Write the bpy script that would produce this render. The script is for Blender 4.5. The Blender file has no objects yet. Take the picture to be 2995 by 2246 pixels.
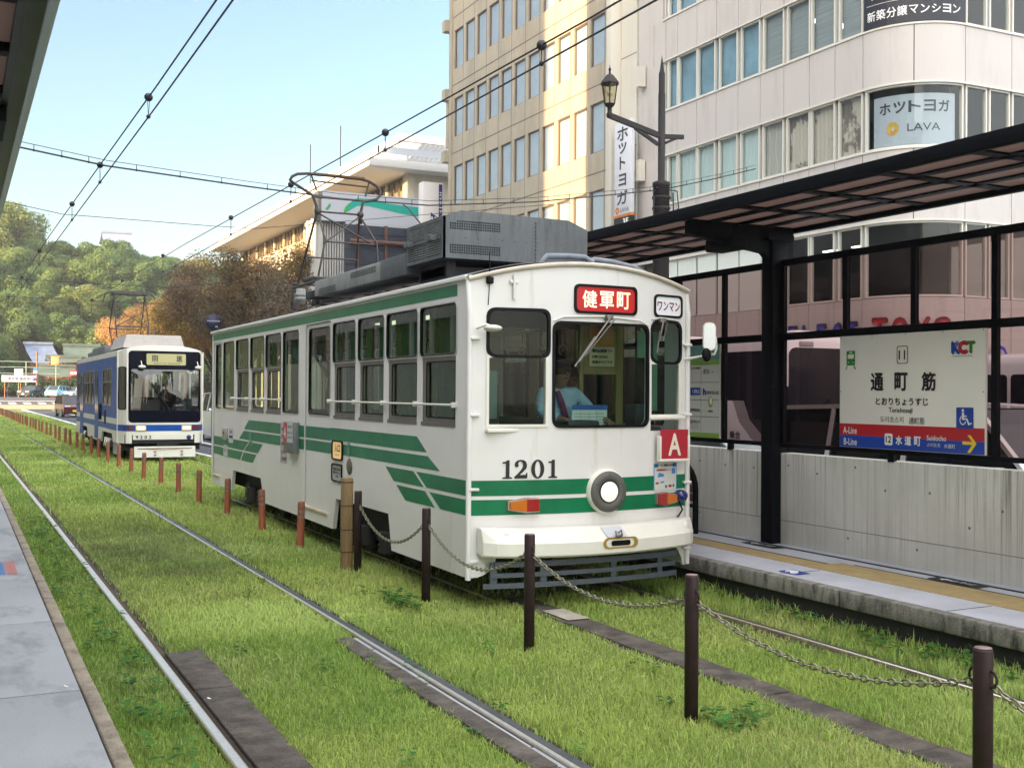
import bpy, bmesh, math, random
import numpy as np
from mathutils import Vector, Matrix, geometry
S = bpy.context.scene
COL = S.collection
random.seed(7)
RNG = np.random.default_rng(11)
PI = math.pi
HAZE = .00042
R_ = math.radians

# ---------------------------------------------------------------- camera, sky, sun, exposure
def set_camera():
    yaw, pitch, roll = R_(26.5795), R_(0.4800), R_(0.3819)
    f = Vector((math.sin(yaw)*math.cos(pitch), math.cos(yaw)*math.cos(pitch), math.sin(pitch)))
    r = Vector((math.cos(yaw), -math.sin(yaw), 0))
    u = r.cross(f)
    r2 = r*math.cos(roll) + u*math.sin(roll)
    u2 = -r*math.sin(roll) + u*math.cos(roll)
    cd = bpy.data.cameras.new('camera')
    cam = bpy.data.objects.new('camera', cd)
    COL.objects.link(cam)
    M = Matrix((r2, u2, -f)).transposed().to_4x4()
    M.translation = (-5.2606, -9.0294, 1.9153)
    cam.matrix_world = M
    cd.sensor_width = 36
    cd.sensor_fit = 'HORIZONTAL'
    cd.lens = 39.2025
    cd.clip_start = 0.05
    cd.clip_end = 6000
    S.camera = cam
set_camera()
SUN_DIR = Vector((-0.93, -0.36, 0.178)).normalized()      # towards the sun
SUN_EL = math.asin(SUN_DIR.z)
W = bpy.data.worlds.new('World')
S.world = W
W.use_nodes = True
nt = W.node_tree
sky = nt.nodes.new('ShaderNodeTexSky')
sky.sky_type = 'NISHITA'
sky.sun_disc = False
sky.sun_elevation = SUN_EL
sky.sun_rotation = math.atan2(SUN_DIR.x, SUN_DIR.y)
sky.air_density = 1.0
sky.dust_density = 2.2
sky.ozone_density = 1.4
bg = nt.nodes['Background']
# bright cloud veil added as unseen fill light, overhead and behind the camera; the northern sky in view stays clear
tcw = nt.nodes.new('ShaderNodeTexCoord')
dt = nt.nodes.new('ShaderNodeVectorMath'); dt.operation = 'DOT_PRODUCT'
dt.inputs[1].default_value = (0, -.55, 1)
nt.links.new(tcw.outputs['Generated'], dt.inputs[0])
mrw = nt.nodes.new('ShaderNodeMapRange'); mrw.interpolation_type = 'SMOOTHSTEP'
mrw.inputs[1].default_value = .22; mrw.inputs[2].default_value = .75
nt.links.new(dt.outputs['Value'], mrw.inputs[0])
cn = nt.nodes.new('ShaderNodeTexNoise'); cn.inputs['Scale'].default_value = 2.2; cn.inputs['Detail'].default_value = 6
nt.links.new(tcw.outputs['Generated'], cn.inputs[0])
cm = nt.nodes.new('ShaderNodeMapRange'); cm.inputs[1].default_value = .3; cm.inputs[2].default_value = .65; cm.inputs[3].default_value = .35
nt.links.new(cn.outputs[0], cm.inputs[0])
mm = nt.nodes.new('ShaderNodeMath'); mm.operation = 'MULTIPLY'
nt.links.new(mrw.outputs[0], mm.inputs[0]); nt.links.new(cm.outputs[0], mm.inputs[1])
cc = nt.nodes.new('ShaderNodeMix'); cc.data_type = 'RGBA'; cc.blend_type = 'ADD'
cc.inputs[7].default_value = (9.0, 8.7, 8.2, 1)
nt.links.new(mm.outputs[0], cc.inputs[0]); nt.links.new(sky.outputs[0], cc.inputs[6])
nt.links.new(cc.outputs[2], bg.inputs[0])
bg.inputs[1].default_value = 0.11
sd = bpy.data.lights.new('sun', 'SUN')
so = bpy.data.objects.new('sun', sd)
COL.objects.link(so)
so.rotation_euler = (-SUN_DIR).to_track_quat('-Z', 'Y').to_euler()
so.location = (-60, -40, 60)
sd.energy = 5.0
sd.angle = R_(0.55)
sd.color = (1.0, 0.66, 0.33)
S.view_settings.view_transform = 'Standard'
S.view_settings.look = 'None'
S.view_settings.exposure = 1.95
S.view_settings.gamma = 1
S.render.engine = 'CYCLES'
S.cycles.use_denoising = True
S.cycles.max_bounces = 10
S.cycles.diffuse_bounces = 3
S.cycles.glossy_bounces = 4
S.cycles.transparent_max_bounces = 24
S.cycles.sample_clamp_indirect = 6
S.cycles.caustics_reflective = False
S.cycles.caustics_refractive = False

# ---------------------------------------------------------------- materials
MATS = {}
def mat(name, col, rough=.5, metal=0., var=0., vs=3., col2=None, bump=0., bs=40., coat=0., st=(1, 1, 1), emit=None, es=0., spec=.5, lo=.35, hi=.65, alpha=1):
    if name in MATS: return MATS[name]
    m = bpy.data.materials.new(name)
    m.use_nodes = True
    n, l = m.node_tree.nodes, m.node_tree.links
    b = n['Principled BSDF']
    b.inputs['Base Color'].default_value = (*col, 1)
    b.inputs['Roughness'].default_value = rough
    b.inputs['Metallic'].default_value = metal
    b.inputs['Specular IOR Level'].default_value = spec
    b.inputs['Coat Weight'].default_value = coat
    b.inputs['Coat Roughness'].default_value = .06
    if emit:
        b.inputs['Emission Color'].default_value = (*emit, 1)
        b.inputs['Emission Strength'].default_value = es
    tc = mp = None
    if col2 or var or bump:
        tc = n.new('ShaderNodeTexCoord')
        mp = n.new('ShaderNodeMapping')
        mp.inputs['Scale'].default_value = st
        l.new(tc.outputs['Object'], mp.inputs[0])
    if col2 or var:
        c2 = col2 or tuple(c*(1-var) for c in col)
        no = n.new('ShaderNodeTexNoise')
        no.inputs['Scale'].default_value = vs
        no.inputs['Detail'].default_value = 6
        no.inputs['Roughness'].default_value = .62
        l.new(mp.outputs[0], no.inputs[0])
        mr = n.new('ShaderNodeMapRange')
        mr.inputs[1].default_value = lo
        mr.inputs[2].default_value = hi
        l.new(no.outputs[0], mr.inputs[0])
        mx = n.new('ShaderNodeMix')
        mx.data_type = 'RGBA'
        mx.inputs[6].default_value = (*col, 1)
        mx.inputs[7].default_value = (*c2, 1)
        l.new(mr.outputs[0], mx.inputs[0])
        l.new(mx.outputs[2], b.inputs['Base Color'])
    if bump:
        n2 = n.new('ShaderNodeTexNoise')
        n2.inputs['Scale'].default_value = bs
        n2.inputs['Detail'].default_value = 5
        l.new(mp.outputs[0], n2.inputs[0])
        bp = n.new('ShaderNodeBump')
        bp.inputs['Strength'].default_value = bump
        bp.inputs['Distance'].default_value = .02
        l.new(n2.outputs[0], bp.inputs['Height'])
        l.new(bp.outputs[0], b.inputs['Normal'])
    MATS[name] = m
    return m

def glass(name, tint, ior=1.5, rough=0.):
    """thin pane: see-through with a tint, mirror reflection by angle"""
    m = bpy.data.materials.new(name)
    m.use_nodes = True
    n, l = m.node_tree.nodes, m.node_tree.links
    n.remove(n['Principled BSDF'])
    g = n.new('ShaderNodeNewGeometry')
    ma = n.new('ShaderNodeMapRange')
    ma.inputs[3].default_value = ior
    ma.inputs[4].default_value = 1/ior
    l.new(g.outputs['Backfacing'], ma.inputs[0])
    fr = n.new('ShaderNodeFresnel')
    l.new(ma.outputs[0], fr.inputs[0])
    t = n.new('ShaderNodeBsdfTransparent')
    t.inputs[0].default_value = (*tint, 1)
    gl = n.new('ShaderNodeBsdfGlossy')
    gl.inputs['Roughness'].default_value = rough
    mx = n.new('ShaderNodeMixShader')
    l.new(fr.outputs[0], mx.inputs[0]); l.new(t.outputs[0], mx.inputs[1]); l.new(gl.outputs[0], mx.inputs[2])
    l.new(mx.outputs[0], n['Material Output'].inputs[0])
    MATS[name] = m
    return m

def leafmat(name, transl=.35, rough=.6, up=0):
    m = bpy.data.materials.new(name)
    m.use_nodes = True
    n, l = m.node_tree.nodes, m.node_tree.links
    b = n['Principled BSDF']
    b.inputs['Roughness'].default_value = rough
    b.inputs['Specular IOR Level'].default_value = .25
    a = n.new('ShaderNodeAttribute')
    a.attribute_name = 'Col'
    l.new(a.outputs[0], b.inputs['Base Color'])
    t = n.new('ShaderNodeBsdfTranslucent')
    l.new(a.outputs[0], t.inputs[0])
    if up:                                     # blades in a sward catch light like the sward as a whole
        g = n.new('ShaderNodeNewGeometry')
        vm = n.new('ShaderNodeMix'); vm.data_type = 'VECTOR'
        vm.inputs[0].default_value = up
        l.new(g.outputs['Normal'], vm.inputs[4]); vm.inputs[5].default_value = (0, 0, 1)
        nv = n.new('ShaderNodeVectorMath'); nv.operation = 'NORMALIZE'
        l.new(vm.outputs[1], nv.inputs[0]); l.new(nv.outputs[0], b.inputs['Normal'])
    mx = n.new('ShaderNodeMixShader')
    mx.inputs[0].default_value = transl
    l.new(b.outputs[0], mx.inputs[1]); l.new(t.outputs[0], mx.inputs[2])
    l.new(mx.outputs[0], n['Material Output'].inputs[0])
    MATS[name] = m
    return m

def stained(name, col, stain, st, vs, lo, hi, rough=.85, base2=None, bs2=1.2, top=None, bump=.25, clus=0):
    """a surface with runs or blotches of its own; st stretches them; top=(z0,z1): runs thin out from z1 down to z0"""
    m = mat(name, col, rough, var=.001 if not base2 else 0, col2=base2, vs=bs2, bump=bump, bs=60)
    n, l = m.node_tree.nodes, m.node_tree.links
    b = n['Principled BSDF']
    prev = b.inputs['Base Color'].links[0].from_socket
    tc = n.new('ShaderNodeTexCoord')
    mp = n.new('ShaderNodeMapping')
    mp.inputs['Scale'].default_value = st
    l.new(tc.outputs['Object'], mp.inputs[0])
    no = n.new('ShaderNodeTexNoise')
    no.inputs['Scale'].default_value = vs
    no.inputs['Detail'].default_value = 8
    no.inputs['Roughness'].default_value = .7
    l.new(mp.outputs[0], no.inputs[0])
    mr = n.new('ShaderNodeMapRange')
    mr.inputs[1].default_value = lo
    mr.inputs[2].default_value = hi
    l.new(no.outputs[0], mr.inputs[0])
    fac = mr.outputs[0]
    if top:
        sx = n.new('ShaderNodeSeparateXYZ')
        l.new(tc.outputs['Object'], sx.inputs[0])
        m2 = n.new('ShaderNodeMapRange')
        m2.inputs[1].default_value = top[0]
        m2.inputs[2].default_value = top[1]
        l.new(sx.outputs[2], m2.inputs[0])
        mu = n.new('ShaderNodeMath')
        mu.operation = 'MULTIPLY'
        l.new(fac, mu.inputs[0]); l.new(m2.outputs[0], mu.inputs[1])
        fac = mu.outputs[0]
    if clus:                                   # the runs gather in clusters
        n3 = n.new('ShaderNodeTexNoise')
        n3.inputs['Scale'].default_value = clus
        n3.inputs['Detail'].default_value = 3
        l.new(tc.outputs['Object'], n3.inputs[0])
        m3 = n.new('ShaderNodeMapRange')
        m3.inputs[1].default_value = .36
        m3.inputs[2].default_value = .60
        m3.inputs[3].default_value = .15
        l.new(n3.outputs[0], m3.inputs[0])
        mu3 = n.new('ShaderNodeMath')
        mu3.operation = 'MULTIPLY'
        l.new(fac, mu3.inputs[0]); l.new(m3.outputs[0], mu3.inputs[1])
        fac = mu3.outputs[0]
    mx = n.new('ShaderNodeMix')
    mx.data_type = 'RGBA'
    l.new(fac, mx.inputs[0]); l.new(prev, mx.inputs[6])
    mx.inputs[7].default_value = (*stain, 1)
    l.new(mx.outputs[2], b.inputs['Base Color'])
    return m

WHITE = stained('tram_white', (.77, .755, .73), (.45, .38, .29), (2.6, 2.6, .30), 2.2, .59, .88, .34, base2=(.71, .69, .66), bs2=1.1, bump=0)
CREAM = mat('bumper_cream', (.80, .78, .69), .35, var=.08, vs=3)
GREEN = mat('stripe_green', (.004, .19, .075), .3, var=.3, vs=2.5, spec=.3)
ROOFG = stained('roof_grey', (.095, .095, .10), (.04, .04, .038), (3, 1, 1), 2.5, .45, .7, .9, base2=(.17, .17, .175), bs2=4, bump=.3)
STEEL_G = stained('unit_grey', (.095, .105, .112), (.05, .055, .055), (5, 5, .5), 3, .5, .75, .65, base2=(.125, .133, .14), bs2=2, bump=.1)
BOXG = stained('box_grey', (.23, .245, .235), (.14, .14, .125), (3, 3, .6), 3, .5, .75, .6, base2=(.29, .30, .28), bs2=2, bump=.1)
BLACK = mat('rubber_black', (.005, .005, .006), .5, spec=.15)
DARK = mat('dark_iron', (.018, .018, .019), .7, var=.5, vs=9)
UNDER = mat('underframe_dark', (.012, .012, .012), .8)
CHROME = mat('bright_metal', (.62, .62, .60), .28, 1.)
BRONZE = mat('sash_metal', (.25, .235, .21), .38, .85, var=.2, vs=8)
RAILM = mat('rail_polished', (.90, .80, .68), .40, 1., var=.12, vs=30)
RAILS = mat('rail_side', (.09, .055, .035), .8, var=.4, vs=20)
BLKST = mat('shelter_black', (.0035, .004, .006), .6, var=.2, vs=4, spec=.12)
POSTM = mat('post_brown', (.040, .022, .023), .55, var=.3, vs=12, spec=.25)
CHAINM = mat('chain_metal', (.36, .34, .25), .42, .85, var=.4, vs=60)
ORANGE = mat('delineator_orange', (.30, .078, .028), .6, var=.25, vs=9)
REFLT = mat('delineator_band', (.22, .145, .105), .45, var=.2, vs=9)
WOOD = mat('post_wood', (.30, .19, .085), .7, var=.35, vs=5, st=(6, 6, .6), bump=.3, bs=20)
CONC = stained('wall_concrete', (.58, .57, .515), (.15, .13, .095), (1, 15, .26), 1.7, .49, .68, .85, base2=(.68, .665, .60), bs2=1.8, top=(-.55, .80), bump=.2, clus=.9)
PLATC = mat('platform_concrete', (.50, .515, .57), .7, var=.18, vs=2.2, bump=.15, bs=90)
PLATL = stained('platform_left_concrete', (.30, .312, .335), (.20, .21, .225), (.9, .35, 1), 3., .50, .66, .75, base2=(.345, .355, .375), bs2=1, bump=.15)
KERBC = stained('kerb_concrete', (.20, .19, .165), (.05, .05, .04), (1, 5, 1.5), 2.2, .45, .65, .85, base2=(.28, .265, .23), bs2=5, bump=.5)
KERBL = stained('kerb_left', (.30, .25, .19), (.13, .10, .075), (1, 1, 1), 6, .45, .7, .85, base2=(.36, .31, .24), bs2=3, bump=.4)
TACT = mat('tactile_ochre', (.42, .31, .14), .75, var=.2, vs=6, bump=.35, bs=50)
STRIPC = stained('track_slab', (.085, .070, .058), (.035, .028, .022), (1, 1, 1), 5, .40, .65, .85, base2=(.13, .11, .092), bs2=3, bump=.6)
SOIL = mat('bed_soil', (.085, .125, .022), .95, col2=(.15, .19, .035), vs=1.6, bump=.6, bs=30)
DIRT = mat('bare_dirt', (.045, .032, .02), .95, var=.4, vs=20, bump=.5)
ASPH = mat('asphalt', (.075, .078, .085), .85, var=.25, vs=1.5, bump=.2, bs=120)
PAVE = mat('sidewalk_paving', (.30, .28, .26), .8, var=.2, vs=2)
PAINT = mat('road_paint', (.72, .72, .70), .6, var=.15, vs=4)
CAPW = mat('plain_white', (.80, .80, .79), .4)
INK = mat('ink_black', (.010, .010, .011), .5)
PAPER = mat('paper_white', (.74, .74, .70), .6)
SIGNW = mat('sign_white', (.90, .87, .79), .4, var=.04, vs=2)
RED = mat('sign_red', (.46, .014, .022), .35)
BLUE = mat('sign_blue', (.008, .055, .36), .35)
YEL = mat('sign_yellow', (.85, .60, .03), .4)
TRAMG = mat('sign_green', (.03, .22, .015), .4)
SKIN = mat('skin', (.26, .15, .10), .5)
HAIR = mat('hair_black', (.010, .009, .008), .5)
SHIRT = mat('shirt_blue', (.42, .64, .84), .75, var=.25, vs=9, bump=.8, bs=14)
NAVY = mat('cloth_navy', (.012, .014, .03), .8)
CLOTHD = mat('cloth_dark', (.02, .018, .02), .8)
TYRE = mat('tyre', (.015, .015, .016), .8)
GL_TRAM = glass('tram_glass', (.40, .53, .41), 1.5)
GL_FRONT = glass('tram_front_glass', (.58, .69, .63), 1.3)
GL_TINT = glass('shelter_glass', (.43, .315, .305), 1.32)
def sheetmat(name, col, tr):
    m = mat(name, col, .5, var=.15, vs=3)
    n, l = m.node_tree.nodes, m.node_tree.links
    t = n.new('ShaderNodeBsdfTranslucent'); t.inputs[0].default_value = (*tr, 1)
    mx = n.new('ShaderNodeMixShader'); mx.inputs[0].default_value = .55
    l.new(n['Principled BSDF'].outputs[0], mx.inputs[1]); l.new(t.outputs[0], mx.inputs[2])
    l.new(mx.outputs[0], n['Material Output'].inputs[0])
    return m
GL_ROOF = sheetmat('canopy_sheet', (.085, .052, .042), (.095, .058, .047))
GL_BLD = glass('building_glass', (.4, .45, .45), 1.6)
GL_CAR = glass('car_glass', (.10, .12, .12), 1.6)
GL_LAMP = glass('lantern_glass', (.75, .72, .6), 1.5)
LEAF = leafmat('leaf')
GRASSM = leafmat('grass_blade', .35, .6, .45)
BARK = mat('bark', (.07, .052, .04), .9, var=.4, vs=10, st=(4, 4, 1), bump=.5, bs=20)

# ---------------------------------------------------------------- mesh helpers
class Pl:
    """flat drawing plane; at(u, v, d) with d along its outward normal"""
    def __init__(s, o, ux, uv):
        s.o, s.ux, s.uv = Vector(o), Vector(ux), Vector(uv)
        s.n = s.ux.cross(s.uv)
    def at(s, u, v, d=0): return s.o + s.ux*u + s.uv*v + s.n*d
def FX(x): return Pl((x, 0, 0), (0, -1, 0), (0, 0, 1))     # faces -X, u = -y
def FXp(x): return Pl((x, 0, 0), (0, 1, 0), (0, 0, 1))     # faces +X, u = y
def FY(y): return Pl((0, y, 0), (1, 0, 0), (0, 0, 1))      # faces -Y, u = x
def FYp(y): return Pl((0, y, 0), (-1, 0, 0), (0, 0, 1))    # faces +Y, u = -x
def FZ(z): return Pl((0, 0, z), (1, 0, 0), (0, 1, 0))      # faces up
class Fn:
    def __init__(s, f): s.at = f
def rr(u0, u1, v0, v1, r, n=4):
    if u0 > u1: u0, u1 = u1, u0
    if v0 > v1: v0, v1 = v1, v0
    r = min(r, (u1-u0)/2.001, (v1-v0)/2.001)
    if r <= 0: return [(u0, v0), (u1, v0), (u1, v1), (u0, v1)]
    p = []
    for cx, cy, a in ((u1-r, v0+r, -90), (u1-r, v1-r, 0), (u0+r, v1-r, 90), (u0+r, v0+r, 180)):
        for k in range(n+1):
            t = R_(a+90*k/n)
            p.append((cx+r*math.cos(t), cy+r*math.sin(t)))
    return p
def circ(u, v, r, n=24, r2=None): return [(u+r*math.cos(2*PI*k/n), v+(r2 or r)*math.sin(2*PI*k/n)) for k in range(n)]
def ngrow(p, d):
    """offset a convex loop (counter-clockwise) outwards by d"""
    cu = sum(a for a, b in p)/len(p); cv = sum(b for a, b in p)/len(p)
    u0, u1 = min(a for a, b in p), max(a for a, b in p); v0, v1 = min(b for a, b in p), max(b for a, b in p)
    su, sv = (u1-u0+2*d)/(u1-u0), (v1-v0+2*d)/(v1-v0)
    mu, mv = (u0+u1)/2, (v0+v1)/2
    return [(mu+(a-mu)*su, mv+(b-mv)*sv) for a, b in p]
GLYPH = {}
def glyph(s, bold):
    k = (s, bold)
    if k not in GLYPH:
        c = bpy.data.curves.new('t', 'FONT')
        c.body = s
        c.size = 1
        c.offset = bold
        c.resolution_u = 3
        o = bpy.data.objects.new('t', c)
        COL.objects.link(o)
        dg = bpy.context.evaluated_depsgraph_get()
        m = bpy.data.meshes.new_from_object(o.evaluated_get(dg))
        v = [(a.co.x, a.co.y) for a in m.vertices]
        f = [tuple(p.vertices) for p in m.polygons]
        bpy.data.objects.remove(o)
        bpy.data.meshes.remove(m)
        bpy.data.curves.remove(c)
        GLYPH[k] = (v, f)
    return GLYPH[k]
OFF = {}
class MB:
    def __init__(s): s.v, s.f, s.mi, s.sm = [], [], [], []
    def add(s, vs, fs, m=0, smooth=False):
        b = len(s.v)
        s.v += [tuple(p) for p in vs]
        s.f += [tuple(b+i for i in f) for f in fs]
        s.mi += [m]*len(fs)
        s.sm += [smooth]*len(fs)
        return s
    def box(s, x0, x1, y0, y1, z0, z1, m=0, ch=0):
        if x0 > x1: x0, x1 = x1, x0
        if y0 > y1: y0, y1 = y1, y0
        if z0 > z1: z0, z1 = z1, z0
        if ch <= 0:
            v = [(x, y, z) for z in (z0, z1) for y in (y0, y1) for x in (x0, x1)]
            return s.add(v, [(0, 2, 3, 1), (4, 5, 7, 6), (0, 1, 5, 4), (2, 6, 7, 3), (0, 4, 6, 2), (1, 3, 7, 5)], m)
        bm = bmesh.new()
        bmesh.ops.create_cube(bm, size=1)
        for q in bm.verts: q.co = ((x0+x1)/2+q.co.x*(x1-x0), (y0+y1)/2+q.co.y*(y1-y0), (z0+z1)/2+q.co.z*(z1-z0))
        bmesh.ops.bevel(bm, geom=list(bm.edges), offset=ch, segments=2, affect='EDGES', profile=.5)
        s.bm(bm, m, True)
        return s
    def bm(s, bm, m=0, smooth=False):
        bm.verts.index_update()
        s.add([q.co for q in bm.verts], [[q.index for q in f.verts] for f in bm.faces], m, smooth)
        bm.free()
        return s
    def obox(s, p0, p1, w, h, up=(0, 0, 1), m=0):
        """bar of w x h section from p0 to p1"""
        p0, p1 = Vector(p0), Vector(p1)
        d = (p1-p0).normalized()
        a = d.cross(Vector(up))
        if a.length < 1e-4: a = d.cross(Vector((1, 0, 0)))
        a.normalize()
        b = a.cross(d).normalized()
        v = [p+a*(i*w/2)+b*(j*h/2) for p in (p0, p1) for i, j in ((-1, -1), (1, -1), (1, 1), (-1, 1))]
        return s.add(v, [(3, 2, 1, 0), (4, 5, 6, 7), (0, 1, 5, 4), (1, 2, 6, 5), (2, 3, 7, 6), (3, 0, 4, 7)], m)
    def tube(s, pts, r, n=8, m=0, closed=False, smooth=True):
        pts = [Vector(p) for p in pts]
        k = len(pts)
        rs = r if isinstance(r, (list, tuple)) else [r]*k
        rings = []
        prev = None
        for i in range(k):
            if closed: d = pts[(i+1) % k]-pts[i-1]
            else: d = pts[min(i+1, k-1)]-pts[max(i-1, 0)]
            d.normalize()
            if prev is None:
                a = d.orthogonal().normalized()
            else:
                a = prev-d*prev.dot(d)
                a = a.normalized() if a.length > 1e-6 else d.orthogonal().normalized()
            prev = a
            b = d.cross(a)
            rings.append([pts[i]+(a*math.cos(2*PI*j/n)+b*math.sin(2*PI*j/n))*rs[i] for j in range(n)])
        v = [p for q in rings for p in q]
        f = []
        for i in range(k if closed else k-1):
            i2 = (i+1) % k
            for j in range(n):
                f.append((i*n+j, i*n+(j+1) % n, i2*n+(j+1) % n, i2*n+j))
        s.add(v, f, m, smooth)
        if not closed: s.add(rings[0]+rings[-1], [tuple(range(n-1, -1, -1)), tuple(range(n, 2*n))], m)
        return s
    def cyl(s, p0, p1, r0, r1=None, n=16, m=0):
        return s.tube([p0, p1], [r0, r0 if r1 is None else r1], n, m)
    def lathe(s, prof, c, n=20, axis='z', m=0, smooth=True):
        c = Vector(c)
        def P(r, h, t):
            a, b = r*math.cos(t), r*math.sin(t)
            return c+Vector({'z': (a, b, h), 'y': (a, h, -b), 'x': (h, a, b)}[axis])
        v = [P(r, h, 2*PI*j/n) for r, h in prof for j in range(n)]
        f = [(i*n+j, i*n+(j+1) % n, (i+1)*n+(j+1) % n, (i+1)*n+j) for i in range(len(prof)-1) for j in range(n)]
        s.add(v, f, m, smooth)
        for i, o in ((0, 1), (len(prof)-1, 0)):
            if prof[i][0] > 1e-5:
                q = tuple(range(n))
                s.add(v[i*n:i*n+n], [q[::-1] if o else q], m)
        return s
    def sphere(s, c, r, sc=(1, 1, 1), n=14, m=0):
        k = max(5, n//2)
        prof = [(max(1e-6, math.sin(PI*i/k)), -math.cos(PI*i/k)) for i in range(k+1)]
        b = len(s.v)
        s.lathe(prof, (0, 0, 0), n, 'z', m)
        for i in range(b, len(s.v)):
            q = s.v[i]
            s.v[i] = (c[0]+q[0]*r*sc[0], c[1]+q[1]*r*sc[1], c[2]+q[2]*r*sc[2])
        return s
    def poly(s, pl, outer, holes=(), m=0, d0=0., d1=None, sides=True, ms=None, back=True):
        """flat polygon (with holes) on a plane; with d1 a slab between d0 and d1"""
        loops = [list(outer)]+[list(h) for h in holes]
        flat = [p for q in loops for p in q]
        tris = geometry.tessellate_polygon([[Vector((a, b, 0)) for a, b in q] for q in loops])
        T = []
        for t in tris:
            a, b, c = [flat[i] for i in t]
            ar = (b[0]-a[0])*(c[1]-a[1])-(b[1]-a[1])*(c[0]-a[0])
            if abs(ar) < 1e-12: continue
            T.append(tuple(t) if ar > 0 else tuple(t)[::-1])
        top = d0 if d1 is None else d1
        s.add([pl.at(a, b, top) for a, b in flat], T, m)
        if d1 is not None:
            if back: s.add([pl.at(a, b, d0) for a, b in flat], [t[::-1] for t in T], m)
            if sides:
                for li, q in enumerate(loops):
                    ar = sum(q[i][0]*q[(i+1) % len(q)][1]-q[(i+1) % len(q)][0]*q[i][1] for i in range(len(q)))
                    k = len(q)
                    v = [pl.at(a, b, d) for d in (d0, d1) for a, b in q]
                    fl = [(i, (i+1) % k, k+(i+1) % k, k+i) for i in range(k)]
                    if (ar < 0) == (li == 0): fl = [x[::-1] for x in fl]
                    s.add(v, fl, m if ms is None else ms)
        return s
    def ring(s, pl, loop, w, d0, d1, m=0, inner=False):
        """frame of width w round a loop"""
        o = loop if inner else ngrow(loop, w)
        i = ngrow(loop, -w) if inner else loop
        return s.poly(pl, o, [i], m, d0, d1)
    def text(s, t, pl, u, v, w=None, h=None, d=.004, m=0, bold=0., left=False):
        """text fitted to a box centred at u, v (or starting at u)"""
        vs, fs = glyph(t, 0)
        if not vs: return s
        x0, x1 = min(a for a, b in vs), max(a for a, b in vs)
        y0, y1 = min(b for a, b in vs), max(b for a, b in vs)
        sy = (h/(y1-y0)) if h else None
        sx = (w/(x1-x0)) if w else None
        sx, sy = sx or sy, sy or sx
        cu = u if left else u-(x1-x0)*sx/2
        sh = [(0, 0)]
        if bold:                       # heavier strokes: slightly shifted layers, each a hair above the last
            e = bold*1.15
            sh = [(-e, 0), (e, 0), (0, -e), (0, e), (-e*.7, e*.7), (e*.7, -e*.7)]
        for i, (ex, ey) in enumerate(sh):
            s.add([pl.at(cu+(a-x0+ex)*sx, v+(b-(y0+y1)/2+ey)*sy, d+i*.00025) for a, b in vs], fs, m)
        return s
    def strip(s, sf, u0, u1, v0, v1, d0, d1, nu=1, m=0):
        """slab on a bent surface"""
        us = [u0+(u1-u0)*i/nu for i in range(nu+1)]
        v = [sf.at(u, vv, d) for u in us for vv, d in ((v0, d0), (v1, d0), (v1, d1), (v0, d1))]
        f = [(0, 1, 2, 3), tuple(4*nu+i for i in (3, 2, 1, 0))]
        for i in range(nu):
            for j in range(4):
                a, b = 4*i+j, 4*i+(j+1) % 4
                f.append((a, a+4, b+4, b))
        return s.add(v, f, m)
    def build(s, name, mats, parent=None, label=None, cat=None, group=None, kind=None, bevel=0, world=True):
        me = bpy.data.meshes.new(name)
        off = OFF.get(parent.name, Vector()) if (parent and world) else Vector()
        v = np.array(s.v, dtype=np.float32).reshape(-1, 3) - np.array(off, dtype=np.float32)
        me.from_pydata(v.tolist(), [], s.f)
        for q in (mats if isinstance(mats, (list, tuple)) else [mats]): me.materials.append(q)
        me.polygons.foreach_set('material_index', s.mi)
        me.polygons.foreach_set('use_smooth', s.sm)
        me.update()
        o = bpy.data.objects.new(name, me)
        COL.objects.link(o)
        if parent:
            o.parent = parent
            OFF[o.name] = off
        if bevel:
            b = o.modifiers.new('bevel', 'BEVEL')
            b.width = bevel
            b.segments = 2
            b.limit_method = 'ANGLE'
            b.angle_limit = R_(40)
        tag(o, label, cat, group, kind)
        return o
def tag(o, label=None, cat=None, group=None, kind=None):
    for k, x in (('label', label), ('category', cat), ('group', group), ('kind', kind)):
        if x: o[k] = x
    return o
def thing(name, label, cat, loc=(0, 0, 0), rz=0, group=None):
    o = bpy.data.objects.new(name, None)
    COL.objects.link(o)
    o.location = loc
    o.rotation_euler = (0, 0, rz)
    o.empty_display_size = .2
    OFF[o.name] = Vector(loc) if not rz else Vector()
    return tag(o, label, cat, group)
def copy_tree(o, parent=None):
    c = o.copy()
    COL.objects.link(c)
    c.parent = parent
    for ch in list(o.children): copy_tree(ch, c)
    return c
def meshobj(name, v, f, mats, cols=None, parent=None, smooth=False, **kw):
    """numpy mesh with a colour attribute"""
    me = bpy.data.meshes.new(name)
    v = np.asarray(v, dtype=np.float32)
    f = np.asarray(f, dtype=np.int32)
    me.vertices.add(len(v))
    me.vertices.foreach_set('co', v.ravel())
    k = f.shape[1]
    me.loops.add(f.size)
    me.loops.foreach_set('vertex_index', f.ravel())
    me.polygons.add(len(f))
    me.polygons.foreach_set('loop_start', np.arange(0, f.size, k, dtype=np.int32))
    me.polygons.foreach_set('loop_total', np.full(len(f), k, dtype=np.int32))
    me.polygons.foreach_set('use_smooth', np.full(len(f), smooth))
    me.update(calc_edges=True)
    if cols is not None:
        a = me.color_attributes.new('Col', 'FLOAT_COLOR', 'POINT')
        c4 = np.ones((len(v), 4), dtype=np.float32)
        c4[:, :3] = cols
        a.data.foreach_set('color', c4.ravel())
    for q in (mats if isinstance(mats, (list, tuple)) else [mats]): me.materials.append(q)
    o = bpy.data.objects.new(name, me)
    COL.objects.link(o)
    if parent: o.parent = parent
    return tag(o, **kw)
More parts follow.
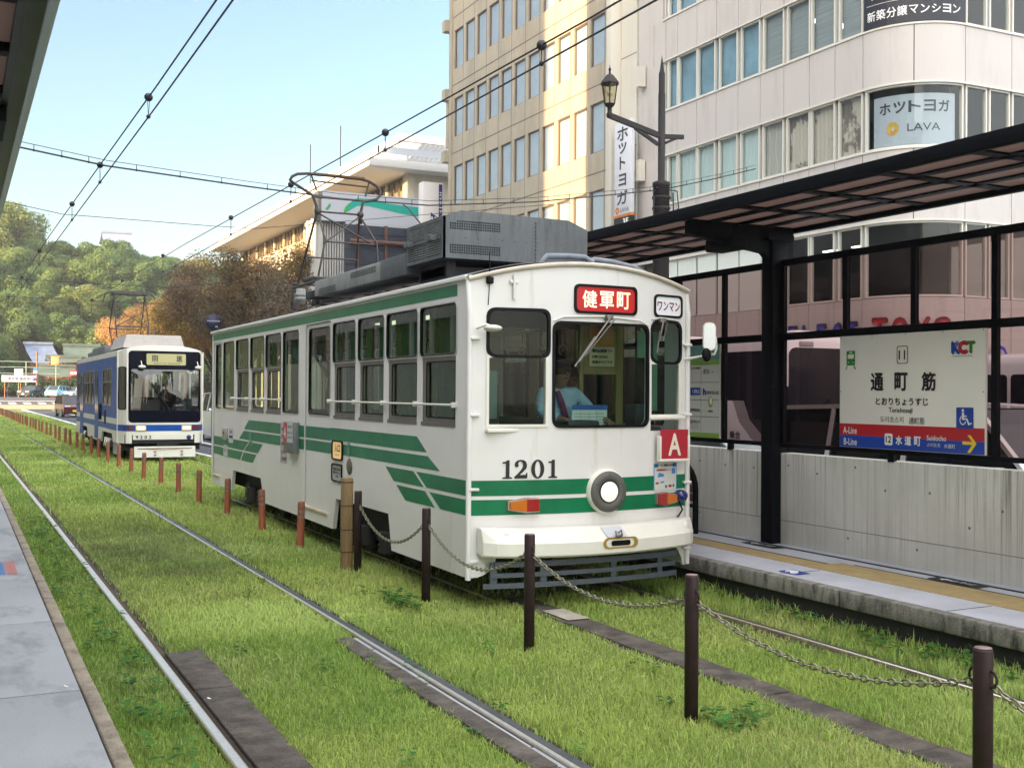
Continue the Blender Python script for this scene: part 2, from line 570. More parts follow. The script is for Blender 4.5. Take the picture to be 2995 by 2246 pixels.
# ---------------------------------------------------------------- the ground, tracks, platforms
def gz(y):
    """ground height: level to the crossing, then a gentle rise to the castle side"""
    t = min(1, max(0, (y-113)/42))
    return 1.02*t*t*(3-2*t)
def rail_dx(y): return -0.0055*max(0, min(y, 110)-4)
YS = [-200, -60, 0, 60, 100, 113]+[113+42*k/8 for k in range(1, 9)]+[200, 320, 460]
def ground_sheet(name, x0, x1, ys, dz, m, **kw):
    b = MB()
    v = [(x, y, gz(y)+dz) for y in ys for x in (x0, x1)]
    b.add(v, [(2*i, 2*i+1, 2*i+3, 2*i+2) for i in range(len(ys)-1)])
    return b.build(name, m, kind='structure', **kw)
ground_sheet('ground', -300, 300, YS, -.14, ASPH)
ground_sheet('road', 3.2, 8.8, [-80, 112], -.10, ASPH)
cross = ground_sheet('cross_street', -200, 200, [y for y in YS if 112 < y < 160], -.10, ASPH)
b = MB()
ybed = [-60, 0, 18, 30, 40, 50, 60, 75, 90, 111]
def edge_x(y): return 1.42-.75*min(1, max(0, (y-18)/30))
b.add([(x+(rail_dx(y) if x < 0 else 0), y, -.03) for y in ybed for x in (-4.46, edge_x(y))], [(2*i, 2*i+1, 2*i+3, 2*i+2) for i in range(len(ybed)-1)])
b.build('track_bed', SOIL, kind='structure')
b = MB()
b.box(8.8, 9.0, -80, 108, -.14, .05)
b.box(9.0, 17.4, -80, 108, -.14, .04)
b.build('sidewalk', PAVE, kind='structure')
b = MB()
for x, w in ((3.45, .14), (6.05, .14), (8.45, .14)):
    if x == 6.05:
        for k in range(20): b.box(x, x+w, -30+k*7, -26+k*7, -.1, -.094)
    else: b.box(x, x+w, -60, 111, -.1, -.094)
b.box(3.45, 8.6, 108.2, 108.9, -.1, -.0935)
def zslab(x0, x1, y0, y1, dz=-.094):
    b.add([(x0, y0, gz(y0)+dz), (x1, y0, gz(y0)+dz), (x1, y1, gz(y1)+dz), (x0, y1, gz(y1)+dz)], [(0, 1, 2, 3)])
for k in range(9): zslab(-6+k*1.6, -5.2+k*1.6, 131, 135)
zslab(-8, 14, 138.4, 139.3)
zslab(-30, 40, 114.5, 115.3)
b.build('road_marking', PAINT, kind='structure')
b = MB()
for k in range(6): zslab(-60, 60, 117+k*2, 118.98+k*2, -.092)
b.build('crossing_sun_band', mat('painted_sun_tan', (.42, .31, .18), .8, var=.15, vs=.5), kind='structure')  # sunlit look of the crossing asphalt put into the tan colour
# kerb line of the far grass track
b = MB()
for i in range(18):
    ya, yb = 18+i*5.1, 18+i*5.1+5.06
    b.add([(x, y, z) for y in (ya, yb) for x, z in ((edge_x(y), -.12), (edge_x(y), .05), (edge_x(y)+.20, .05), (edge_x(y)+.20, -.12))], [(0, 1, 5, 4), (1, 2, 6, 5), (2, 3, 7, 6), (0, 3, 2, 1), (4, 5, 6, 7)])
b.build('track_kerb', PAINT, kind='structure')

# right platform
b = MB()
for i in range(7):
    y = -10+i*4.02
    b.box(1.31, 1.42, y, y+4.0, .165, .306, 1, .012)
b.box(1.42, 2.99, -10, 18, -.12, .303, 0)
b.box(1.35, 1.42, -10, 18, -.12, .16, 2)
for y in (-5.1, -3.0, -1.1, 1.05, 3.2): b.box(1.425, 1.9, y, y+.012, .303, .3045, 2)
b.build('platform', [PLATC, KERBC, DARK], kind='structure')
b = MB()
b.box(1.93, 2.21, -.85, 17, .303, .308, 0)
b.box(1.93, 2.39, -10, -.85, .303, .308, 0)
b.box(2.215, 2.245, -.85, 17, .303, .3085, 1)
b.box(2.395, 2.42, -10, -1.0, .303, .3085, 1)
b.box(2.60, 2.645, -10, 17, .303, .3085, 1)
b.build('tactile_paving', [TACT, DARK], kind='structure')
def floor_mark(y, label):
    t = thing('floor_sign', label, 'floor sign', (2.49, y, .304))
    b = MB(); b.poly(FZ(.304), rr(2.43, 2.59, y, y+.55, .02), m=0, d0=.006)
    b.build('plate', DARK, t)
    b = MB()
    pl = Pl((2.51, y+.27, .304), (0, -1, 0), (1, 0, 0))
    b.text('のりば', pl, .06, 0, .24, .07, .010, 0, .01)
    b.poly(pl, [(-.2, 0), (-.13, .05), (-.13, .015), (-.06, .015), (-.06, -.015), (-.13, -.015), (-.13, -.05)], d0=.010)
    b.build('lettering', CAPW, t)
floor_mark(.2, 'black floor sign strip on the platform at the foot of the shelter post')
floor_mark(-2.4, 'black floor sign strip on the platform beside the wide ochre paving')
t = thing('wheelchair_floor_sign', 'small blue wheelchair square on the grey platform edge', 'floor sign', (1.55, -1.1, .304))
b = MB(); b.poly(FZ(.304), rr(1.50, 1.68, -1.22, -.98, .01), d0=.005); b.build('plate', BLUE, t)
b = MB(); b.tube([(1.56+.05*math.cos(a), -1.1+.06*math.sin(a), .311) for a in [R_(-150+k*30) for k in range(11)]], .008, 5); b.tube([(1.63, -1.1, .311), (1.59, -1.1, .311), (1.57, -1.05, .311)], .008, 5); b.build('symbol', CAPW, t)

# left platform
b = MB()
ys = [-14, -9.2, -7, -4.7, -2.6, -.6, 1.42, 3.3, 5.4, 7.5, 9.7, 12, 14.5, 17]
for i in range(len(ys)-1):
    b.box(-7.4, -4.637, ys[i]+.011, ys[i+1]-.011, .2, .303, 0, .004)
    b.box(-4.63, -4.55, ys[i]+.1, ys[i+1]+.086, -.12, .300+.006*(i % 2), 1, .012)
b.box(-7.4, -4.64, -14, 17, -.12, .298, 2)
b.build('left_platform', [PLATL, KERBL, DARK], kind='structure')
t = thing('floor_sticker', 'faded blue and red sticker on the left platform', 'sticker', (-4.8, 2.0, .304))
b = MB(); b.poly(FZ(.3035), [(-4.93, 1.66), (-4.84, 1.66), (-4.84, 2.45), (-4.93, 2.45)], m=0, d0=.002); b.poly(FZ(.3035), [(-4.83, 1.66), (-4.745, 1.66), (-4.745, 2.45), (-4.83, 2.45)], m=1, d0=.002)
b.build('sheet', [mat('faded_blue', (.10, .22, .45), .7, var=.4, vs=14), mat('faded_red', (.50, .20, .20), .7, var=.4, vs=14)], t)

# track slabs beside the rails
b = MB()
def slabs(x0, x1, y0, y1, n, m=0, z=.008):
    for i in range(n):
        a, c = y0+(y1-y0)*i/n, y0+(y1-y0)*(i+1)/n
        j = RNG.uniform(-.004, .004)
        b.box(x0+j, x1+j, a+.008, c-.008, -.1, z+RNG.uniform(-.006, .004), m, .008)
slabs(-3.86, -3.60, -9.6, -.6, 8)
slabs(-2.60, -2.46, -9.6, -.65, 8)
slabs(-2.455, -2.415, -9.6, -.65, 6, 1, -.004)
slabs(-.66, -.40, -9.6, .35, 8)
b.box(-3.90, -3.865, -9.6, -.6, -.1, -.012, 2)
b.build('track_slabs', [STRIPC, PLATL, DIRT], kind='structure')
b = MB()
b.box(-.63, -.42, -.85, -.40, .010, .018, 0, .004)
b.build('slab_plate', mat('pale_slab', (.42, .38, .31), .8, var=.3, vs=8), kind='structure')

RAILG = mat('rail_grey', (.10, .11, .12), .5, .5, var=.3, vs=14)
def rail(x, label, z=.014, y0=-12, y1=111, hw=.036, sgn=1, side=0):
    t = thing('rail', label, 'rail', (x, 0, 0), group='tram rails in the grass')
    ys = [y0, 0, 10, 20, 30, 45, 60, 80, y1]
    for nm, prof, m in (('rail_head', [(-hw, z-.03), (-hw, z-.006), (-hw+.008, z), (hw-.008, z), (hw, z-.006), (hw, z-.03)], RAILM),
                        ('rail_web', [(-hw-.004, -.12), (-hw-.004, z-.031), (hw+.05*sgn if sgn > 0 else hw+.004, z-.031), (hw+.05 if sgn > 0 else hw+.004, -.12)], RAILS)):
        b = MB()
        k = len(prof)
        v = [(x+rail_dx(y)+a, y, c) for y in ys for a, c in prof]
        f = [(i*k+j, i*k+(j+1) % k, (i+1)*k+(j+1) % k, (i+1)*k+j) for i in range(len(ys)-1) for j in range(k)]
        f.append(tuple(range(k)))
        b.add(v, [q[::-1] for q in f])
        b.build(nm, m, t)
    if side:                                    # the unpolished rest of the head, and the flange groove
        b = MB()
        v = [(x+rail_dx(y)+a, y, z-.004) for y in ys for a in (hw, hw+side)]
        b.add(v, [(2*i, 2*i+1, 2*i+3, 2*i+2) for i in range(len(ys)-1)])
        b.build('rail_flank', RAILG, t)
rail(-3.935, 'bright polished rail beside the left platform, wide shining head', hw=.030)
rail(-2.395, 'polished rail running through the grass in front of the green tram', sgn=-1, hw=.013, side=.052)
rail(-.735, 'rail almost buried in grass behind the dark bollards', z=-.012, hw=.004, side=.03)
rail(.755, 'rail nearest the shelter platform, thin shining line in the grass', z=.002, sgn=-1, hw=.010, side=.045)
b = MB()
for x0, x1 in ((-3.90, -3.80), (-2.34, -2.245), (.60, .735), (.775, .87)):
    ys = [-12, 0, 10, 20, 30, 45]
    b.add([(x+rail_dx(y)*(x < 0), y, -.026) for y in ys for x in (x0, x1)], [(2*i, 2*i+1, 2*i+3, 2*i+2) for i in range(5)])
b.build('rail_margin', DIRT, kind='structure')

# ---------------------------------------------------------------- grass
def wob(x, y, s, ph):
    return (np.sin(x*1.7*s+ph)+np.sin(y*1.3*s+ph*2.1)+np.sin((x+y)*1.1*s+ph*.7)+np.sin((x*.7-y*1.9)*s+ph*1.7))/4
def grass():
    C = np.array([-5.2606, -9.0294])
    N = 1350000
    ang = R_(26.6)+RNG.uniform(-R_(33), R_(33), N)
    d = np.exp(RNG.uniform(math.log(2.2), math.log(95), N))
    x, y = C[0]+d*np.sin(ang), C[1]+d*np.cos(ang)
    dx = -0.0055*np.clip(y-4, 0, 106)
    xr = x-np.where(x < 0, dx, 0)
    ok = (xr > -4.46) & (x < 1.40-.75*np.clip((y-18)/30, 0, 1)) & (y < 110)
    for a, c in ((-3.975, -3.86), (-2.425, -2.32), (.70, .81)): ok &= ~((xr > a) & (xr < c))
    jag = .035*np.sin(y*9)+.03*np.sin(y*23+1)
    ok &= ~((xr > -3.87) & (xr < -3.60+jag) & (y < -.62+.1*np.sin(x*20)))
    ok &= ~((xr > -2.60-jag*.7) & (xr < -2.33) & (y < -.66))
    ok &= ~((xr > -.665+jag*.5) & (xr < -.40+jag) & (y < .33))
    # a scuffed, thin margin along the rails
    thin = ((xr > -3.87) & (xr < -3.74) & (y > -.6)) | ((xr > -2.34) & (xr < -2.24)) | ((xr > .62) & (xr < .71)) | ((xr > .80) & (xr < .86))
    ok &= ~(thin & (RNG.random(N) < .8))
    scuff = np.exp(-(((xr+3.0)/.75)**2+((y-5.2)/2.3)**2))*(.8+.6*wob(x, y, 4, 2))
    ok &= ~(RNG.random(N) < scuff*.5)
    # nothing grows through the bogies and the underframe
    ok &= ~((np.abs(x) < .95) & (y > .3) & (y < 11) & (RNG.random(N) < .85))
    x, y, d, xr, scuff = x[ok], y[ok], d[ok], xr[ok], scuff[ok]
    n = len(x)
    h = (.047+.020*wob(x, y, 1.1, .5)+.014*wob(x, y, 5, 1.5))*(1+np.clip((d-8)/45, 0, 1.0))
    h *= np.where(xr < -3.95, 1.05, 1)
    h *= np.where((x > .85), 1.35, 1)*np.where((x > -2.1) & (x < -.75), 1.2, 1)
    edge = np.clip((x-1.08)/.25, 0, 1)*(y < 17)
    h += edge*.07*RNG.random(n)
    h *= RNG.uniform(.55, 1.45, n)*(1-.35*np.clip(scuff, 0, 1))
    w = .0022*np.maximum(1, d/5.0)*RNG.uniform(.7, 1.35, n)
    a = RNG.uniform(0, 2*PI, n)
    la = a+RNG.normal(0, 1.0, n)+wob(x, y, 2, 4)*2
    lean = h*np.abs(RNG.normal(.45, .38, n))
    wx, wy = np.cos(a)*w, np.sin(a)*w
    lx, ly = np.cos(la)*lean, np.sin(la)*lean
    z0 = np.full(n, -.032)
    V = np.empty((n, 5, 3), np.float32)
    V[:, 0] = np.stack([x-wx, y-wy, z0], 1)
    V[:, 1] = np.stack([x+wx, y+wy, z0], 1)
    V[:, 2] = np.stack([x-wx*.75+lx*.35, y-wy*.75+ly*.35, z0+h*.6], 1)
    V[:, 3] = np.stack([x+wx*.75+lx*.35, y+wy*.75+ly*.35, z0+h*.6], 1)
    V[:, 4] = np.stack([x+lx, y+ly, z0+h*(1-.25*np.clip(lean/h, 0, 1))], 1)
    base = np.arange(n)[:, None]*5
    F = np.concatenate([base+np.array([0, 1, 3]), base+np.array([0, 3, 2]), base+np.array([2, 3, 4])], 1).reshape(-1, 3)
    # colour: fresh, yellowish and dry blades in drifts
    g1, g2, g3 = np.array([.205, .33, .055]), np.array([.39, .48, .11]), np.array([.56, .52, .25])
    g4 = np.array([.09, .24, .03])
    t = np.clip(.56+.85*wob(x, y, .75, 3)+.35*wob(x, y, 3.1, 1)+RNG.normal(0, .22, n), 0, 1)[:, None]
    c = g1*(1-t)+g2*t
    dry = np.clip(.07+.32*wob(x, y, 1.5, 5)+RNG.normal(0, .22, n)+scuff*.42, 0, 1)
    dry = np.where(dry > .28, dry, 0)[:, None]*.9
    c = c*(1-dry)+g3*dry
    dk = np.clip((xr < -3.95)*.28+.35*np.clip(wob(x, y, 2.6, 8)-.25, 0, 1)+RNG.normal(0, .12, n), 0, .9)[:, None]
    c = c*(1-dk)+g4*dk
    sc_ = np.clip(scuff*1.6+RNG.normal(0, .2, n), 0, .95)[:, None]
    c = c*(1-sc_)+np.array([.125, .155, .06])*sc_
    pale = np.clip(wob(x, y, 1.05, 6.5)-.22, 0, 1)[:, None]*1.1
    c = c*(1-pale)+np.array([.46, .58, .17])*pale
    c = np.clip(c*RNG.uniform(.85, 1.35, (n, 1)), 0, .7)
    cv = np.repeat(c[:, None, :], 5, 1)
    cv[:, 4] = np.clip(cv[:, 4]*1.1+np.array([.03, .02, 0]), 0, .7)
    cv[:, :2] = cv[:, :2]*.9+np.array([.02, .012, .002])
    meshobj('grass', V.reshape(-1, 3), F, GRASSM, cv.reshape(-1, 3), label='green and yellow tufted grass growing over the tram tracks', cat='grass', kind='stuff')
grass()
def weeds():
    V, F, Cc = [], [], []
    spots = [(-4.2+RNG.normal(0, .09), yy+RNG.normal(0, .12), .05) for yy in np.arange(-3.6, 9, .17)]
    spots += [(-1.62+RNG.normal(0, .12), .55+RNG.normal(0, .2), .065) for _ in range(16)]
    spots += [(-1.25+RNG.normal(0, .10), -3.75+RNG.normal(0, .10), .06) for _ in range(9)]
    spots += [(1.1+RNG.normal(0, .08), -3.1+RNG.normal(0, .35), .06) for _ in range(14)]
    spots += [(RNG.uniform(-3.4, -.9), RNG.uniform(-4.5, 4), .04) for _ in range(30)]
    spots += [(1.2, RNG.uniform(-4, 3), .05) for _ in range(20)]
    for x, y, s in spots:
        if -3.9 < x < -3.58 and y < -.5: continue
        g = np.array([.045, .155, .03])*RNG.uniform(.7, 1.5)+np.array([.03, .03, .0])*RNG.random()
        for k in range(RNG.integers(5, 11)):
            a = RNG.uniform(0, 2*PI); r = s*RNG.uniform(.7, 1.6); up = RNG.uniform(.01, .09)
            dirv = np.array([math.cos(a), math.sin(a), RNG.uniform(-.1, .5)])
            sd = np.array([-math.sin(a), math.cos(a), 0])*r*.30
            o = np.array([x, y, up])+dirv*.012
            i = len(V)
            V += [o, o+dirv*r*.5+sd, o+dirv*r+np.array([0, 0, -.012]), o+dirv*r*.5-sd]
            F += [(i, i+1, i+2), (i, i+2, i+3)]
            Cc += [g*RNG.uniform(.8, 1.2)]*4
    meshobj('weeds', V, F, GRASSM, Cc, label='broad leaved weeds sprouting among the grass along the left platform and posts', cat='weeds', kind='stuff')
weeds()
b = MB()
for x, y in ((-3.84, -2.05), (-2.50, -2.35), (-4.70, -2.5), (-2.1, 1.2)):
    a = RNG.uniform(0, 3)
    b.poly(Pl((x, y, .03 if x > -4.4 else .306), (math.cos(a), math.sin(a), .1), (-math.sin(a), math.cos(a), .15)), [(-.02, -.006), (.0, -.010), (.02, -.003), (.013, .008), (-.008, .009)])
b.build('litter', PAPER, label='small white scraps of paper lying along the tracks', cat='litter', kind='stuff')

# ---------------------------------------------------------------- bollards, posts and chains
def delineator():
    t = thing('delineator_post', None, None)
    b = MB(); b.lathe([(.0, .0), (.052, .0), (.052, .02), (.048, .03), (.045, .55), (.04, .575), (.0, .58)], (0, 0, -.02), 14); b.build('post', ORANGE, t)
    b = MB()
    for z in (.36, .43, .50): b.lathe([(.0475, z), (.0482, z+.004), (.0478, z+.032), (.047, z+.036)], (0, 0, -.02), 14)
    b.build('reflective_band', REFLT, t)
    return t
proto = delineator()
names = ['first', 'second', 'third', 'fourth', 'fifth', 'sixth', 'seventh', 'eighth']
for i in range(46):
    t = proto if i == 0 else copy_tree(proto)
    y = [4.54, 6.35, 8.55, 10.6][i] if i < 4 else 12.6+(i-4)*1.98
    t.location = (-1.41-.0085*max(0, y-6)+RNG.uniform(-.02, .02), y, 0)
    t.rotation_euler = (RNG.normal(0, .012), RNG.normal(0, .015), RNG.uniform(0, 6))
    lab = 'red brown banded delineator post, %s in its row from the wooden post' % names[i] if i < 8 else 'small red brown banded delineator post far along the grass row'
    tag(t, lab, 'bollard', 'red brown posts between the two tracks')
t = thing('wooden_post', 'square weathered wooden post with dark joints in front of the tram door', 'post', (-1.43, 2.62, 0))
b = MB()
b.box(-1.485, -1.375, 2.565, 2.675, -.05, .985, 0, .008)
b.build('post', WOOD, t)
b = MB()
for z in (.18, .42, .68): b.box(-1.4875, -1.3725, 2.5625, 2.6775, z, z+.010)
b.box(-1.4875, -1.3725, 2.5625, 2.6775, .935, .945)
b.build('joint', mat('wood_joint', (.05, .03, .015), .9), t)
def metal_post(y, label, tilt=0):
    t = thing('metal_post', label, 'bollard', (-1.36, y, 0), group='dark chained posts')
    t.rotation_euler = (0, tilt, 0)
    b = MB(); b.lathe([(.0, -.05), (.041, -.05), (.041, .842), (.038, .85), (0, .852)], (-1.36, y, 0), 20); b.build('post', POSTM, t)
    b = MB(); b.lathe([(.0, .8525), (.036, .8522), (.036, .856), (0, .857)], (-1.36, y, 0), 20); b.build('cap', mat('post_cap', (.22, .15, .14), .5), t)
    for s in (1, -1):
        b = MB(); b.tube([(-1.36, y+s*(.041+.03*math.sin(a)), .73+.035*math.cos(a)) for a in [PI*k/8 for k in range(9)]], .006, 6); b.build('eyelet', POSTM, t)
PY = [2.45, .51, -1.55, -3.62, -5.70]
labs = ['dark brown metal post right beside the wooden post', 'dark brown metal post in front of the tram side corner', 'dark brown metal post in front of the tram bumper', 'dark brown metal post in front of the shelter platform', 'dark brown metal post nearest the camera, at the frame edge']
for i, y in enumerate(PY): metal_post(y, labs[i], .0)
def chain(y0, y1, sag, label):
    t = thing('chain', label, 'chain', (-1.36, (y0+y1)/2, 0), group='sagging chains between the posts')
    n = max(8, int(abs(y1-y0)*1.06/.046))
    pts = []
    for k in range(n+1):
        s = k/n
        pts.append(Vector((-1.36, y0+(y1-y0)*s, .705-4*sag*s*(1-s))))
    b = MB()
    for k in range(n):
        p, q = pts[k], pts[k+1]
        d = (q-p).normalized(); c = (p+q)/2
        sd = Vector((1, 0, 0)) if k % 2 else d.cross(Vector((1, 0, 0)))
        L, w = (q-p).length*.5+.006, .0145
        lp = []
        for a in range(10):
            th = 2*PI*a/10
            lp.append(c+d*(L*math.cos(th)*(1 if abs(math.cos(th)) < .9 else 1))+sd*(w*math.sin(th)))
        b.tube(lp, .0052, 5, closed=True)
    b.build('links', CHAINM, t)
chain(2.40, .56, .27, 'rusty chain hanging between the post at the wooden post and the tram corner post')
chain(.46, -1.50, .25, 'chain hanging in front of the lower tram corner')
chain(-1.60, -3.57, .17, 'chain hanging in front of the slatted tram fender')
chain(-3.67, -5.65, .16, 'long chain sagging over the grass in the foreground, brightest links')
chain(-5.75, -7.7, .22, 'short chain end leaving the picture from the nearest post')
metal_post(-7.75, 'dark brown metal post beyond the frame edge')

# ---------------------------------------------------------------- shelter on the right platform
t = thing('concrete_wall', 'streaked raw concrete wall below the station sign', 'wall', (2.87, -4, .3))
def cwall(t, y0, y1, joints, holes):
    b = MB(); b.box(2.80, 2.96, y0, y1, .28, 1.288, 0, .008)
    o = b.build('wall', CONC, t)
    b = MB()
    for y in joints: b.box(2.7985, 2.81, y, y+.008, .56, 1.28)
    b.box(2.7985, 2.81, y0+.01, y1-.01, .555, .563)
    for y, z in holes: b.lathe([(.0, 0), (.014, 0), (.013, .002)], (2.797, y, z), 10, 'x')
    b.build('joint', DARK if False else mat('joint_grey', (.22, .22, .20), .9), t)
cwall(t, -9, .53, [-3.0], [(.4, 1.16), (-.05, 1.1), (-.6, 1.2), (-1.0, 1.0), (-1.55, 1.02), (-2.0, .75), (-2.35, .93), (-.5, .48), (-1.4, .48)])
t = thing('concrete_wall', 'shorter bare concrete wall behind the tram nose and bench', 'wall', (2.87, 4, .3))
cwall(t, .745, 16.5, [.92, 3, 5], [(2.0, 1.12), (1.5, 1.1), (.98, 1.1), (2.0, .5)])

sh = thing('platform_shelter', 'black steel tram shelter with tinted glass wall and flat slatted canopy', 'shelter', (2.8, 1, .3))
YP = [10.4, 5.5, .62, -4.3, -9.2]
for y in YP:
    b = MB()
    b.box(2.68, 2.88, y-.095, y+.095, .30, 3.66, 0, .006)
    b.build('post', BLKST, sh)
    b = MB()   # tapered cantilever arm under the roof
    b.poly(Pl((0, y-.05, 0), (1, 0, 0), (0, 0, 1)), [(1.62, 3.60), (2.6, 3.46), (2.72, 3.35), (3.0, 3.38), (3.0, 3.74), (1.62, 3.74)], d0=0, d1=-.10)
    b.box(2.60, 2.95, y-.12, y+.12, 3.60, 3.66)
    b.build('roof_arm', BLKST, sh)
X0, X1 = 2.785, 2.835
ALLY = [(-9.1, -4.4), (-4.2, .525), (.715, 5.4), (5.6, 10.3)]
for y0, y1 in ALLY:
    b = MB()
    b.box(X0, X1, y0, y1, 3.315, 3.385, 0, .004)
    b.box(X0-.012, X1+.01, y0, y1, 2.512, 2.588, 0, .004)
    b.box(X0, X1, y0, y1, 1.352, 1.398, 0, .004)
    n = 5
    for k in range(n+1):
        y = y1-(y1-y0)*k/n
        if y0 == -4.2: y = [.50, -.455, -1.35, -2.265, -3.2, -4.17][k]
        if y0 == .715: y = [.735, 1.54, 2.45, 3.4, 4.4, 5.38][k]
        if not (y0 == -4.2 and k == 2): b.box(X0+.002, X1-.002, y-.03, y+.03, 1.36, 2.54)
        b.box(X0+.002, X1-.002, y-.03, y+.03, 2.55, 3.35)
    for y in (y0+.7, y1-1.6): b.box(X0+.005, X1-.005, y-.04, y+.04, 1.28, 1.36)
    b.build('frame', BLKST, sh)
    for z0, z1 in ((1.398, 2.512), (2.588, 3.315)):
        b = MB(); b.poly(FX(2.81), [(-y1, z0), (-y0, z0), (-y0, z1), (-y1, z1)])
        b.build('glass_panel', GL_TINT, sh)
# canopy
b = MB()
cy0, cy1 = -10, 14
b.box(1.50, 1.57, cy0, cy1, 3.735, 3.855, 0, .006)
b.box(3.06, 3.13, cy0, cy1, 3.715, 3.835, 0, .006)
for x in (1.90, 2.27, 2.64): b.box(x, x+.10, cy0, cy1, 3.752, 3.83)
y = cy0+.3
while y < cy1:
    b.box(1.57, 3.06, y-.06, y+.06, 3.752, 3.832)
    y += .945
b.build('canopy_frame', BLKST, sh)
b = MB(); b.poly(FZ(3.768), [(1.57, cy0), (3.06, cy0), (3.06, cy1), (1.57, cy1)]); b.build('canopy_sheet', GL_ROOF, sh)
t = thing('loudspeaker', 'black box loudspeaker hanging under the shelter canopy beside the post', 'speaker', (2.2, .72, 3.62))
b = MB(); b.box(2.08, 2.32, .50, .94, 3.47, 3.60, 0, .015); b.build('case', BLKST, t)
b = MB(); b.box(2.17, 2.23, .56, .60, 3.6, 3.74); b.box(2.17, 2.23, .84, .88, 3.6, 3.74); b.build('bracket', BLKST, t)

# station sign
sg = thing('station_sign', 'white tram stop name board with red and blue bands on the glass wall', 'sign', (2.76, -1.31, 1.41))
y1, y0, z0, z1 = -.425, -2.205, 1.402, 2.510
b = MB(); b.box(2.752, 2.78, y0, y1, z0, z1, 0, .003)
b.box(2.7505, 2.753, y0+.004, y1-.004, 1.520, 1.637, 1)
b.box(2.7505, 2.753, y0+.004, y1-.004, z0+.003, 1.5195, 2)
b.build('board', [SIGNW, RED, BLUE], sg)
P = FX(2.751)
# picture coordinates of the board (0..1 across, 0..1 down)
def SU(a): return -(y1+(y0-y1)*a)
def SV(c): return z1+(z0-z1)*c
wd, ht = y1-y0, z1-z0
K, WT, YL = MB(), MB(), MB()
K.ring(P, rr(SU(.430), SU(.507), SV(.262), SV(.110), .022), .006, .001, .003, 0, True)
K.text('11', P, SU(.466), SV(.187), .075, .085, .003, 0, .01)
for c, a in (('通', .288), ('町', .460), ('筋', .648)): K.text(c, P, SU(a), SV(.415), .088*wd, .148*ht, .003, 0, .028)
K.text('とおりちょうすじ', P, SU(.462), SV(.585), .365*wd, .062*ht, .003, 0, .018)
K.text('Torichosuji', P, SU(.457), SV(.665), .165*wd, .055*ht, .003, 0, .008)
K.text('도리초스지', P, SU(.395), SV(.740), .165*wd, .052*ht, .003)
K.text('通町筋', P, SU(.568), SV(.745), .105*wd, .058*ht, .003)
K.text('City Tram', P, SU(.897), SV(.222), .10*wd, .016*ht, .003) if False else K.text('Kumamoto City Tram', P, SU(.865), SV(.215), .120*wd, .018*ht, .003)
for a, c in ((.01, .015), (.25, .012), (.49, .012), (.74, .012), (.99, .012), (.01, .5), (.99, .5)): K.poly(P, circ(SU(a), SV(c), .006, 8), d0=.003)
WT.text('A-Line', P, SU(.085), SV(.848), .105*wd, .06*ht, .004, 0, .012)
WT.text('B-Line', P, SU(.088), SV(.950), .10*wd, .06*ht, .004, 0, .012)
WT.poly(P, rr(SU(.345), SU(.402), SV(.962), SV(.862), .015), d0=.003)
K.text('12', P, SU(.374), SV(.912), .036*wd, .055*ht, .005, 0, .02)
for c, a in (('水', .448), ('道', .510), ('町', .575)): WT.text(c, P, SU(a), SV(.915), .043*wd, .075*ht, .004, 0, .03)
WT.text('Suidocho', P, SU(.700), SV(.882), .125*wd, .042*ht, .004, 0, .01)
WT.text('스이도초', P, SU(.683), SV(.940), .088*wd, .032*ht, .004)
WT.text('水道町', P, SU(.785), SV(.942), .070*wd, .036*ht, .004)
YL.poly(P, [(SU(a), SV(c)) for a, c in ((.865, .897), (.925, .897), (.895, .845), (.915, .845), (.952, .910), (.915, .985), (.895, .985), (.925, .922), (.865, .922))][::-1], d0=.004)
K.build('lettering', INK, sg); WT.build('white_lettering', CAPW, sg); YL.build('arrow', YEL, sg)
# tram pictogram
b = MB()
b.poly(P, rr(SU(.055), SU(.120), SV(.265), SV(.135), .012), [rr(SU(.063), SU(.112), SV(.205), SV(.165), .003)[::-1], rr(SU(.075), SU(.100), SV(.155), SV(.145), .001)[::-1], circ(SU(.070), SV(.238), .009, 8)[::-1], circ(SU(.107), SV(.238), .009, 8)[::-1]], d0=.003)
b.poly(P, [(SU(.065), SV(.27)), (SU(.055), SV(.30)), (SU(.046), SV(.30)), (SU(.058), SV(.27))][::-1], d0=.003)
b.poly(P, [(SU(.108), SV(.27)), (SU(.120), SV(.30)), (SU(.130), SV(.30)), (SU(.117), SV(.27))], d0=.003)
b.build('tram_symbol', TRAMG, sg)
b = MB(); b.text('K', P, SU(.822), SV(.145), .045*wd, .085*ht, .003, 0, .08); b.build('letter', BLUE, sg)
b = MB(); b.text('C', P, SU(.868), SV(.145), .050*wd, .088*ht, .004, 0, .08); b.build('letter', RED, sg)
b = MB(); b.text('T', P, SU(.915), SV(.145), .046*wd, .085*ht, .003, 0, .06); b.build('letter', TRAMG, sg)
b = MB(); b.poly(P, rr(SU(.826), SU(.932), SV(.795), SV(.625), .012), d0=.003); b.build('wheelchair_panel', BLUE, sg)
b = MB()
b.poly(P, circ(SU(.868), SV(.650), .014, 12), d0=.005)
b.poly(P, [(SU(.862), SV(.665)), (SU(.876), SV(.665)), (SU(.876), SV(.690)), (SU(.892), SV(.690)), (SU(.892), SV(.700)), (SU(.876), SV(.700)), (SU(.876), SV(.712)), (SU(.896), SV(.712)), (SU(.908), SV(.752)), (SU(.920), SV(.745)), (SU(.924), SV(.754)), (SU(.902), SV(.768)), (SU(.889), SV(.724)), (SU(.862), SV(.724))][::-1], d0=.005)
arc = [(SU(.868)+.036*math.cos(R_(a)), SV(.727)+.043*math.sin(R_(a))) for a in range(120, 346, 15)]
arc2 = [(SU(.868)+.027*math.cos(R_(a)), SV(.727)+.033*math.sin(R_(a))) for a in range(345, 119, -15)]
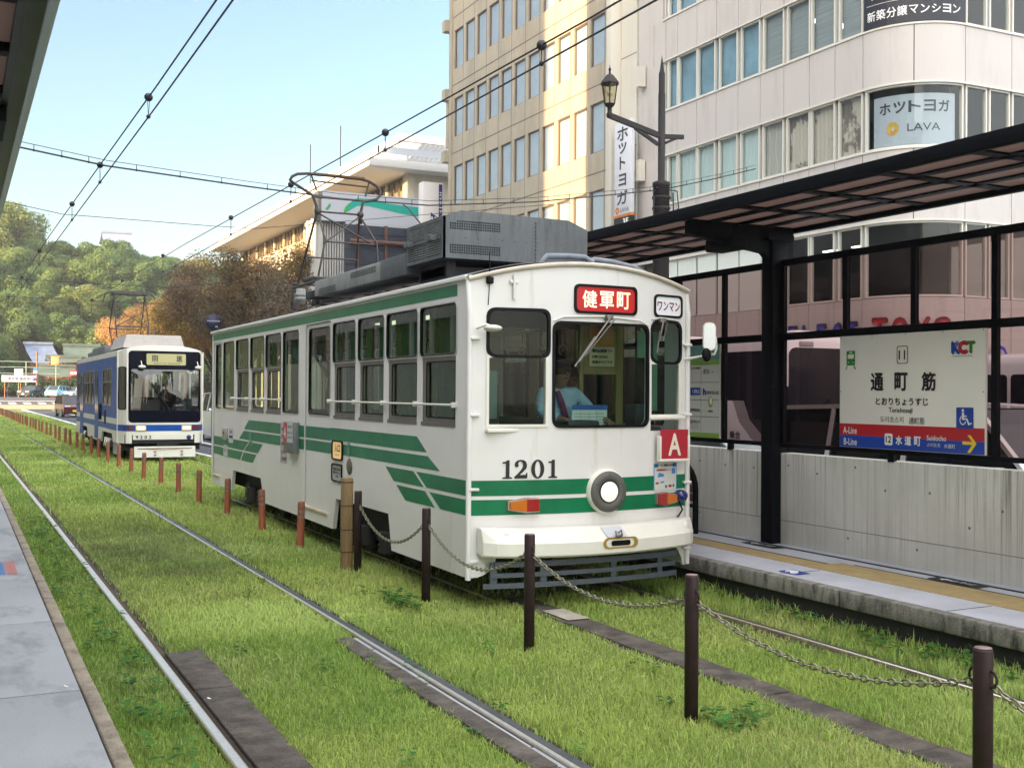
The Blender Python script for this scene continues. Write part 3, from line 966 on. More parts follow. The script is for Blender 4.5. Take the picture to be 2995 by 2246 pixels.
b.poly(P, arc+arc2, d0=.005)
b.build('wheelchair_symbol', CAPW, sg)

# sponsor board left of the post
ab = thing('sponsor_board', 'white sponsor notice board with small logos behind the tram mirror', 'sign', (2.77, 2.0, 1.42))
b = MB(); b.box(2.765, 2.785, 1.575, 2.42, 1.405, 2.505, 0)
b.build('board', mat('board_white', (.60, .62, .55), .4), ab)
P = FX(2.764)
b = MB(); b.poly(P, [(-2.42, 2.33), (-1.575, 2.33), (-1.575, 2.505), (-2.42, 2.505)], d0=.002); b.build('picture_band', mat('band_blue', (.06, .25, .45), .5, col2=(.25, .45, .12), vs=7), ab)
b = MB()
b.poly(P, [(-2.42, 2.27), (-1.575, 2.27), (-1.575, 2.328), (-2.42, 2.328)], d0=.002); b.poly(P, [(-2.42, 1.405), (-1.575, 1.405), (-1.575, 1.46), (-2.42, 1.46)], d0=.002)
b.poly(P, circ(-1.745, 1.83, .045, 14, .07), d0=.002)
b.build('green_band', mat('band_green', (.22, .42, .05), .5), ab)
b = MB()
for z in (2.06, 1.85, 1.65): b.poly(P, [(-2.42, z), (-1.575, z), (-1.575, z+.004), (-2.42, z+.004)], d0=.002)
b.poly(P, [(-1.935, 1.46), (-1.931, 1.46), (-1.931, 2.27), (-1.935, 2.27)], d0=.002)
b.text('ÆON', P, -1.83, 2.19, .12, .055, .003); b.text('▲', P, -1.71, 2.19, .02, .025, .003); b.text('熊本法人会', P, -1.70, 1.94, .22, .045, .003, 0, .01)
b.text('化学株式会社', P, -2.05, 1.73, .20, .035, .003, 0, .02); b.text('マルミヤストア', P, -2.06, 1.585, .22, .045, .003, 0, .03)
b.text('サンセイ町薬局', P, -2.05, 2.235, .20, .025, .003, 0, .02); b.text('全国環境', P, -1.745, 1.72, .09, .022, .003, 0, .02)
for z in (1.545, 1.525, 1.505): b.text('熊本のまちの店です', P, -2.05, z, .17, .013, .003)
b.build('lettering', INK, ab)
b = MB(); b.poly(P, rr(-2.16, -1.945, 1.91, 2.0, .004), d0=.003); b.build('blue_label', BLUE, ab)
b = MB(); b.text('くまもと', P, -2.03, 1.955, .15, .05, .005, 0, .02); b.poly(P, circ(-1.735, 1.84, .025, 12, .045), d0=.004); b.build('white_lettering', CAPW, ab)
b = MB(); b.text('h', P, -1.86, 1.95, .05, .07, .003, 0, .06); b.build('logo', BLUE, ab)

# leaning bench end behind the tram
bn = thing('leaning_bench', 'black arched steel bench end with brown slats against the concrete wall', 'bench', (2.45, 2.2, .3))
for yy in (1.60, 3.0):
    s_ = 1 if yy < 2 else -1
    b = MB(); b.tube([(2.45, yy, .3), (2.45, yy, .80)]+[(2.45, yy+s_*.30*(1-math.cos(a)), .80+.31*math.sin(a)) for a in [PI/2*k/6 for k in range(1, 7)]]+[(2.45, 2.3, 1.11)], .034, 8)
    b.tube([(2.45, yy, .62), (2.45, 2.3, .62)], .022, 8)
    b.build('leg', BLKST, bn)
b = MB()
for k in range(4): b.box(2.46, 2.495, 1.66+.03*k, 2.94-.03*k, .67+k*.1, .76+k*.1, 0, .005)
b.build('backrest', mat('bench_slat', (.19, .075, .05), .6, var=.3, vs=8), bn)

# left shelter canopy
lc = thing('left_canopy', 'olive grey shelter canopy edge cutting the top left corner', 'shelter', (-5.9, 2, .3))
OLV = mat('canopy_olive', (.030, .036, .022), .5, var=.3, vs=5)
b = MB()
b.box(-5.00, -4.862, -9, 9.0, 3.85, 4.02, 0, .006)
b.box(-4.955, -4.945, -9, 9.0, 3.846, 3.852, 0)
b.build('fascia', OLV, lc)
b = MB(); b.box(-4.860, -4.80, -9, 9.02, 3.87, 4.10, 0, .008); b.build('gutter', mat('gutter_pale', (.50, .55, .62), .35), lc)
b = MB()
for k in range(19): b.box(-7.2, -5.0, -9+k*.98, -8.9+k*.98, 3.82, 3.89)
b.box(-5.3, -4.96, -.72, -.02, 3.74, 3.845)
b.build('beam', BLKST, lc)
b = MB(); b.poly(FZ(3.875), [(-7.2, -9), (-5.0, -9), (-5.0, 9), (-7.2, 9)]); b.build('roof_sheet', GL_ROOF, lc)
for y in (-6, -1.2, 3.6, 8.4):
    b = MB(); b.box(-6.4, -6.22, y-.09, y+.09, .3, 3.86); b.build('post', BLKST, lc)
# ---------------------------------------------------------------- people
def skin_body(name, verts, edges, radii, m, parent, sub=2, root=0):
    me = bpy.data.meshes.new(name)
    off = OFF.get(parent.name, Vector()) if parent else Vector()
    me.from_pydata([tuple(Vector(v)-off) for v in verts], edges, [])
    me.materials.append(m)
    o = bpy.data.objects.new(name, me)
    COL.objects.link(o)
    if parent:
        o.parent = parent
        OFF[o.name] = off
    sk = o.modifiers.new('skin', 'SKIN')
    sk.use_smooth_shade = True
    ss = o.modifiers.new('subdivision', 'SUBSURF')
    ss.levels = ss.render_levels = sub
    if not me.skin_vertices: me.skin_vertices.new()
    for i, r in enumerate(radii):
        sv = me.skin_vertices[0].data[i]
        sv.radius = (r, r) if not isinstance(r, tuple) else r
        sv.use_root = (i == root)
    return o
def person(label, base, rz, seated, shirt, hands=None, cap=True, look=0., sash=False, scale=1., hz=None):
    """local frame: facing -Y; base is the point on the floor below the pelvis"""
    hz = hz or (.50 if seated else .92)
    t = thing('person', label, 'person', base)
    def G(x, y, z):
        c, s = math.cos(rz), math.sin(rz)
        return (base[0]+(x*c-y*s)*scale, base[1]+(x*s+y*c)*scale, base[2]+z*scale)
    V, E, Rr = [], [], []
    def add(p, r, par=None):
        V.append(G(*p)); Rr.append(tuple(q*scale for q in r) if isinstance(r, tuple) else r*scale)
        if par is not None: E.append((par, len(V)-1))
        return len(V)-1
    pel = add((0, 0, hz), .135)
    wst = add((0, -.01, hz+.17), .12, pel)
    chs = add((0, -.03, hz+.36), (.165, .12), wst)
    nck = add((0, -.03, hz+.485), .058, chs)
    hd0 = add((0, -.05, hz+.545), .072, nck)
    hd1 = add((0, -.06, hz+.63), .096, hd0)
    hd2 = add((0, -.045, hz+.72), .078, hd1)
    hands = hands or {-1: (-.2, -.42, hz+.16), 1: (.2, -.42, hz+.16)}
    palms = {}
    for s in (-1, 1):
        sh = add((s*.185, -.02, hz+.43), .062, chs)
        h = Vector(hands[s])
        S0 = Vector((s*.2, -.02, hz+.43))
        mid = (S0+h)/2+Vector((s*.10, .08, -.07))
        el = add(tuple(mid), .047, sh)
        wr = add(tuple(h), .030, el)
        d = (h-mid).normalized()
        pm = add(tuple(h+d*.07), (.036, .022), wr)
        palms[s] = (h+d*.09, d, pm)
        sd = d.cross(Vector((0, 0, 1))).normalized()
        for k, (o, L) in enumerate(((-.028, .066), (-.009, .078), (.010, .074), (.027, .058))):
            q = h+d*.105+sd*o
            f1 = add(tuple(q), .0105, pm)
            f2 = add(tuple(q+d*L*.5+Vector((0, 0, -.010))), .0092, f1)
            add(tuple(q+d*L*.8+Vector((0, 0, -.032))), .0080, f2)
        th = add(tuple(h+d*.045+sd*(-s*.036)), .011, wr)
        add(tuple(h+d*.085+sd*(-s*.050)+Vector((0, 0, -.012))), .009, th)
        hp = add((s*.09, 0, hz-.03), .085, pel)
        if seated:
            kn = add((s*.12, -.42, hz-.02), .062, hp)
            an = add((s*.12, -.44, .09), .042, kn)
        else:
            kn = add((s*.10, -.02, .48), .060, hp)
            an = add((s*.10, .0, .09), .042, kn)
        add((s*.12, -.16 if not seated else -.60, .04), .035, an)
    body = skin_body('body', V, E, Rr, SKIN, t)
    # clothes: their own, slightly larger surface over trunk, arms and legs
    idx = [pel, wst, chs, nck]
    cv, ce, cr = [V[pel], V[wst], V[chs], G(0, -.03, hz+.475)], [(0, 1), (1, 2), (2, 3)], [.15*scale, .137*scale, (.182*scale, .137*scale), .066*scale]
    for s in (-1, 1):
        h = Vector(hands[s]); S0 = Vector((s*.2, -.02, hz+.43)); mid = (S0+h)/2+Vector((s*.10, .08, -.07))
        b0 = len(cv)
        cv += [G(s*.190, -.02, hz+.435), G(*mid), G(*(mid+(h-mid)*.8))]
        ce += [(2, b0), (b0, b0+1), (b0+1, b0+2)]
        cr += [.080*scale, .064*scale, .050*scale]
    skin_body('shirt', cv, ce, cr, shirt, t)
    tv, te, tr = [G(0, 0, hz-.02)], [], [.145*scale]
    for s in (-1, 1):
        b0 = len(tv)
        if seated: tv += [G(s*.09, -.02, hz-.03), G(s*.12, -.42, hz-.02), G(s*.12, -.44, .14)]
        else: tv += [G(s*.09, 0, hz-.05), G(s*.10, -.02, .48), G(s*.10, 0, .10)]
        te += [(0, b0), (b0, b0+1), (b0+1, b0+2)]
        tr += [.10*scale, .078*scale, .062*scale]
    skin_body('trousers', tv, te, tr, NAVY, t)
    # face and hair
    hc = Vector((0, -.055, hz+.645))
    b = MB()
    b.sphere(G(*(hc+Vector((0, .018, .028)))), .112*scale, (.92, 1.0, .98), 16)
    b.sphere(G(*(hc+Vector((0, .05, -.03)))), .090*scale, (1.0, .8, .9), 12)
    b.build('hair', HAIR, t)
    b = MB()
    b.sphere(G(*(hc+Vector((0, -.102, -.012)))), .018*scale, (.7, 1, 1.2), 8)
    for s in (-1, 1): b.sphere(G(*(hc+Vector((s*.098, 0, -.005)))), .024*scale, (.4, .7, 1.2), 8)
    b.build('nose_and_ears', SKIN, body)
    b = MB()
    for s in (-1, 1): b.sphere(G(*(hc+Vector((s*.034, -.088, .018)))), .013*scale, (1.2, .6, .7), 8)
    b.sphere(G(*(hc+Vector((0, -.090, -.055)))), .02*scale, (1.3, .4, .3), 8)
    b.build('eyes_and_mouth', INK, body)
    if cap:
        b = MB()
        b.lathe([(.0, .075), (.125, .07), (.13, .045), (.108, .02), (.108, -.015)], (0, 0, 0), 18)
        b.poly(FZ(-.012), [(.10*math.cos(a), -.02+.17*math.sin(a)) for a in [PI+PI*k/10 for k in range(11)]], d0=0, d1=.008)
        b.v = [G(hc.x+q[0], hc.y+.01+q[1], hc.z+.055+q[2]) for q in b.v]
        b.build('cap', NAVY, t)
    if sash:
        b = MB()
        q = [(-.10, -.135, hz+.46), (-.075, -.175, hz+.36), (-.03, -.178, hz+.22), (.02, -.165, hz+.08)]
        for i in range(3): b.obox(G(*q[i]), G(*q[i+1]), .05*scale, .02*scale, up=(0, -1, .2))
        b.build('sash', mat('sash_red', (.26, .02, .05), .6, col2=(.02, .02, .12), vs=40), t)
    return t

# ---------------------------------------------------------------- the green and white tram
HWID, LEN = 1.17, 11.05
def yf(x): return -.16*(1-min(1, (x/HWID)**2))
def ztop(x): return 2.925+.175*(1-min(1, (x/HWID)**2))
TR = thing('green_tram', 'white tram with green stripes and number 1201 stopped at the shelter platform', 'tram', (0, 5.5, 0))
def Y(y0, y1, z0, z1, r, n=4): return rr(-y0, -y1, z0, z1, r, n)
SIDE = FX(-HWID)
UP_W = [(9.14, 8.28), (8.16, 7.31), (7.22, 6.36), (3.97, 3.13), (3.03, 2.19), (2.10, 1.23), (1.15, .28)]
TALL = [(10.08, 9.27), (6.25, 5.46)]
holes = [Y(a, c, 2.275, 2.735, .05) for a, c in UP_W]+[Y(a-.03, c+.015, 1.60, 2.255, .01) for a, c in UP_W]+[Y(a, c, 1.635, 2.735, .05) for a, c in TALL]
DOORS = [(5.185, 4.06), (10.93, 10.24)]
# outline of the side with bogie openings; doors are open notches filled by the door leaves
out = [(-11.03, .30), (-9.44, .30), (-9.31, .63), (-7.48, .63), (-7.29, .285), (-5.19, .278)]
out += [(-3.95, .272), (-3.83, .645), (-2.03, .645), (-1.93, .272), (0, .272), (0, 2.965), (-11.03, 2.965)]
holes_l = holes+[Y(5.185, 4.06, .42, 2.785, .07), Y(10.93, 10.24, .44, 2.77, .06)]
b = MB()
b.poly(SIDE, out, [h[::-1] for h in holes_l], 0, -.05, 0)
SR = FXp(HWID)
rh = [rr(y0, y0+.85, 1.60, 2.72, .05) for y0 in (.3, 1.25, 2.2, 3.2, 5.4, 6.4, 7.35, 8.3, 9.3)]
b.poly(SR, [(0, .272), (1.93, .272), (2.03, .645), (3.83, .645), (3.95, .272), (7.29, .285), (7.48, .63), (9.31, .63), (9.44, .30), (11.03, .30), (11.03, 2.965), (0, 2.965)], [h[::-1] for h in rh], 0, -.05, 0)
b.poly(FYp(11.03), [(-1.165, .3), (1.165, .3), (1.165, 2.95), (.6, 3.1), (-.6, 3.1), (-1.165, 2.95)], [rr(-.5, .5, 1.6, 2.6, .06)[::-1], rr(.62, 1.05, 1.6, 2.6, .06)[::-1], rr(-1.05, -.62, 1.6, 2.6, .06)[::-1]], 0, -.04, .0)
b.build('body', WHITE, TR)
# front: bent sheet with window openings
FW = {'upper_left': rr(-1.0, -.45, 2.255, 2.66, .07), 'low_left': rr(-1.0, -.47, 1.635, 2.235, .004), 'middle': rr(-.385, .635, 1.625, 2.555, .075), 'upper_right': rr(.70, 1.075, 2.225, 2.605, .08), 'low_right': rr(.685, 1.055, 1.72, 2.205, .004), 'slot': rr(.685, 1.06, 1.565, 1.665, .004)}
def bent(loops, m_holes, d0, d1, mm=0, step=.09):
    t = MB()
    t.poly(FY(0), loops, m_holes, mm, d0, d1)
    bm = bmesh.new()
    vs = [bm.verts.new(q) for q in t.v]
    for f in t.f:
        try: bm.faces.new([vs[i] for i in f])
        except ValueError: pass
    x = -1.2
    while x < 1.2:
        bmesh.ops.bisect_plane(bm, geom=list(bm.verts)+list(bm.edges)+list(bm.faces), plane_co=(x, 0, 0), plane_no=(1, 0, 0), dist=1e-5)
        x += step
    for q in bm.verts: q.co.y += yf(q.co.x)
    bmesh.ops.remove_doubles(bm, verts=list(bm.verts), dist=1e-5)
    return bm
xs = [HWID-2*HWID*k/20 for k in range(21)]
outer = [(-1.17, .272)]+[(-1.14+.22*math.sin(a), .272+.22*(1-math.cos(a))*.9) for a in [PI/2*k/6 for k in range(1, 7)]]
outer += [(.98, .47), (1.05, .42), (1.11, .33), (1.135, .25), (1.17, .25)]+[(x, ztop(x)) for x in xs]
b = MB(); b.bm(bent(outer, [q[::-1] for q in FW.values()], -.04, 0))
b.build('front_panel', WHITE, TR)
class BentF:
    def at(s, u, v, d=0): return Vector((u, yf(u)-d, v))
BF = BentF()
def bent_part(name, loop, holes, d0, d1, m, parent=None, **k):
    b = MB(); b.bm(bent(loop, [h[::-1] for h in holes], d0, d1)); return b.build(name, m, parent or TR, **k)
# brow over the front
b = MB()
pts = [(x*1.012, yf(x)-.012, ztop(x)+.004) for x in xs]
b.tube(pts, .022, 8)
b.build('roof_brow', mat('brow_tan', (.60, .52, .42), .5, var=.2, vs=6), TR)
# roof
b = MB()
prof = []
for k in range(21):
    x = -1.2+2.4*k/20
    prof.append((x, 2.955+.195*(1-abs(x/1.2)**2.4)))
ysr = [.0, .06, .2, 1, 3, 5.5, 8, 10, 10.8, 11.02, 11.06]
sc = [.93, .985, 1, 1, 1, 1, 1, 1, 1, .985, .90]
v = [(x, y, 2.93+(z-2.93)*s) for y, s in zip(ysr, sc) for x, z in prof]
k = len(prof)
b.add(v, [(i*k+j, i*k+j+1, (i+1)*k+j+1, (i+1)*k+j) for i in range(len(ysr)-1) for j in range(k-1)], 0, True)
b.build('roof', ROOFG, TR)
b = MB()
for s in (-1, 1): b.box(s*1.165, s*1.205, .03, 11.05, 2.925, 2.968, 0, .008)
b.build('gutter', WHITE, TR)
# green stripes, wrapped round the nose
b = MB()
def q4(*p): return [(-y, z) for y, z in p]
for p in ([(10.95, 2.80), (.27, 2.80), (.27, 2.905), (10.95, 2.905)],
          [(8.55, 1.325), (5.19, 1.325), (5.19, 1.475), (8.25, 1.475)], [(8.89, 1.165), (5.19, 1.165), (5.19, 1.30), (8.57, 1.30)],
          [(4.055, 1.34), (.97, 1.34), (1.23, 1.485), (4.055, 1.485)], [(4.055, 1.18), (.64, 1.18), (.945, 1.305), (4.055, 1.305)],
          [(1.87, 1.0), (1.04, 1.0), (1.32, 1.137), (2.12, 1.137)], [(1.53, .828), (.76, .828), (1.01, .965), (1.79, .965)],
          [(.97, 1.0), (0, 1.0), (0, 1.137), (1.24, 1.137)], [(.63, .828), (0, .828), (0, .965), (.90, .965)],
          [(10.235, .99), (8.60, .99), (8.24, 1.137), (10.235, 1.137)], [(10.235, .828), (8.82, .828), (8.62, .962), (10.235, .962)],
          [(8.53, .99), (7.66, .99), (7.36, 1.137), (8.18, 1.137)], [(8.74, .828), (7.97, .828), (7.75, .962), (8.57, .962)]):
    b.poly(SIDE, q4(*p), d0=.003)
for z0, z1 in ((1.0, 1.137), (.828, .965)):
    t2 = MB(); b.bm(bent([(-1.172, z0), (1.172, z0), (1.172, z1), (-1.172, z1)], [], .0035, None))
    b.poly(SR, [(0, z0), (1.3, z0), (1.3, z1), (0, z1)], d0=.003)
b.build('green_stripes', GREEN, TR)
# side windows
def gasket_win(loop, pl, par, name='window', w=.018, silver=True):
    b = MB(); b.ring(pl, loop, w, -.02, .008)
    o = b.build(name, BLACK, par)
    if silver:
        b = MB(); b.ring(pl, ngrow(loop, .012), .008, .0, .010); b.build('trim', CHROME, o)
    b = MB(); b.poly(pl, loop, d0=-.012); b.build('pane', GL_TRAM, o)
    return o
for a, c in UP_W:
    gasket_win(Y(a-.005, c+.005, 2.28, 2.73, .05), SIDE, TR)
    L = Y(a-.03, c+.015, 1.60, 2.255, .006)
    b = MB()
    b.poly(SIDE, L, [Y(a-.13, c+.03, 1.675, 2.215, .03)[::-1]], 0, -.045, -.012)
    b.poly(SIDE, Y(a-.03, c+.015, 1.60, 1.635, .002), m=0, d0=-.012, d1=.006)
    o = b.build('sash', BRONZE, TR)
    b = MB(); b.ring(SIDE, Y(a-.13, c+.03, 1.675, 2.215, .03), .012, -.014, -.004, 0, True); b.build('gasket', BLACK, o)
    b = MB(); b.poly(SIDE, Y(a-.13, c+.03, 1.675, 2.215, .03), d0=-.03); b.build('pane', GL_TRAM, o)
for a, c in TALL: gasket_win(Y(a-.005, c+.005, 1.64, 2.73, .05), SIDE, TR)
for q in rh: gasket_win(q, SR, TR)
# doors
for (a, c), nm, gl in ((DOORS[0], 'passenger door', (5.05, 4.16)), (DOORS[1], 'rear door', (10.78, 10.36))):
    z0 = .40 if c < 9 else .43
    b = MB()
    lp = Y(a-.012, c+.012, z0, 2.775, .06)
    win = Y(gl[0], gl[1], 1.64, 2.715, .05)
    b.poly(SIDE, lp, [win[::-1]], 0, -.045, -.022)
    o = b.build('door', WHITE, TR)
    b = MB()
    for p in ([(a, 1.165), (c, 1.165), (c, 1.30), (a, 1.30)], [(a, 1.325), (c, 1.325), (c, 1.475), (a, 1.475)]) if c < 9 else ([(a, .99), (c, .99), (c, 1.137), (a, 1.137)], [(a, .828), (c, .828), (c, .962), (a, .962)]):
        b.poly(SIDE, q4(*p), d0=-.0195)
    b.build('door_stripe', GREEN, o)
    gasket_win(win, Pl((-HWID+.022, 0, 0), (0, -1, 0), (0, 0, 1)), o)
    b = MB(); b.box(-1.185, -1.15, c+.1, a-.06, z0+.005, z0+.045, 0, .006); b.build('door_step', mat('step_cream', (.60, .52, .36), .5, var=.3, vs=9), o)
    b = MB()
    b.poly(SIDE, [(-a-.004, z0-.02), (-a+.012, z0-.02), (-a+.012, 2.75), (-a-.004, 2.75)], d0=-.012)
    b.build('door_seam', BLACK, o)
# window guard rails
for a, c in ((9.33, 6.35), (4.04, .27)):
    b = MB(); b.tube([(-1.21, a, 1.805), (-1.21, c, 1.805)], .011, 8)
    n = 4 if a > 5 else 5
    for k in range(n): yy = a-(a-c)*k/(n-1); b.tube([(-1.215, yy, 1.805), (-1.16, yy, 1.80)], .012, 6); b.box(-1.225, -1.165, yy-.012, yy+.012, 1.78, 1.83, 0, .004)
    b.build('guard_rail', mat('rail_white', (.72, .69, .62), .35), TR)
# side fittings
o = tag(bpy.data.objects.new('x', None))
bpy.data.objects.remove(o)
b = MB(); b.ring(SIDE, Y(3.945, 3.58, 1.125, 1.325, .03), .016, 0, .02); b.ring(SIDE, Y(3.955, 3.595, .865, 1.05, .03), .014, 0, .018)
eo = b.build('entrance_sign', BLACK, TR)
b = MB(); b.poly(SIDE, Y(3.945, 3.58, 1.125, 1.325, .03), d0=.006); b.build('lit_face', mat('sign_lit', (.55, .40, .18), .4, emit=(1, .62, .25), es=.12), eo)
b = MB(); b.poly(SIDE, Y(3.955, 3.595, .865, 1.05, .03), d0=.006); b.build('notice_face', mat('notice_grey', (.42, .43, .42), .5), eo)
b = MB(); b.text('入口', SIDE, -3.763, 1.25, .20, .085, .009, 0, .03); b.text('Entrance', SIDE, -3.763, 1.175, .16, .025, .009)
for z, t in ((1.00, '整理券をお取り'), (.96, '乗車口はうしろ'), (.915, 'です'), ): b.text(t, SIDE, -3.775, z, .27 if len(t) > 3 else .1, .026, .009, 0, .03)
b.build('lettering', INK, eo)
b = MB(); b.lathe([(0, -.012), (.085, -.010), (.095, -.004), (.095, .0)], (-1.172, 3.315, 1.06), 20, 'x'); b.build('emblem_disc', mat('emblem_bronze', (.10, .085, .06), .5, .5, col2=(.22, .19, .15), vs=30), TR)
b = MB(); b.box(-1.255, -1.172, 5.42, 5.90, 1.10, 1.51, 0, .008); ro = b.build('route_box', mat('route_box_grey', (.16, .17, .17), .4), TR)
b = MB(); PB = FX(-1.2555); b.poly(PB, [(-5.895, 1.24), (-5.72, 1.24), (-5.72, 1.505), (-5.895, 1.505)], d0=.002); b.build('red_field', RED, ro)
b = MB(); b.poly(PB, [(-5.715, 1.24), (-5.43, 1.24), (-5.43, 1.505), (-5.715, 1.505)], d0=.002); b.build('white_field', mat('field_grey', (.50, .53, .53), .5), ro)
b = MB(); b.text('A', PB, -5.81, 1.37, .10, .14, .004, 0, .02); b.build('lettering', CAPW, ro)
b = MB(); b.text('健軍町ゆき', PB, -5.57, 1.45, .22, .04, .004); b.text('通町筋 水道町', PB, -5.57, 1.37, .24, .03, .004); b.text('九品寺交差点', PB, -5.57, 1.31, .22, .03, .004); b.build('small_lettering', INK, ro)
b = MB(); b.poly(SIDE, Y(6.36, 6.02, .93, 1.49, .01), d0=.004); po = b.build('poster', mat('poster_pale', (.50, .52, .50), .5, col2=(.52, .30, .34), vs=6), TR)
b = MB()
for z, t in ((1.40, 'お知らせ'), (1.3, '安全のため'), (1.2, '全国交通系'), (1.08, 'ICカード'), (.99, 'ご利用')): b.text(t, SIDE, -6.19, z, .24, .05, .006, 0, .02)
b.build('poster_text', mat('poster_ink', (.20, .10, .16), .6), po)
b = MB(); b.poly(SIDE, Y(9.64, 9.32, 1.07, 1.31, .01), d0=.004); b.poly(SIDE, Y(10.04, 9.72, .83, 1.02, .03), d0=.004); s1 = b.build('sticker', mat('sticker_white', (.58, .58, .58), .5), TR)
b = MB(); b.text('乗務員', SIDE, -9.48, 1.25, .2, .05, .006); b.poly(SIDE, Y(9.62, 9.34, 1.15, 1.19, .003), d0=.006); b.text('非常コック', SIDE, -9.88, .93, .24, .05, .006); b.build('sticker_text', mat('sticker_ink', (.06, .06, .12), .6), s1)
b = MB(); b.box(-1.205, -1.17, 9.72, 10.04, 1.10, 1.31, 0, .015); lb = b.build('side_lamp', mat('lamp_grey', (.35, .34, .32), .4), TR)
b = MB(); b.sphere((-1.205, 9.88, 1.24), .045, (.5, 1, 1), 12); b.build('lens', mat('lens_amber', (.40, .11, .01), .2, coat=1), lb)
b = MB()
for yy in (3.34, 8.10):
    n = 7 if yy < 5 else 9
    for k in range(n): b.box(-1.186, -1.17, yy-.04-(.05 if n == 9 else 0), yy+.04+(.05 if n == 9 else 0), 1.27-k*.022+(.05 if n == 7 else 0), 1.283-k*.022+(.05 if n == 7 else 0))
b.build('louvre', mat('louvre_green', (.10, .30, .18), .4), TR)

# front windows, panes, wipers
for nm in ('upper_left', 'middle', 'upper_right'):
    o = bent_part('front_window', ngrow(FW[nm], .022), [ngrow(FW[nm], -.004)], -.02, .014, BLACK)
    bent_part('pane', FW[nm], [], -.012, None, GL_FRONT, o)
for nm in ('low_left', 'low_right'):
    o = bent_part('front_window', ngrow(FW[nm], .022), [ngrow(FW[nm], -.002)], -.02, .012, CREAM)
    bent_part('pane', FW[nm], [], -.012, None, GL_FRONT, o)
b = MB()
b.box(-1.03, -.45, -.10, -.045, 1.565, 1.60, 0, .006)
b.box(.66, 1.08, -.125, -.06, 1.675, 1.71, 0, .006)
b.build('window_ledge', CREAM, TR)
b = MB()
b.tube([(-.40, yf(.4)-.010, 2.575), (-.31, yf(.3)-.016, 2.615), (.1, yf(.1)-.016, 2.632), (.53, yf(.5)-.016, 2.610), (.64, yf(.6)-.010, 2.565)], .008, 6)
b.tube([(.69, yf(.69)-.012, 2.63), (.80, yf(.8)-.018, 2.648), (1.05, yf(1.05)-.012, 2.63)], .008, 6)
b.build('drip_moulding', WHITE, TR)
for pts in (((.165, 2.615), (.135, 2.585), (-.155, 2.205), (-.19, 2.165)), ((.805, 2.615), (.79, 2.58), (.765, 2.42), (.745, 2.31))):
    b = MB()
    (ax, az), (bx, bz), (cx, cz), (dx, dz) = pts
    b.tube([(ax, yf(ax)-.05, az), (bx, yf(bx)-.06, bz), (cx, yf(cx)-.035, cz)], .009, 6)
    b.tube([(ax+.05, yf(ax)-.05, az-.01), (cx+.06, yf(cx)-.033, cz+.05)], .006, 6)
    b.tube([(cx+(bx-cx)*.62, yf(cx)-.022, cz+(bz-cz)*.62), (dx, yf(dx)-.022, dz)], .010, 6)
    b.box(ax-.035, ax+.035, yf(ax)-.055, yf(ax), az-.015, az+.03, 0, .006)
    b.build('wiper', mat('wiper_metal', (.20, .19, .17), .45, .6), TR)
# destination and one-man signs
lp = rr(-.175, .485, 2.672, 2.905, .045)
o = bent_part('destination_sign', ngrow(lp, .018), [ngrow(lp, -.004)], -.01, .018, BLACK)
bent_part('lit_face', lp, [], .004, None, mat('dest_red', (.42, .008, .012), .35, emit=(1, .05, .03), es=.035), o)
b = MB()
for c, u in (('健', -.03), ('軍', .155), ('町', .345)): b.text(c, BF, u, 2.788, .150, .155, .008, 0, .012)
b.build('lettering', mat('lit_letters', (.8, .7, .5), .4, emit=(1, .78, .48), es=.26), o)
lp = rr(.735, 1.085, 2.672, 2.858, .04)
o = bent_part('driver_only_sign', ngrow(lp, .016), [ngrow(lp, -.004)], -.01, .016, BLACK)
bent_part('face', lp, [], .004, None, mat('sign_face_white', (.75, .76, .78), .3, emit=(.9, .95, 1), es=.03), o)
b = MB(); b.text('ワンマン', BF, .912, 2.763, .30, .085, .008, 0, .018); b.build('lettering', mat('maroon_ink', (.22, .01, .05), .5), o)
# number 1201 in slab-serif figures
def digits(s, u, v, w, h, gap, sf, b, d=.006):
    for ch in s:
        U = lambda a, c, u=u: (u+a*w, v+c*h)
        if ch == '1':
            b.poly(sf, [U(*p) for p in ((.12, 0), (.88, 0), (.88, .07), (.68, .09), (.68, 1), (.45, 1), (.40, .93), (.12, .90), (.12, .82), (.38, .82), (.38, .09), (.12, .07))], d0=d)
        elif ch == '0':
            o_ = [U(.5+.5*math.cos(a), .5+.52*math.sin(a)) for a in [2*PI*k/28 for k in range(28)]]
            i_ = [U(.5+.21*math.cos(a), .5+.43*math.sin(a)) for a in [2*PI*k/28 for k in range(28)]]
            b.poly(sf, o_, [i_[::-1]], d0=d)
        elif ch == '2':
            b.poly(sf, [U(*p) for p in ((.02, 0), (.98, 0), (1.0, .30), (.90, .30), (.86, .20), (.42, .19), (.70, .38), (.92, .55), (.97, .72), (.90, .90), (.72, 1.0), (.45, 1.02), (.22, .97), (.06, .85), (.04, .70), (.13, .61), (.27, .62), (.35, .71), (.30, .80), (.36, .90), (.48, .93), (.60, .88), (.66, .76), (.64, .62), (.50, .45), (.25, .25), (.02, .10))], d0=d)
        elif ch == '9':
            o_ = [U(.5+.48*math.cos(a), .68+.34*math.sin(a)) for a in [2*PI*k/24 for k in range(24)]]
            i_ = [U(.5+.27*math.cos(a), .68+.19*math.sin(a)) for a in [2*PI*k/24 for k in range(24)]]
            b.poly(sf, o_, [i_[::-1]], d0=d)
            b.poly(sf, [U(*p) for p in ((.74, .62), (.98, .66), (.90, .35), (.62, .02), (.20, 0), (.22, .15), (.52, .17), (.70, .36))], d0=d)
        u += gap*w
b = MB()
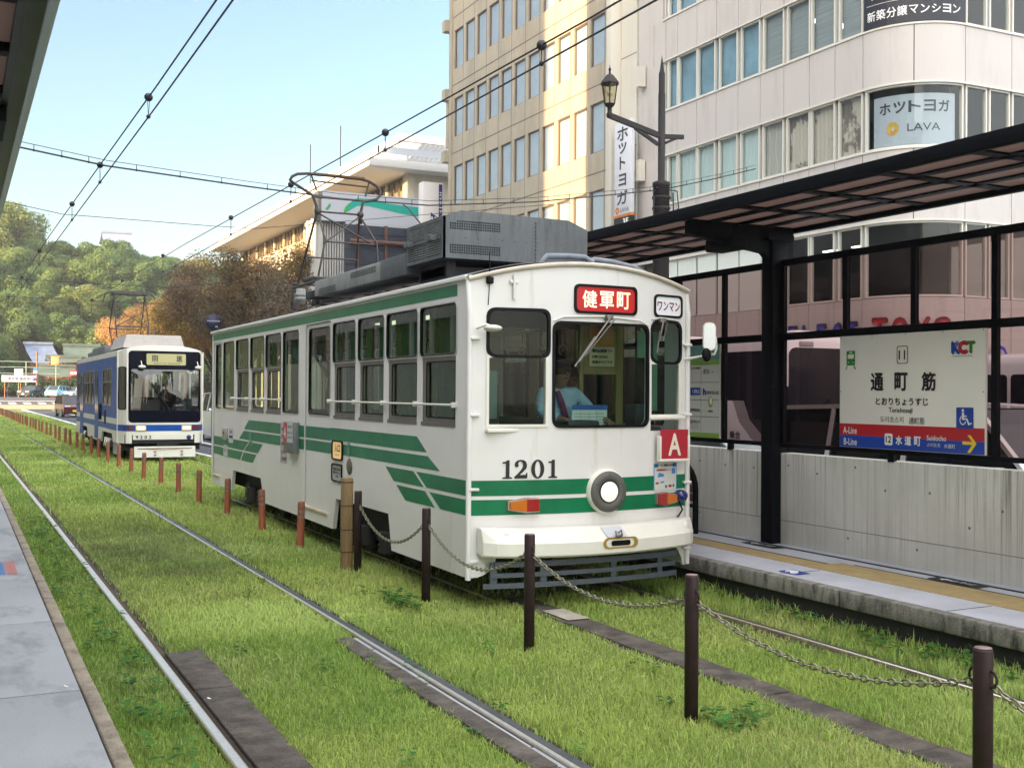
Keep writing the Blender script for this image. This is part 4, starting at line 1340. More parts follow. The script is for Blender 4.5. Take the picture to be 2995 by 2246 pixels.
digits('1', -.885, 1.152, .115, .165, 1, BF, b); digits('2', -.765, 1.152, .125, .165, 1, BF, b); digits('0', -.605, 1.152, .125, .165, 1, BF, b); digits('1', -.455, 1.152, .115, .165, 1, BF, b)
b.build('fleet_number', INK, TR)
# headlight
hy = yf(.15)
b = MB(); b.lathe([(.205, 0), (.205, -.045), (.185, -.075)], (.15, hy+.01, 1.015), 32, 'y'); ho = b.build('headlight', CREAM, TR)
b = MB(); b.lathe([(.190, -.072), (.185, -.088), (.112, -.095), (.102, -.078)], (.15, hy+.01, 1.015), 32, 'y')
for k in range(6): b.sphere((.15+.155*math.cos(k*PI/3+.5), hy-.083, 1.015+.155*math.sin(k*PI/3+.5)), .008, n=6)
b.build('rim', mat('rim_metal', (.12, .115, .105), .6, .2), ho)
b = MB(); b.lathe([(.104, -.078), (.085, -.098), (.045, -.112), (.0, -.116)], (.15, hy+.01, 1.015), 28, 'y'); b.build('lens', mat('headlight_lit', (.8, .8, .7), .2, emit=(1, .95, .70), es=.20, coat=.5, var=.35, vs=30), ho)
b = MB(); b.lathe([(.108, -.077), (.102, -.090)], (.15, hy+.01, 1.015), 28, 'y'); b.build('lens_ring', DARK, ho)
# indicator lamps
for s, u0, u1 in ((-1, -.82, -.55), (1, .755, 1.0)):
    mid = u0+(u1-u0)*(.56 if s < 0 else .45)
    def lens(a, c, nar):
        l = [(a, .86+(.02 if nar < 0 else 0)), (c, .86+(.02 if nar > 0 else 0)), (c, .965-(.02 if nar > 0 else 0)), (a, .965-(.02 if nar < 0 else 0))]
        return l
    b = MB()
    b.poly(BF, [(u0-.012, .872), (mid, .845), (u1+.012, .850 if s < 0 else .872), (u1+.012, .972 if s < 0 else .950), (mid, .980), (u0-.012, .952 if s < 0 else .972)], d0=0, d1=.04)
    lo = b.build('indicator_lamp', mat('lamp_bezel', (.38, .34, .28), .4, .5), TR)
    A, Rd = ((u0, mid), (mid, u1)) if s < 0 else ((mid, u1), (u0, mid))
    for (a, c), nm, m in ((A, 'amber_lens', mat('amber_lens', (.55, .14, .008), .15, coat=1)), (Rd, 'red_lens', mat('red_lens', (.32, .008, .008), .15, coat=1))):
        end = (a == u0 and s < 0) or (c == u1 and s > 0)
        z0, z1 = .860, .967
        lp = [(a, z0+(.02 if a == u0 and s < 0 else 0)), (c, z0+(.02 if c == u1 and s > 0 else 0)), (c, z1-(.02 if c == u1 and s > 0 else 0)), (a, z1-(.02 if a == u0 and s < 0 else 0))]
        b = MB(); b.poly(BF, lp, d0=.03, d1=.062); b.build(nm, m, lo, bevel=.008)
b = MB(); b.lathe([(.055, 0), (.058, -.05), (.052, -.09), (.0, -.10)], (1.06, yf(1.06), .935), 18, 'y'); b.build('blue_lamp', mat('blue_lens', (.006, .012, .12), .25, coat=.6), TR)
b = MB(); b.tube([(1.05, -.06, .88), (1.07, -.09, .80), (1.04, -.05, .72)], .009, 6); b.build('lamp_cable', BLACK, TR)
# A plate, card poster
b = MB(); b.box(.735, 1.085, -.19, -.135, 1.275, 1.30, 0, .004); b.box(.735, .757, -.19, -.135, 1.3, 1.52, 0, .003); b.box(1.065, 1.085, -.19, -.135, 1.3, 1.52, 0, .003); ao = b.build('plate_holder', CREAM, TR)
b = MB(); b.poly(FY(-.165), rr(.757, 1.07, 1.295, 1.58, .008), m=0, d0=0, d1=.012); b.build('line_plate', mat('plate_red', (.40, .012, .028), .4), ao)
b = MB(); b.text('A', FY(-.178), .912, 1.437, .135, .20, .002, 0, .022); b.build('lettering', mat('plate_cream', (.78, .70, .58), .5), ao)
po = bent_part('card_poster', [(.725, .995), (1.03, .995), (1.03, 1.255), (.725, 1.255)], [], .006, .009, mat('poster_white', (.62, .63, .60), .5))
b = MB(); b.poly(BF, [(.727, 1.215), (1.028, 1.215), (1.028, 1.253), (.727, 1.253)], d0=.0105); b.poly(BF, [(.96, 1.15), (1.01, 1.15), (1.01, 1.205), (.96, 1.205)], d0=.0105)
b.poly(BF, [(.77, 1.12), (.86, 1.125), (.85, 1.15), (.79, 1.165)], d0=.0105); b.poly(BF, [(.81, 1.065), (.86, 1.065), (.86, 1.08), (.81, 1.08)], d0=.0105)
b.poly(BF, [(.725, .995), (.732, .995), (.732, 1.255), (.725, 1.255)], d0=.0105); b.poly(BF, [(1.023, .995), (1.03, .995), (1.03, 1.255), (1.023, 1.255)], d0=.0105); b.build('blue_print', mat('print_blue', (.05, .22, .5), .5), po)
b = MB(); b.text('ICカードご利用になれます', BF, .878, 1.234, .28, .026, .012, 0, .02); b.build('lettering', INK, po)
b = MB(); b.text('全国相互利用ICカード', BF, .85, 1.19, .19, .02, .012, 0, .02); b.poly(BF, rr(.745, .79, 1.055, 1.075, .008), d0=.0105); b.poly(BF, rr(.92, .96, 1.02, 1.045, .004), d0=.0105); b.build('red_print', RED, po)
b = MB(); b.poly(BF, circ(.885, 1.03, .016, 12), d0=.0105); b.poly(BF, [(.985, 1.015), (1.0, 1.035), (.985, 1.055), (.97, 1.035)], d0=.0105); b.build('green_print', TRAMG, po)
# drain pipes on the front corners
for s in (-1, 1):
    b = MB(); x = s*1.165
    b.tube([(x+s*.01, -.015, .26), (x+s*.01, -.015, 2.62), (x+s*.015, -.01, 2.70), (x+s*.01, .02, 2.92)], .026, 8)
    for z in (.42, 1.06, 1.72, 2.40): b.box(x-s*.02-.03, x-s*.02+.06*1, -.05, .0, z-.012, z+.012, 0, .003)
    b.build('drain_pipe', WHITE, TR)
b = MB(); b.tube([(-.78, yf(.78)-.02, 2.76), (-.78, yf(.78)-.02, 2.98)], .014, 6); b.box(-.82, -.74, yf(.78)-.02, yf(.78), 2.90, 2.93, 0, .003); b.build('flag_socket', WHITE, TR)
b = MB(); b.tube([(-1.0, -.06, 2.93), (-1.01, -.07, 3.17)], [.007, .004], 6); b.box(-1.03, -.97, -.085, -.035, 2.89, 2.95, 0, .01); b.tube([(-1.0, -.055, 2.89), (-1.01, -.05, 2.70)], .004, 5); b.build('antenna', BLACK, TR)
# mirrors
b = MB(); b.sphere((-1.035, -.20, 2.485), .085, (1, 1, .38), 14); mo = b.build('round_mirror', mat('mirror_shell', (.62, .60, .52), .4), TR)
b = MB(); b.tube([(-1.12, -.05, 2.49), (-1.07, -.14, 2.52), (-1.035, -.19, 2.50)], .012, 6); b.build('mirror_arm', CREAM, mo)
b = MB(); b.tube([(1.14, -.02, 2.26), (1.22, -.12, 2.28), (1.325, -.25, 2.31), (1.345, -.25, 2.36), (1.335, -.25, 2.47), (1.30, -.26, 2.49)], .013, 7); mo = b.build('mirror_arm', CREAM, TR)
b = MB(); MP = Pl((1.235, -.29, 2.475), Vector((.94, -.34, 0)), (0, 0, 1)); b.poly(MP, rr(-.062, .062, -.135, .135, .05), d0=-.03, d1=0); b.build('side_mirror', CREAM, mo, bevel=.01)
b = MB(); b.poly(MP, rr(-.055, .055, -.125, .125, .045), d0=.002); b.build('mirror_glass', mat('mirror_face', (.30, .33, .36), .12, .9), mo)
b = MB(); b.sphere((1.215, -.27, 2.30), .07, (.75, .5, 1), 12); b.build('small_mirror', BLACK, mo)

# bumper: two-tier bent beam with towing slot
def bumper():
    n = 24
    x0, x1 = -1.10, 1.15
    prof = [(-.02, .50), (-.21, .475), (-.235, .495), (-.235, .605), (-.225, .618), (-.16, .715), (-.145, .725), (-.02, .728)]
    b = MB()
    k = len(prof)
    v = []
    for i in range(n+1):
        x = x0+(x1-x0)*i/n
        e = min(1, min(i, n-i)/1.6+.15)
        for dy, z in prof:
            sag = -.018*(1-(x/1.15)**2)
            v.append((x, yf(x)*1.0+.0+(dy+.02)*(.55+.45*e)-.02, z+sag))
    f = [(i*k+j, (i+1)*k+j, (i+1)*k+(j+1) % k, i*k+(j+1) % k) for i in range(n) for j in range(k)]
    f = [q for q in f]
    f += [tuple(range(k)), tuple(n*k+j for j in range(k))[::-1]]
    b.add(v, [q[::-1] for q in f], 0, False)
    o = b.build('bumper', CREAM, TR, bevel=.006)
    FB = Fn(lambda u, v_, d=0: Vector((u, yf(u)-.238-d, v_)))
    lp = rr(-.02+.01, .36+.01, .515, .615, .05)
    b = MB(); b.poly(FB, lp, [ngrow(rr(.02, .33, .53, .60, .035), 0)[::-1]], 0, 0, .004); b.build('tow_ring', mat('tow_gold', (.42, .27, .05), .45, .3), o)
    b = MB(); b.poly(FB, rr(.075, .285, .54, .588, .02), d0=.003); b.build('tow_slot', BLACK, o)
    b = MB()
    for x in (-.90, 1.02): b.sphere((x, yf(x)-.165 if x < 0 else yf(x)-.17, .655), .045, (.8, .6, 1.1), 12)
    b.build('bumper_button', WHITE, o)
    b = MB(); FB2 = Fn(lambda u, v_, d=0: Vector((u, yf(u)-.236+(v_-.6)*.78-.004-d, v_)))
    b.poly(FB2, [(.05, .618), (.26, .618), (.225, .707), (.0, .707)], d0=.002); b.build('notch', mat('notch_white', (.55, .57, .60), .4), o)
    b = MB(); b.tube([(.12, yf(.1)-.26, .63), (.11, yf(.1)-.25, .675), (.14, yf(.1)-.26, .66), (.17, yf(.1)-.25, .68), (.18, yf(.1)-.26, .635)], .009, 6); b.sphere((.15, yf(.1)-.25, .632), .04, (1, .6, .35), 10); b.build('hook', BRONZE, o)
bumper()
# slatted life guard under the bumper
b = MB()
GP = Fn(lambda u, v_, d=0: Vector((u, yf(u)*.9-.10-d, v_)))
SL = mat('guard_slate', (.085, .105, .125), .55, var=.25, vs=9)
b.strip(GP, -1.08, .95, .19, .235, 0, .02, 14); b.strip(GP, -1.02, .93, .285, .325, 0, .02, 14); b.strip(GP, -.98, .95, .375, .425, 0, .02, 14)
for u in (-.98, -.52, .20, .75): b.strip(GP, u-.03, u+.03, .20, .42, -.02, -.002, 1)
b.build('life_guard', SL, TR)
# underframe and bogies
b = MB(); b.box(-.95, .95, .5, 10.6, .34, .72); b.box(-1.05, 1.05, 4.3, 7.0, .30, .7); b.box(-.9, .9, .02, .5, .5, .72); b.build('underframe', UNDER, TR)
for yc in (2.9, 8.4):
    b = MB(); b.box(-.92, -.82, yc-.85, yc+.85, .22, .40, 0, .02); b.box(.82, .92, yc-.85, yc+.85, .22, .40, 0, .02); b.box(-.9, .9, yc-.2, yc+.2, .3, .45)
    for s in (-1, 1):
        for dy in (-.72, .72): b.box(s*.9-.09, s*.9+.09, yc+dy-.13, yc+dy+.13, .18, .42, 0, .03)
    o = b.build('bogie', DARK, TR)
    for dy in (-.72, .72):
        b = MB()
        for s in (-1, 1): b.lathe([(0, -.05), (.30, -.05), (.33, .03), (.33, .05), (0, .05)], (s*.75, yc+dy, .345), 22, 'x')
        b.cyl((-.7, yc+dy, .345), (.7, yc+dy, .345), .06)
        b.build('wheel', mat('wheel_steel', (.05, .045, .04), .6, .4), o)
    for s in (-1, 1):
        for dy in (-.36, .36):
            b = MB(); b.lathe([(.10, 0)]+[(.125 if k % 2 else .10, .0+k*.031) for k in range(1, 8)]+[(.1, .25)], (s*.97, yc+dy, .15), 14)
            b.build('spring', mat('spring_rubber', (.035, .035, .037), .6), o)
# interior
b = MB(); b.box(-1.11, 1.11, .05, 10.95, .70, .76); b.build('floor', mat('floor_brown', (.10, .07, .05), .7), TR)
b = MB(); b.box(-1.10, 1.10, .3, 10.9, 2.86, 2.90); b.build('ceiling', mat('ceiling_white', (.22, .24, .20), .6), TR)
b = MB()
for x0, x1 in ((-1.10, -.68), (.68, 1.10)):
    for y0, y1 in ((1.6, 3.9), (5.4, 9.0)): b.box(x0, x1, y0, y1, 1.05, 1.18, 0, .03); b.box(x0 if x0 < 0 else x1-.09, x0+.09 if x0 < 0 else x1, y0, y1, 1.18, 1.62, 0, .02)
b.build('bench_seat', mat('moquette', (.03, .10, .06), .9), TR)
b = MB()
for y in (1.25, 2.15, 3.08, 5.35, 6.3, 7.27, 8.22, 9.2):
    b.box(1.06, 1.115, y-.06, y+.06, 1.55, 2.85)
for s in (-1, 1): b.tube([(s*.62, .9, 2.62), (s*.62, 10.2, 2.62)], .016, 6)
for y in (1.3, 4.1, 5.3, 9.3): b.tube([(-.66, y, .76), (-.66, y, 2.86)], .017, 6); b.tube([(.66, y, .76), (.66, y, 2.86)], .017, 6)
b.build('hand_pole', mat('pole_cream', (.40, .34, .18), .4), TR)
b = MB()
for s in (-1, 1):
    for k in range(17):
        y = 1.5+k*.48
        b.tube([(s*.62, y, 2.61), (s*.62, y, 2.44)], .009, 5); b.tube([(s*.62+.05*math.sin(a), y, 2.385-.06*math.cos(a)) for a in [2*PI*q/8 for q in range(8)]], .008, 5, closed=True)
b.build('hand_strap', mat('strap_cream', (.62, .55, .35), .6), TR)
def curtain(x, y0, y1, z0, z1, mname, par, ax='y'):
    b = MB(); n = 28
    v = []
    for i in range(n+1):
        s = i/n
        o = .018*math.sin(s*PI*11)
        for z in (z0, z1):
            v.append((x+o, y0+(y1-y0)*s, z) if ax == 'y' else (y0+(y1-y0)*s, x+o, z))
    b.add(v, [(2*i, 2*i+2, 2*i+3, 2*i+1) for i in range(n)], 0, True)
    return b.build('curtain', mname, par)
CURT = mat('curtain_green', (.24, .30, .09), .9, var=.35, vs=6)
CURT2 = mat('curtain_dark_green', (.07, .19, .10), .9, var=.3, vs=6)
for y0, y1, m in ((.32, .95, CURT2), (.98, 1.14, CURT), (1.3, 1.9, CURT2), (1.92, 2.08, CURT), (2.25, 2.6, CURT2), (2.85, 3.0, CURT), (3.3, 3.75, CURT2), (5.5, 6.2, CURT2), (6.4, 6.8, CURT2), (6.95, 7.2, CURT), (7.4, 7.75, CURT2), (7.95, 8.12, CURT), (8.4, 9.1, CURT2), (9.3, 10.05, CURT2)): curtain(-1.075, y0, y1, 1.66, 2.8, m, TR)
b = MB(); b.box(-1.05, -.42, .95, .98, .76, 2.0); b.box(.45, 1.05, .95, .98, .76, 1.7); b.box(-1.05, 1.05, 1.02, 1.06, 2.58, 2.86); b.build('partition', mat('cab_green', (.03, .06, .045), .6), TR)
b = MB(); b.box(-1.0, .9, .02, .30, .80, 1.60, 0, .02); b.box(-.1, .25, .1, .40, 1.5, 1.66, 0, .02); b.box(.62, .78, .05, .25, 1.6, 1.82, 0, .01); b.build('driver_console', mat('console_green', (.03, .045, .04), .5), TR)
b = MB(); CP = Pl((0, .02, 0), (1, 0, 0), Vector((.03, .22, 1)).normalized()); b.poly(CP, [(.04, 1.61), (.44, 1.61), (.465, 1.84), (.07, 1.84)], d0=-.01, d1=0); co = b.build('timetable_board', mat('timetable', (.72, .80, .76), .5), TR)
b = MB(); b.poly(CP, [(.06, 1.80), (.46, 1.80), (.47, 1.85), (.07, 1.85)], d0=.004); b.build('clip_bar', mat('clip_blue', (.03, .13, .45), .4), co)
b = MB()
for k in range(5): b.poly(CP, [(.08, 1.64+k*.03), (.42, 1.64+k*.03), (.42, 1.644+k*.03), (.08, 1.644+k*.03)], d0=.003)
for u in (.2, .3, .38): b.poly(CP, [(u-.05, 1.63), (u-.047, 1.63), (u-.047, 1.79), (u-.05, 1.79)], d0=.003)
b.build('ruled_lines', mat('pencil', (.12, .16, .16), .6), co)
b = MB()
b.box(.99, 1.10, .40, .42, 1.75, 2.55, 0); b.box(.86, .99, .40, .41, 2.28, 2.55, 0); b.build('cab_blind', mat('blind_green', (.20, .42, .30), .8), TR)
b = MB(); b.box(-1.06, -.80, .18, .22, 1.68, 2.12, 0, .01); b.build('fuse_cabinet', mat('cabinet_grey', (.16, .22, .20), .6), TR)
b = MB(); b.box(.61, .89, .90, .915, 2.41, 2.60); b.build('poster', mat('poster_orange', (.85, .22, .06), .6, col2=(.6, .35, .10), vs=9), TR)
b = MB(); b.box(.60, .90, .90, .915, 2.20, 2.405); pp = b.build('poster', mat('poster_cream', (.85, .76, .50), .6), TR)
b = MB(); P2 = FY(.898); b.text('車内は禁煙です', P2, .75, 2.36, .24, .035, .003, 0, .03); b.text('お降りの方は', P2, .72, 2.30, .19, .03, .003, 0, .03); b.text('前扉からどうぞ', P2, .75, 2.245, .24, .03, .003, 0, .03); b.build('lettering', INK, pp)
b = MB(); b.box(.50, .55, .93, .98, .76, 2.8, 0, .01); b.box(.94, 1.03, .93, .98, .76, 2.8, 0, .01); b.box(.55, .94, .925, .94, 2.12, 2.66); b.build('stanchion', mat('stanchion_yellow', (.40, .35, .14), .5), TR)
b = MB(); b.box(-.66, -.62, .12, 2.0, 2.82, 2.84) ; b.box(-.1, .1, 2.5, 5.5, 2.84, 2.858); b.build('ceiling_lamp', mat('tram_tube', (.8, .8, .8), .4, emit=(1, .93, .75), es=.5), TR)
# roof equipment
RB = MB()
ac = MB()
prof = [(-.855, 3.285), (.835, 3.385), (.835, 3.675), (.60, 3.765), (-.655, 3.775), (-.855, 3.71)]
prof = [(-.855, 3.285), (.835, 3.285), (.835, 3.675), (.60, 3.765), (-.655, 3.775), (-.855, 3.705)]
gh = []
for z0, rows in ((3.335, 4), (3.58, 4)):
    for r in range(rows):
        for c in range(22):
            if z0 > 3.5 and r == 3 and c < 3: continue
            u = -.78+c*.0262*1.0
            gh.append([(u, z0+r*.025), (u+.018, z0+r*.025), (u+.018, z0+.017+r*.025), (u, z0+.017+r*.025)])
ac.poly(FY(1.36), prof, [g[::-1] for g in gh], 0, -.012, 0)
AC = Fn(lambda u, v_, d=0: Vector((u, 2.36+d, v_)))
ac.poly(AC, prof[::-1], d0=0)
for i in range(len(prof)):
    (a, z), (c, w) = prof[i], prof[(i+1) % len(prof)]
    if i == 5: continue
    ac.add([(a, 1.36, z), (a, 2.36, z), (c, 2.36, w), (c, 1.36, w)], [(0, 1, 2, 3)])
ac.box(-.80, .78, 1.45, 1.47, 3.30, 3.66, 1)
ac.box(-.857, -.825, 1.36, 2.36, 3.285, 3.325); ac.box(-.857, -.825, 1.36, 2.36, 3.665, 3.708)
for y in (1.36, 1.83, 2.31): ac.box(-.857, -.825, y, y+.05, 3.325, 3.665)
ac.box(-.862, -.825, 1.41, 2.31, 3.485, 3.525)
for y in (1.5, 2.15): ac.box(-.93, -.86, y, y+.12, 3.47, 3.53, 0, .004)
for k in range(11): ac.box(.20, .215, 1.345, 1.36, 3.30+k*.04, 3.315+k*.04)
for x in [-.6+.14*k for k in range(10)]: ac.sphere((x, 1.357, 3.72), .006, n=6); ac.sphere((x, 1.357, 3.50), .006, n=6)
aco = ac.build('air_conditioner', [STEEL_G, UNDER], TR)
b = MB()
for z0, z1 in ((3.33, 3.48), (3.53, 3.66)):
    n = 6
    for k in range(n): zz = z0+(z1-z0)*(k+.5)/n; b.obox((-.848, 1.41, zz), (-.848, 2.31, zz), .014, .008, up=(.6, 0, 1))
b.build('louvre', BOXG, aco)
b = MB(); b.box(-.81, -.80, 1.40, 2.32, 3.32, 3.67); b.build('coil', UNDER, aco)
b = MB()
for x in (-.7, .0, .65): b.box(x-.05, x+.05, 1.5, 2.25, 3.1, 3.29)
b.box(-.75, .75, 1.55, 2.2, 3.12, 3.22)
b.build('unit_feet', DARK, TR)
b = MB(); b.box(-.85, -.35, 2.40, 3.23, 3.205, 3.445, 0, .01); b.box(-.85, -.35, 3.24, 4.885, 3.215, 3.435, 1, .01); b.box(-.85, -.35, 4.89, 5.86, 3.225, 3.43, 1, .01)
eb = b.build('resistor_box', [STEEL_G, BOXG], TR)
b = MB()
for y0, n, z0 in ((3.42, 15, 3.33), (4.95, 12, 3.24)):
    for r in range(3):
        for c in range(n): b.poly(FX(-.851), [(-(y0+.062*c+.022*(r % 2)), z0+r*.026), (-(y0+.062*c+.022*(r % 2))+.042, z0+r*.026), (-(y0+.062*c+.022*(r % 2))+.042, z0+.016+r*.026), (-(y0+.062*c+.022*(r % 2)), z0+.016+r*.026)], d0=.002)
b.build('vent_slots', BLACK, eb)
b = MB(); b.box(.3, .85, 3.0, 7.0, 3.15, 3.36, 0, .02); b.build('roof_box', STEEL_G, TR)
b = MB(); b.box(-.72, -.45, 6.15, 6.75, 3.25, 3.36, 0, .01); b.build('junction_box', DARK, TR)
b = MB(); b.lathe([(0, 0), (.07, 0), (.07, .06), (.09, .07), (.09, .11), (.07, .12), (.09, .13), (.09, .17), (.07, .18), (.07, .24), (0, .25)], (-.62, 7.35, 3.22), 16); b.build('lightning_arrester', BOXG, TR)
for pts in ([(-.24, 3.15), (-.18, 3.235), (.05, 3.245), (.22, 3.24), (.30, 3.19)], [(.25, 3.19), (.36, 3.23), (.55, 3.215), (.78, 3.175), (.95, 3.10), (1.02, 3.04)]):
    b = MB(); b.tube([(x, .42-.02*k, z) for k, (x, z) in enumerate(pts)], .030, 8); b.build('roof_hose', mat('hose_grey', (.20, .23, .28), .5, var=.3, vs=9), TR)
# pantograph
PT = mat('pantograph_steel', (.085, .075, .07), .55, .5, var=.4, vs=14)
pb = MB()
for y in (6.95, 8.05): pb.tube([(-.55, y, 3.60), (.55, y, 3.60)], .022, 8)
for x in (-.5, .5): pb.tube([(x, 6.8, 3.55), (x, 8.2, 3.55)], .024, 8)
for x in (-.5, .5):
    for y in (6.85, 8.15): pb.lathe([(.05, 0), (.06, .04), (.045, .07), (.06, .10), (.045, .14), (.045, .3)], (x, y, 3.2), 12)
for k in range(8): pb.tube([(-.42+.03*math.cos(a), 7.35+k*.06, 3.62+.045*math.sin(a)) for a in [2*PI*q/8 for q in range(8)]], .011, 5, closed=True)
pg = pb.build('pantograph', PT, TR)
b = MB()
HZ, HY = 4.66, 7.45
for s in (-1, 1):
    x = s*.34
    b.tube([(x, HY+.04, HZ), (s*.47, 8.05, 3.60)], .017, 6)
    b.tube([(x, HY-.04, HZ-.06), (s*.40, 6.85, 4.15), (s*.47, 6.97, 3.60)], .016, 6)
    b.sphere((x, HY, HZ), .055, n=10)
b.tube([(-.34, HY, HZ), (.34, HY, HZ)], .015, 6)
b.tube([(-.34, HY, HZ-.02), (.42, 6.88, 4.10)], .013, 6); b.tube([(.34, HY, HZ-.02), (-.42, 6.88, 4.10)], .013, 6)
b.tube([(-.42, 7.8, 4.0), (.42, 7.8, 4.0)], .012, 6); b.tube([(-.40, 6.87, 4.13), (.40, 6.87, 4.13)], .012, 6)
b.build('lower_frame', PT, pg)
b = MB()
bow = [(-.36, HY+.02, HZ-.14), (-.36, HY, HZ+.08), (-.42, HY, HZ+.24), (-.72, HY, 5.06), (-.77, HY, 5.10), (-.74, HY, 5.155), (-.66, HY, 5.20), (-.50, HY, 5.222), (-.36, HY, 5.222), (.36, HY, 5.215), (.48, HY, 5.19), (.60, HY, 5.13), (.66, HY, 5.06), (.66, HY, 4.99), (.60, HY, 4.92), (.38, HY, HZ+.20), (.35, HY, HZ+.05), (.36, HY+.02, HZ-.14)]
b.tube(bow, [.024]*len(bow), 8)
b.tube([(-.45, HY, 5.22), (-.36, HY, 4.98)], .013, 6); b.tube([(.48, HY, 5.18), (.42, HY, 4.95)], .013, 6); b.tube([(-.44, HY, 5.12), (.47, HY, 5.10)], .013, 6); b.tube([(-.40, HY, HZ+.22), (.40, HY, HZ+.22)], .016, 6)
b.build('bow', PT, pg)
b = MB(); b.box(-.40, .40, HY-.03, HY+.03, 5.20, 5.245, 0, .012); b.build('contact_strip', mat('strip_rust', (.10, .055, .035), .6, .4), pg)

# driver and a standing passenger behind him
person('tram driver in pale blue shirt, dark cap and red sash, at the green tram windshield', (.13, .72, .76), .10, True, SHIRT, {-1: (-.12, -.30, .90), 1: (.32, -.36, .90)}, True, sash=True, hz=.72)
person('dark haired passenger in dark clothes standing behind the tram driver', (.62, 1.35, .76), .0, False, CLOTHD, {-1: (-.25, -.05, .80), 1: (.25, -.05, .80)}, False, scale=.86)
# ---------------------------------------------------------------- the blue and white tram behind
BX0, BX1, BY0, BY1 = -1.30, 1.0, 22.3, 34.0
BT = thing('blue_tram', 'blue and white tram with lit headlights and number 9202 behind the green tram', 'tram', (-.15, 28, 0))
BLU = mat('tram_blue', (.016, .095, .42), .35, var=.35, vs=2, spec=.16)
BCRM = mat('tram_pale', (.76, .74, .66), .4, var=.12, vs=1.5)
BGLS = glass('blue_tram_glass', (.30, .30, .26), 1.35)
BFRT = glass('blue_tram_windscreen', (.45, .5, .5), 1.9)
bcx = (BX0+BX1)/2
bw = (BX1-BX0)/2
def byf(x):
    t = abs(x-bcx)/bw
    return BY0+.10*t*t+(max(0, t-.80)/.2)**2*.55
b = MB()
LS = FX(BX0)
win = []
for a, c in ((25.0, 24.1), (26.05, 25.1), (29.3, 28.4), (30.3, 29.4), (31.3, 30.4), (33.6, 32.8)): win.append((a, c))
hl = [Y(a, c, 1.50, 2.52, .04) for a, c in win]
b.poly(LS, [(-34, .42), (-32.9, .42), (-32.7, .72), (-30.4, .72), (-30.2, .42), (-28.2, .40), (-26.4, .40), (-26.2, .72), (-23.9, .72), (-23.7, .5), (-22.86, .5), (-22.86, 3.0), (-34, 3.0)], [h[::-1] for h in hl], 0, -.05, 0)
b.poly(FXp(BX1), [(22.86, .45), (34, .45), (34, 3.0), (22.86, 3.0)], [rr(23.4+k*1.7, 24.7+k*1.7, 1.5, 2.5, .04)[::-1] for k in range(6)], 0, -.05, 0)
b.poly(FYp(BY1), [(-BX1, .42), (-BX0, .42), (-BX0, 3.0), (-BX1, 3.0)], [rr(-.7, 1.0, 1.5, 2.6, .05)[::-1]], 0, -.05, 0)
# rounded roof
n = 16
prof = [(bcx+bw*math.sin(-PI/2+PI*k/n)*1.0 if False else bcx-bw+2*bw*k/n, 2.98+.17*(1-abs(-1+2*k/n)**3.2)) for k in range(n+1)]
ysr, scz = [22.42, 22.5, 22.9, 24, 34.0], [.9, 1, 1, 1, 1]
k = n+1
b.add([(x, y+(.45*abs((x-bcx)/bw)**4 if y < 23 else 0), 2.95+(z-2.95)*s) for y, s in zip(ysr, scz) for x, z in prof], [(i*k+j, i*k+j+1, (i+1)*k+j+1, (i+1)*k+j) for i in range(4) for j in range(n)], 0, True)
b.build('body', BCRM, BT)
class BlueF:
    def at(s, u, v, d=0): return Vector((u, byf(u)-d+max(0, v-2.2)*.10, v))
BLF = BlueF()
def bbent(outer, holes, d0, d1, step=.07):
    t = MB(); t.poly(FY(0), outer, holes, 0, d0, d1)
    bm = bmesh.new(); vs = [bm.verts.new(q) for q in t.v]
    for f in t.f:
        try: bm.faces.new([vs[i] for i in f])
        except ValueError: pass
    x = BX0-.02
    while x < BX1+.05:
        bmesh.ops.bisect_plane(bm, geom=list(bm.verts)+list(bm.edges)+list(bm.faces), plane_co=(x, 0, 0), plane_no=(1, 0, 0), dist=1e-5); x += step
    for q in bm.verts: q.co.y += byf(q.co.x)+max(0, q.co.z-2.2)*.10
    r = MB(); r.bm(bm); return r
screen = rr(bcx-.92, bcx+1.0, 1.06, 3.0, .10)
strip_win = rr(BX0+.04, BX0+.16, 1.42, 2.55, .05)
o_ = [(BX0, .50), (BX1, .50), (BX1, 2.98)]+[(bcx+bw-2*bw*q/14, 2.98+.15*(1-abs(1-2*q/14)**3.2)) for q in range(1, 14)]+[(BX0, 2.98)]
bbent(o_, [ngrow(screen, 0)[::-1]], -.04, 0).build('front_panel', BCRM, BT)
so_ = bbent(screen, [rr(bcx-.86, bcx+.94, 1.38, 2.50, .05)[::-1], rr(bcx-.46, bcx+.58, 2.62, 2.93, .03)[::-1]], -.03, .008).build('windscreen_surround', mat('gloss_black', (.003, .0035, .010), .35, spec=.06), BT)
bbent(rr(bcx-.86, bcx+.94, 1.38, 2.50, .05), [], -.0, None).build('windscreen', BFRT, BT)
o = bbent(rr(bcx-.46, bcx+.58, 2.62, 2.93, .03), [], .002, None).build('destination_sign', mat('dest_yellow', (.36, .33, .13), .2, emit=(1, .85, .3), es=.012), BT)
b = MB(); b.text('回', BLF, bcx-.24, 2.80, .14, .15, .01, 0, .02); b.text('送', BLF, bcx+.40, 2.80, .15, .16, .01, 0, .03); b.text('NOT IN SERVICE', BLF, bcx+.08, 2.665, .7, .035, .01); b.build('lettering', INK, o)
b = MB(); b.text('ワンマン', BLF, bcx+.76, 2.43, .28, .07, .012, 0, .03); b.build('lettering', CAPW, so_)
bbent(ngrow(strip_win, .02), [strip_win[::-1]], 0, .01).build('corner_window', BLACK, BT)
bbent(strip_win, [], .004, None).build('pane', BGLS, BT)
b = bbent([(BX0, .83), (BX1, .83), (BX1, 1.0), (BX0, 1.0)], [], .004, None)
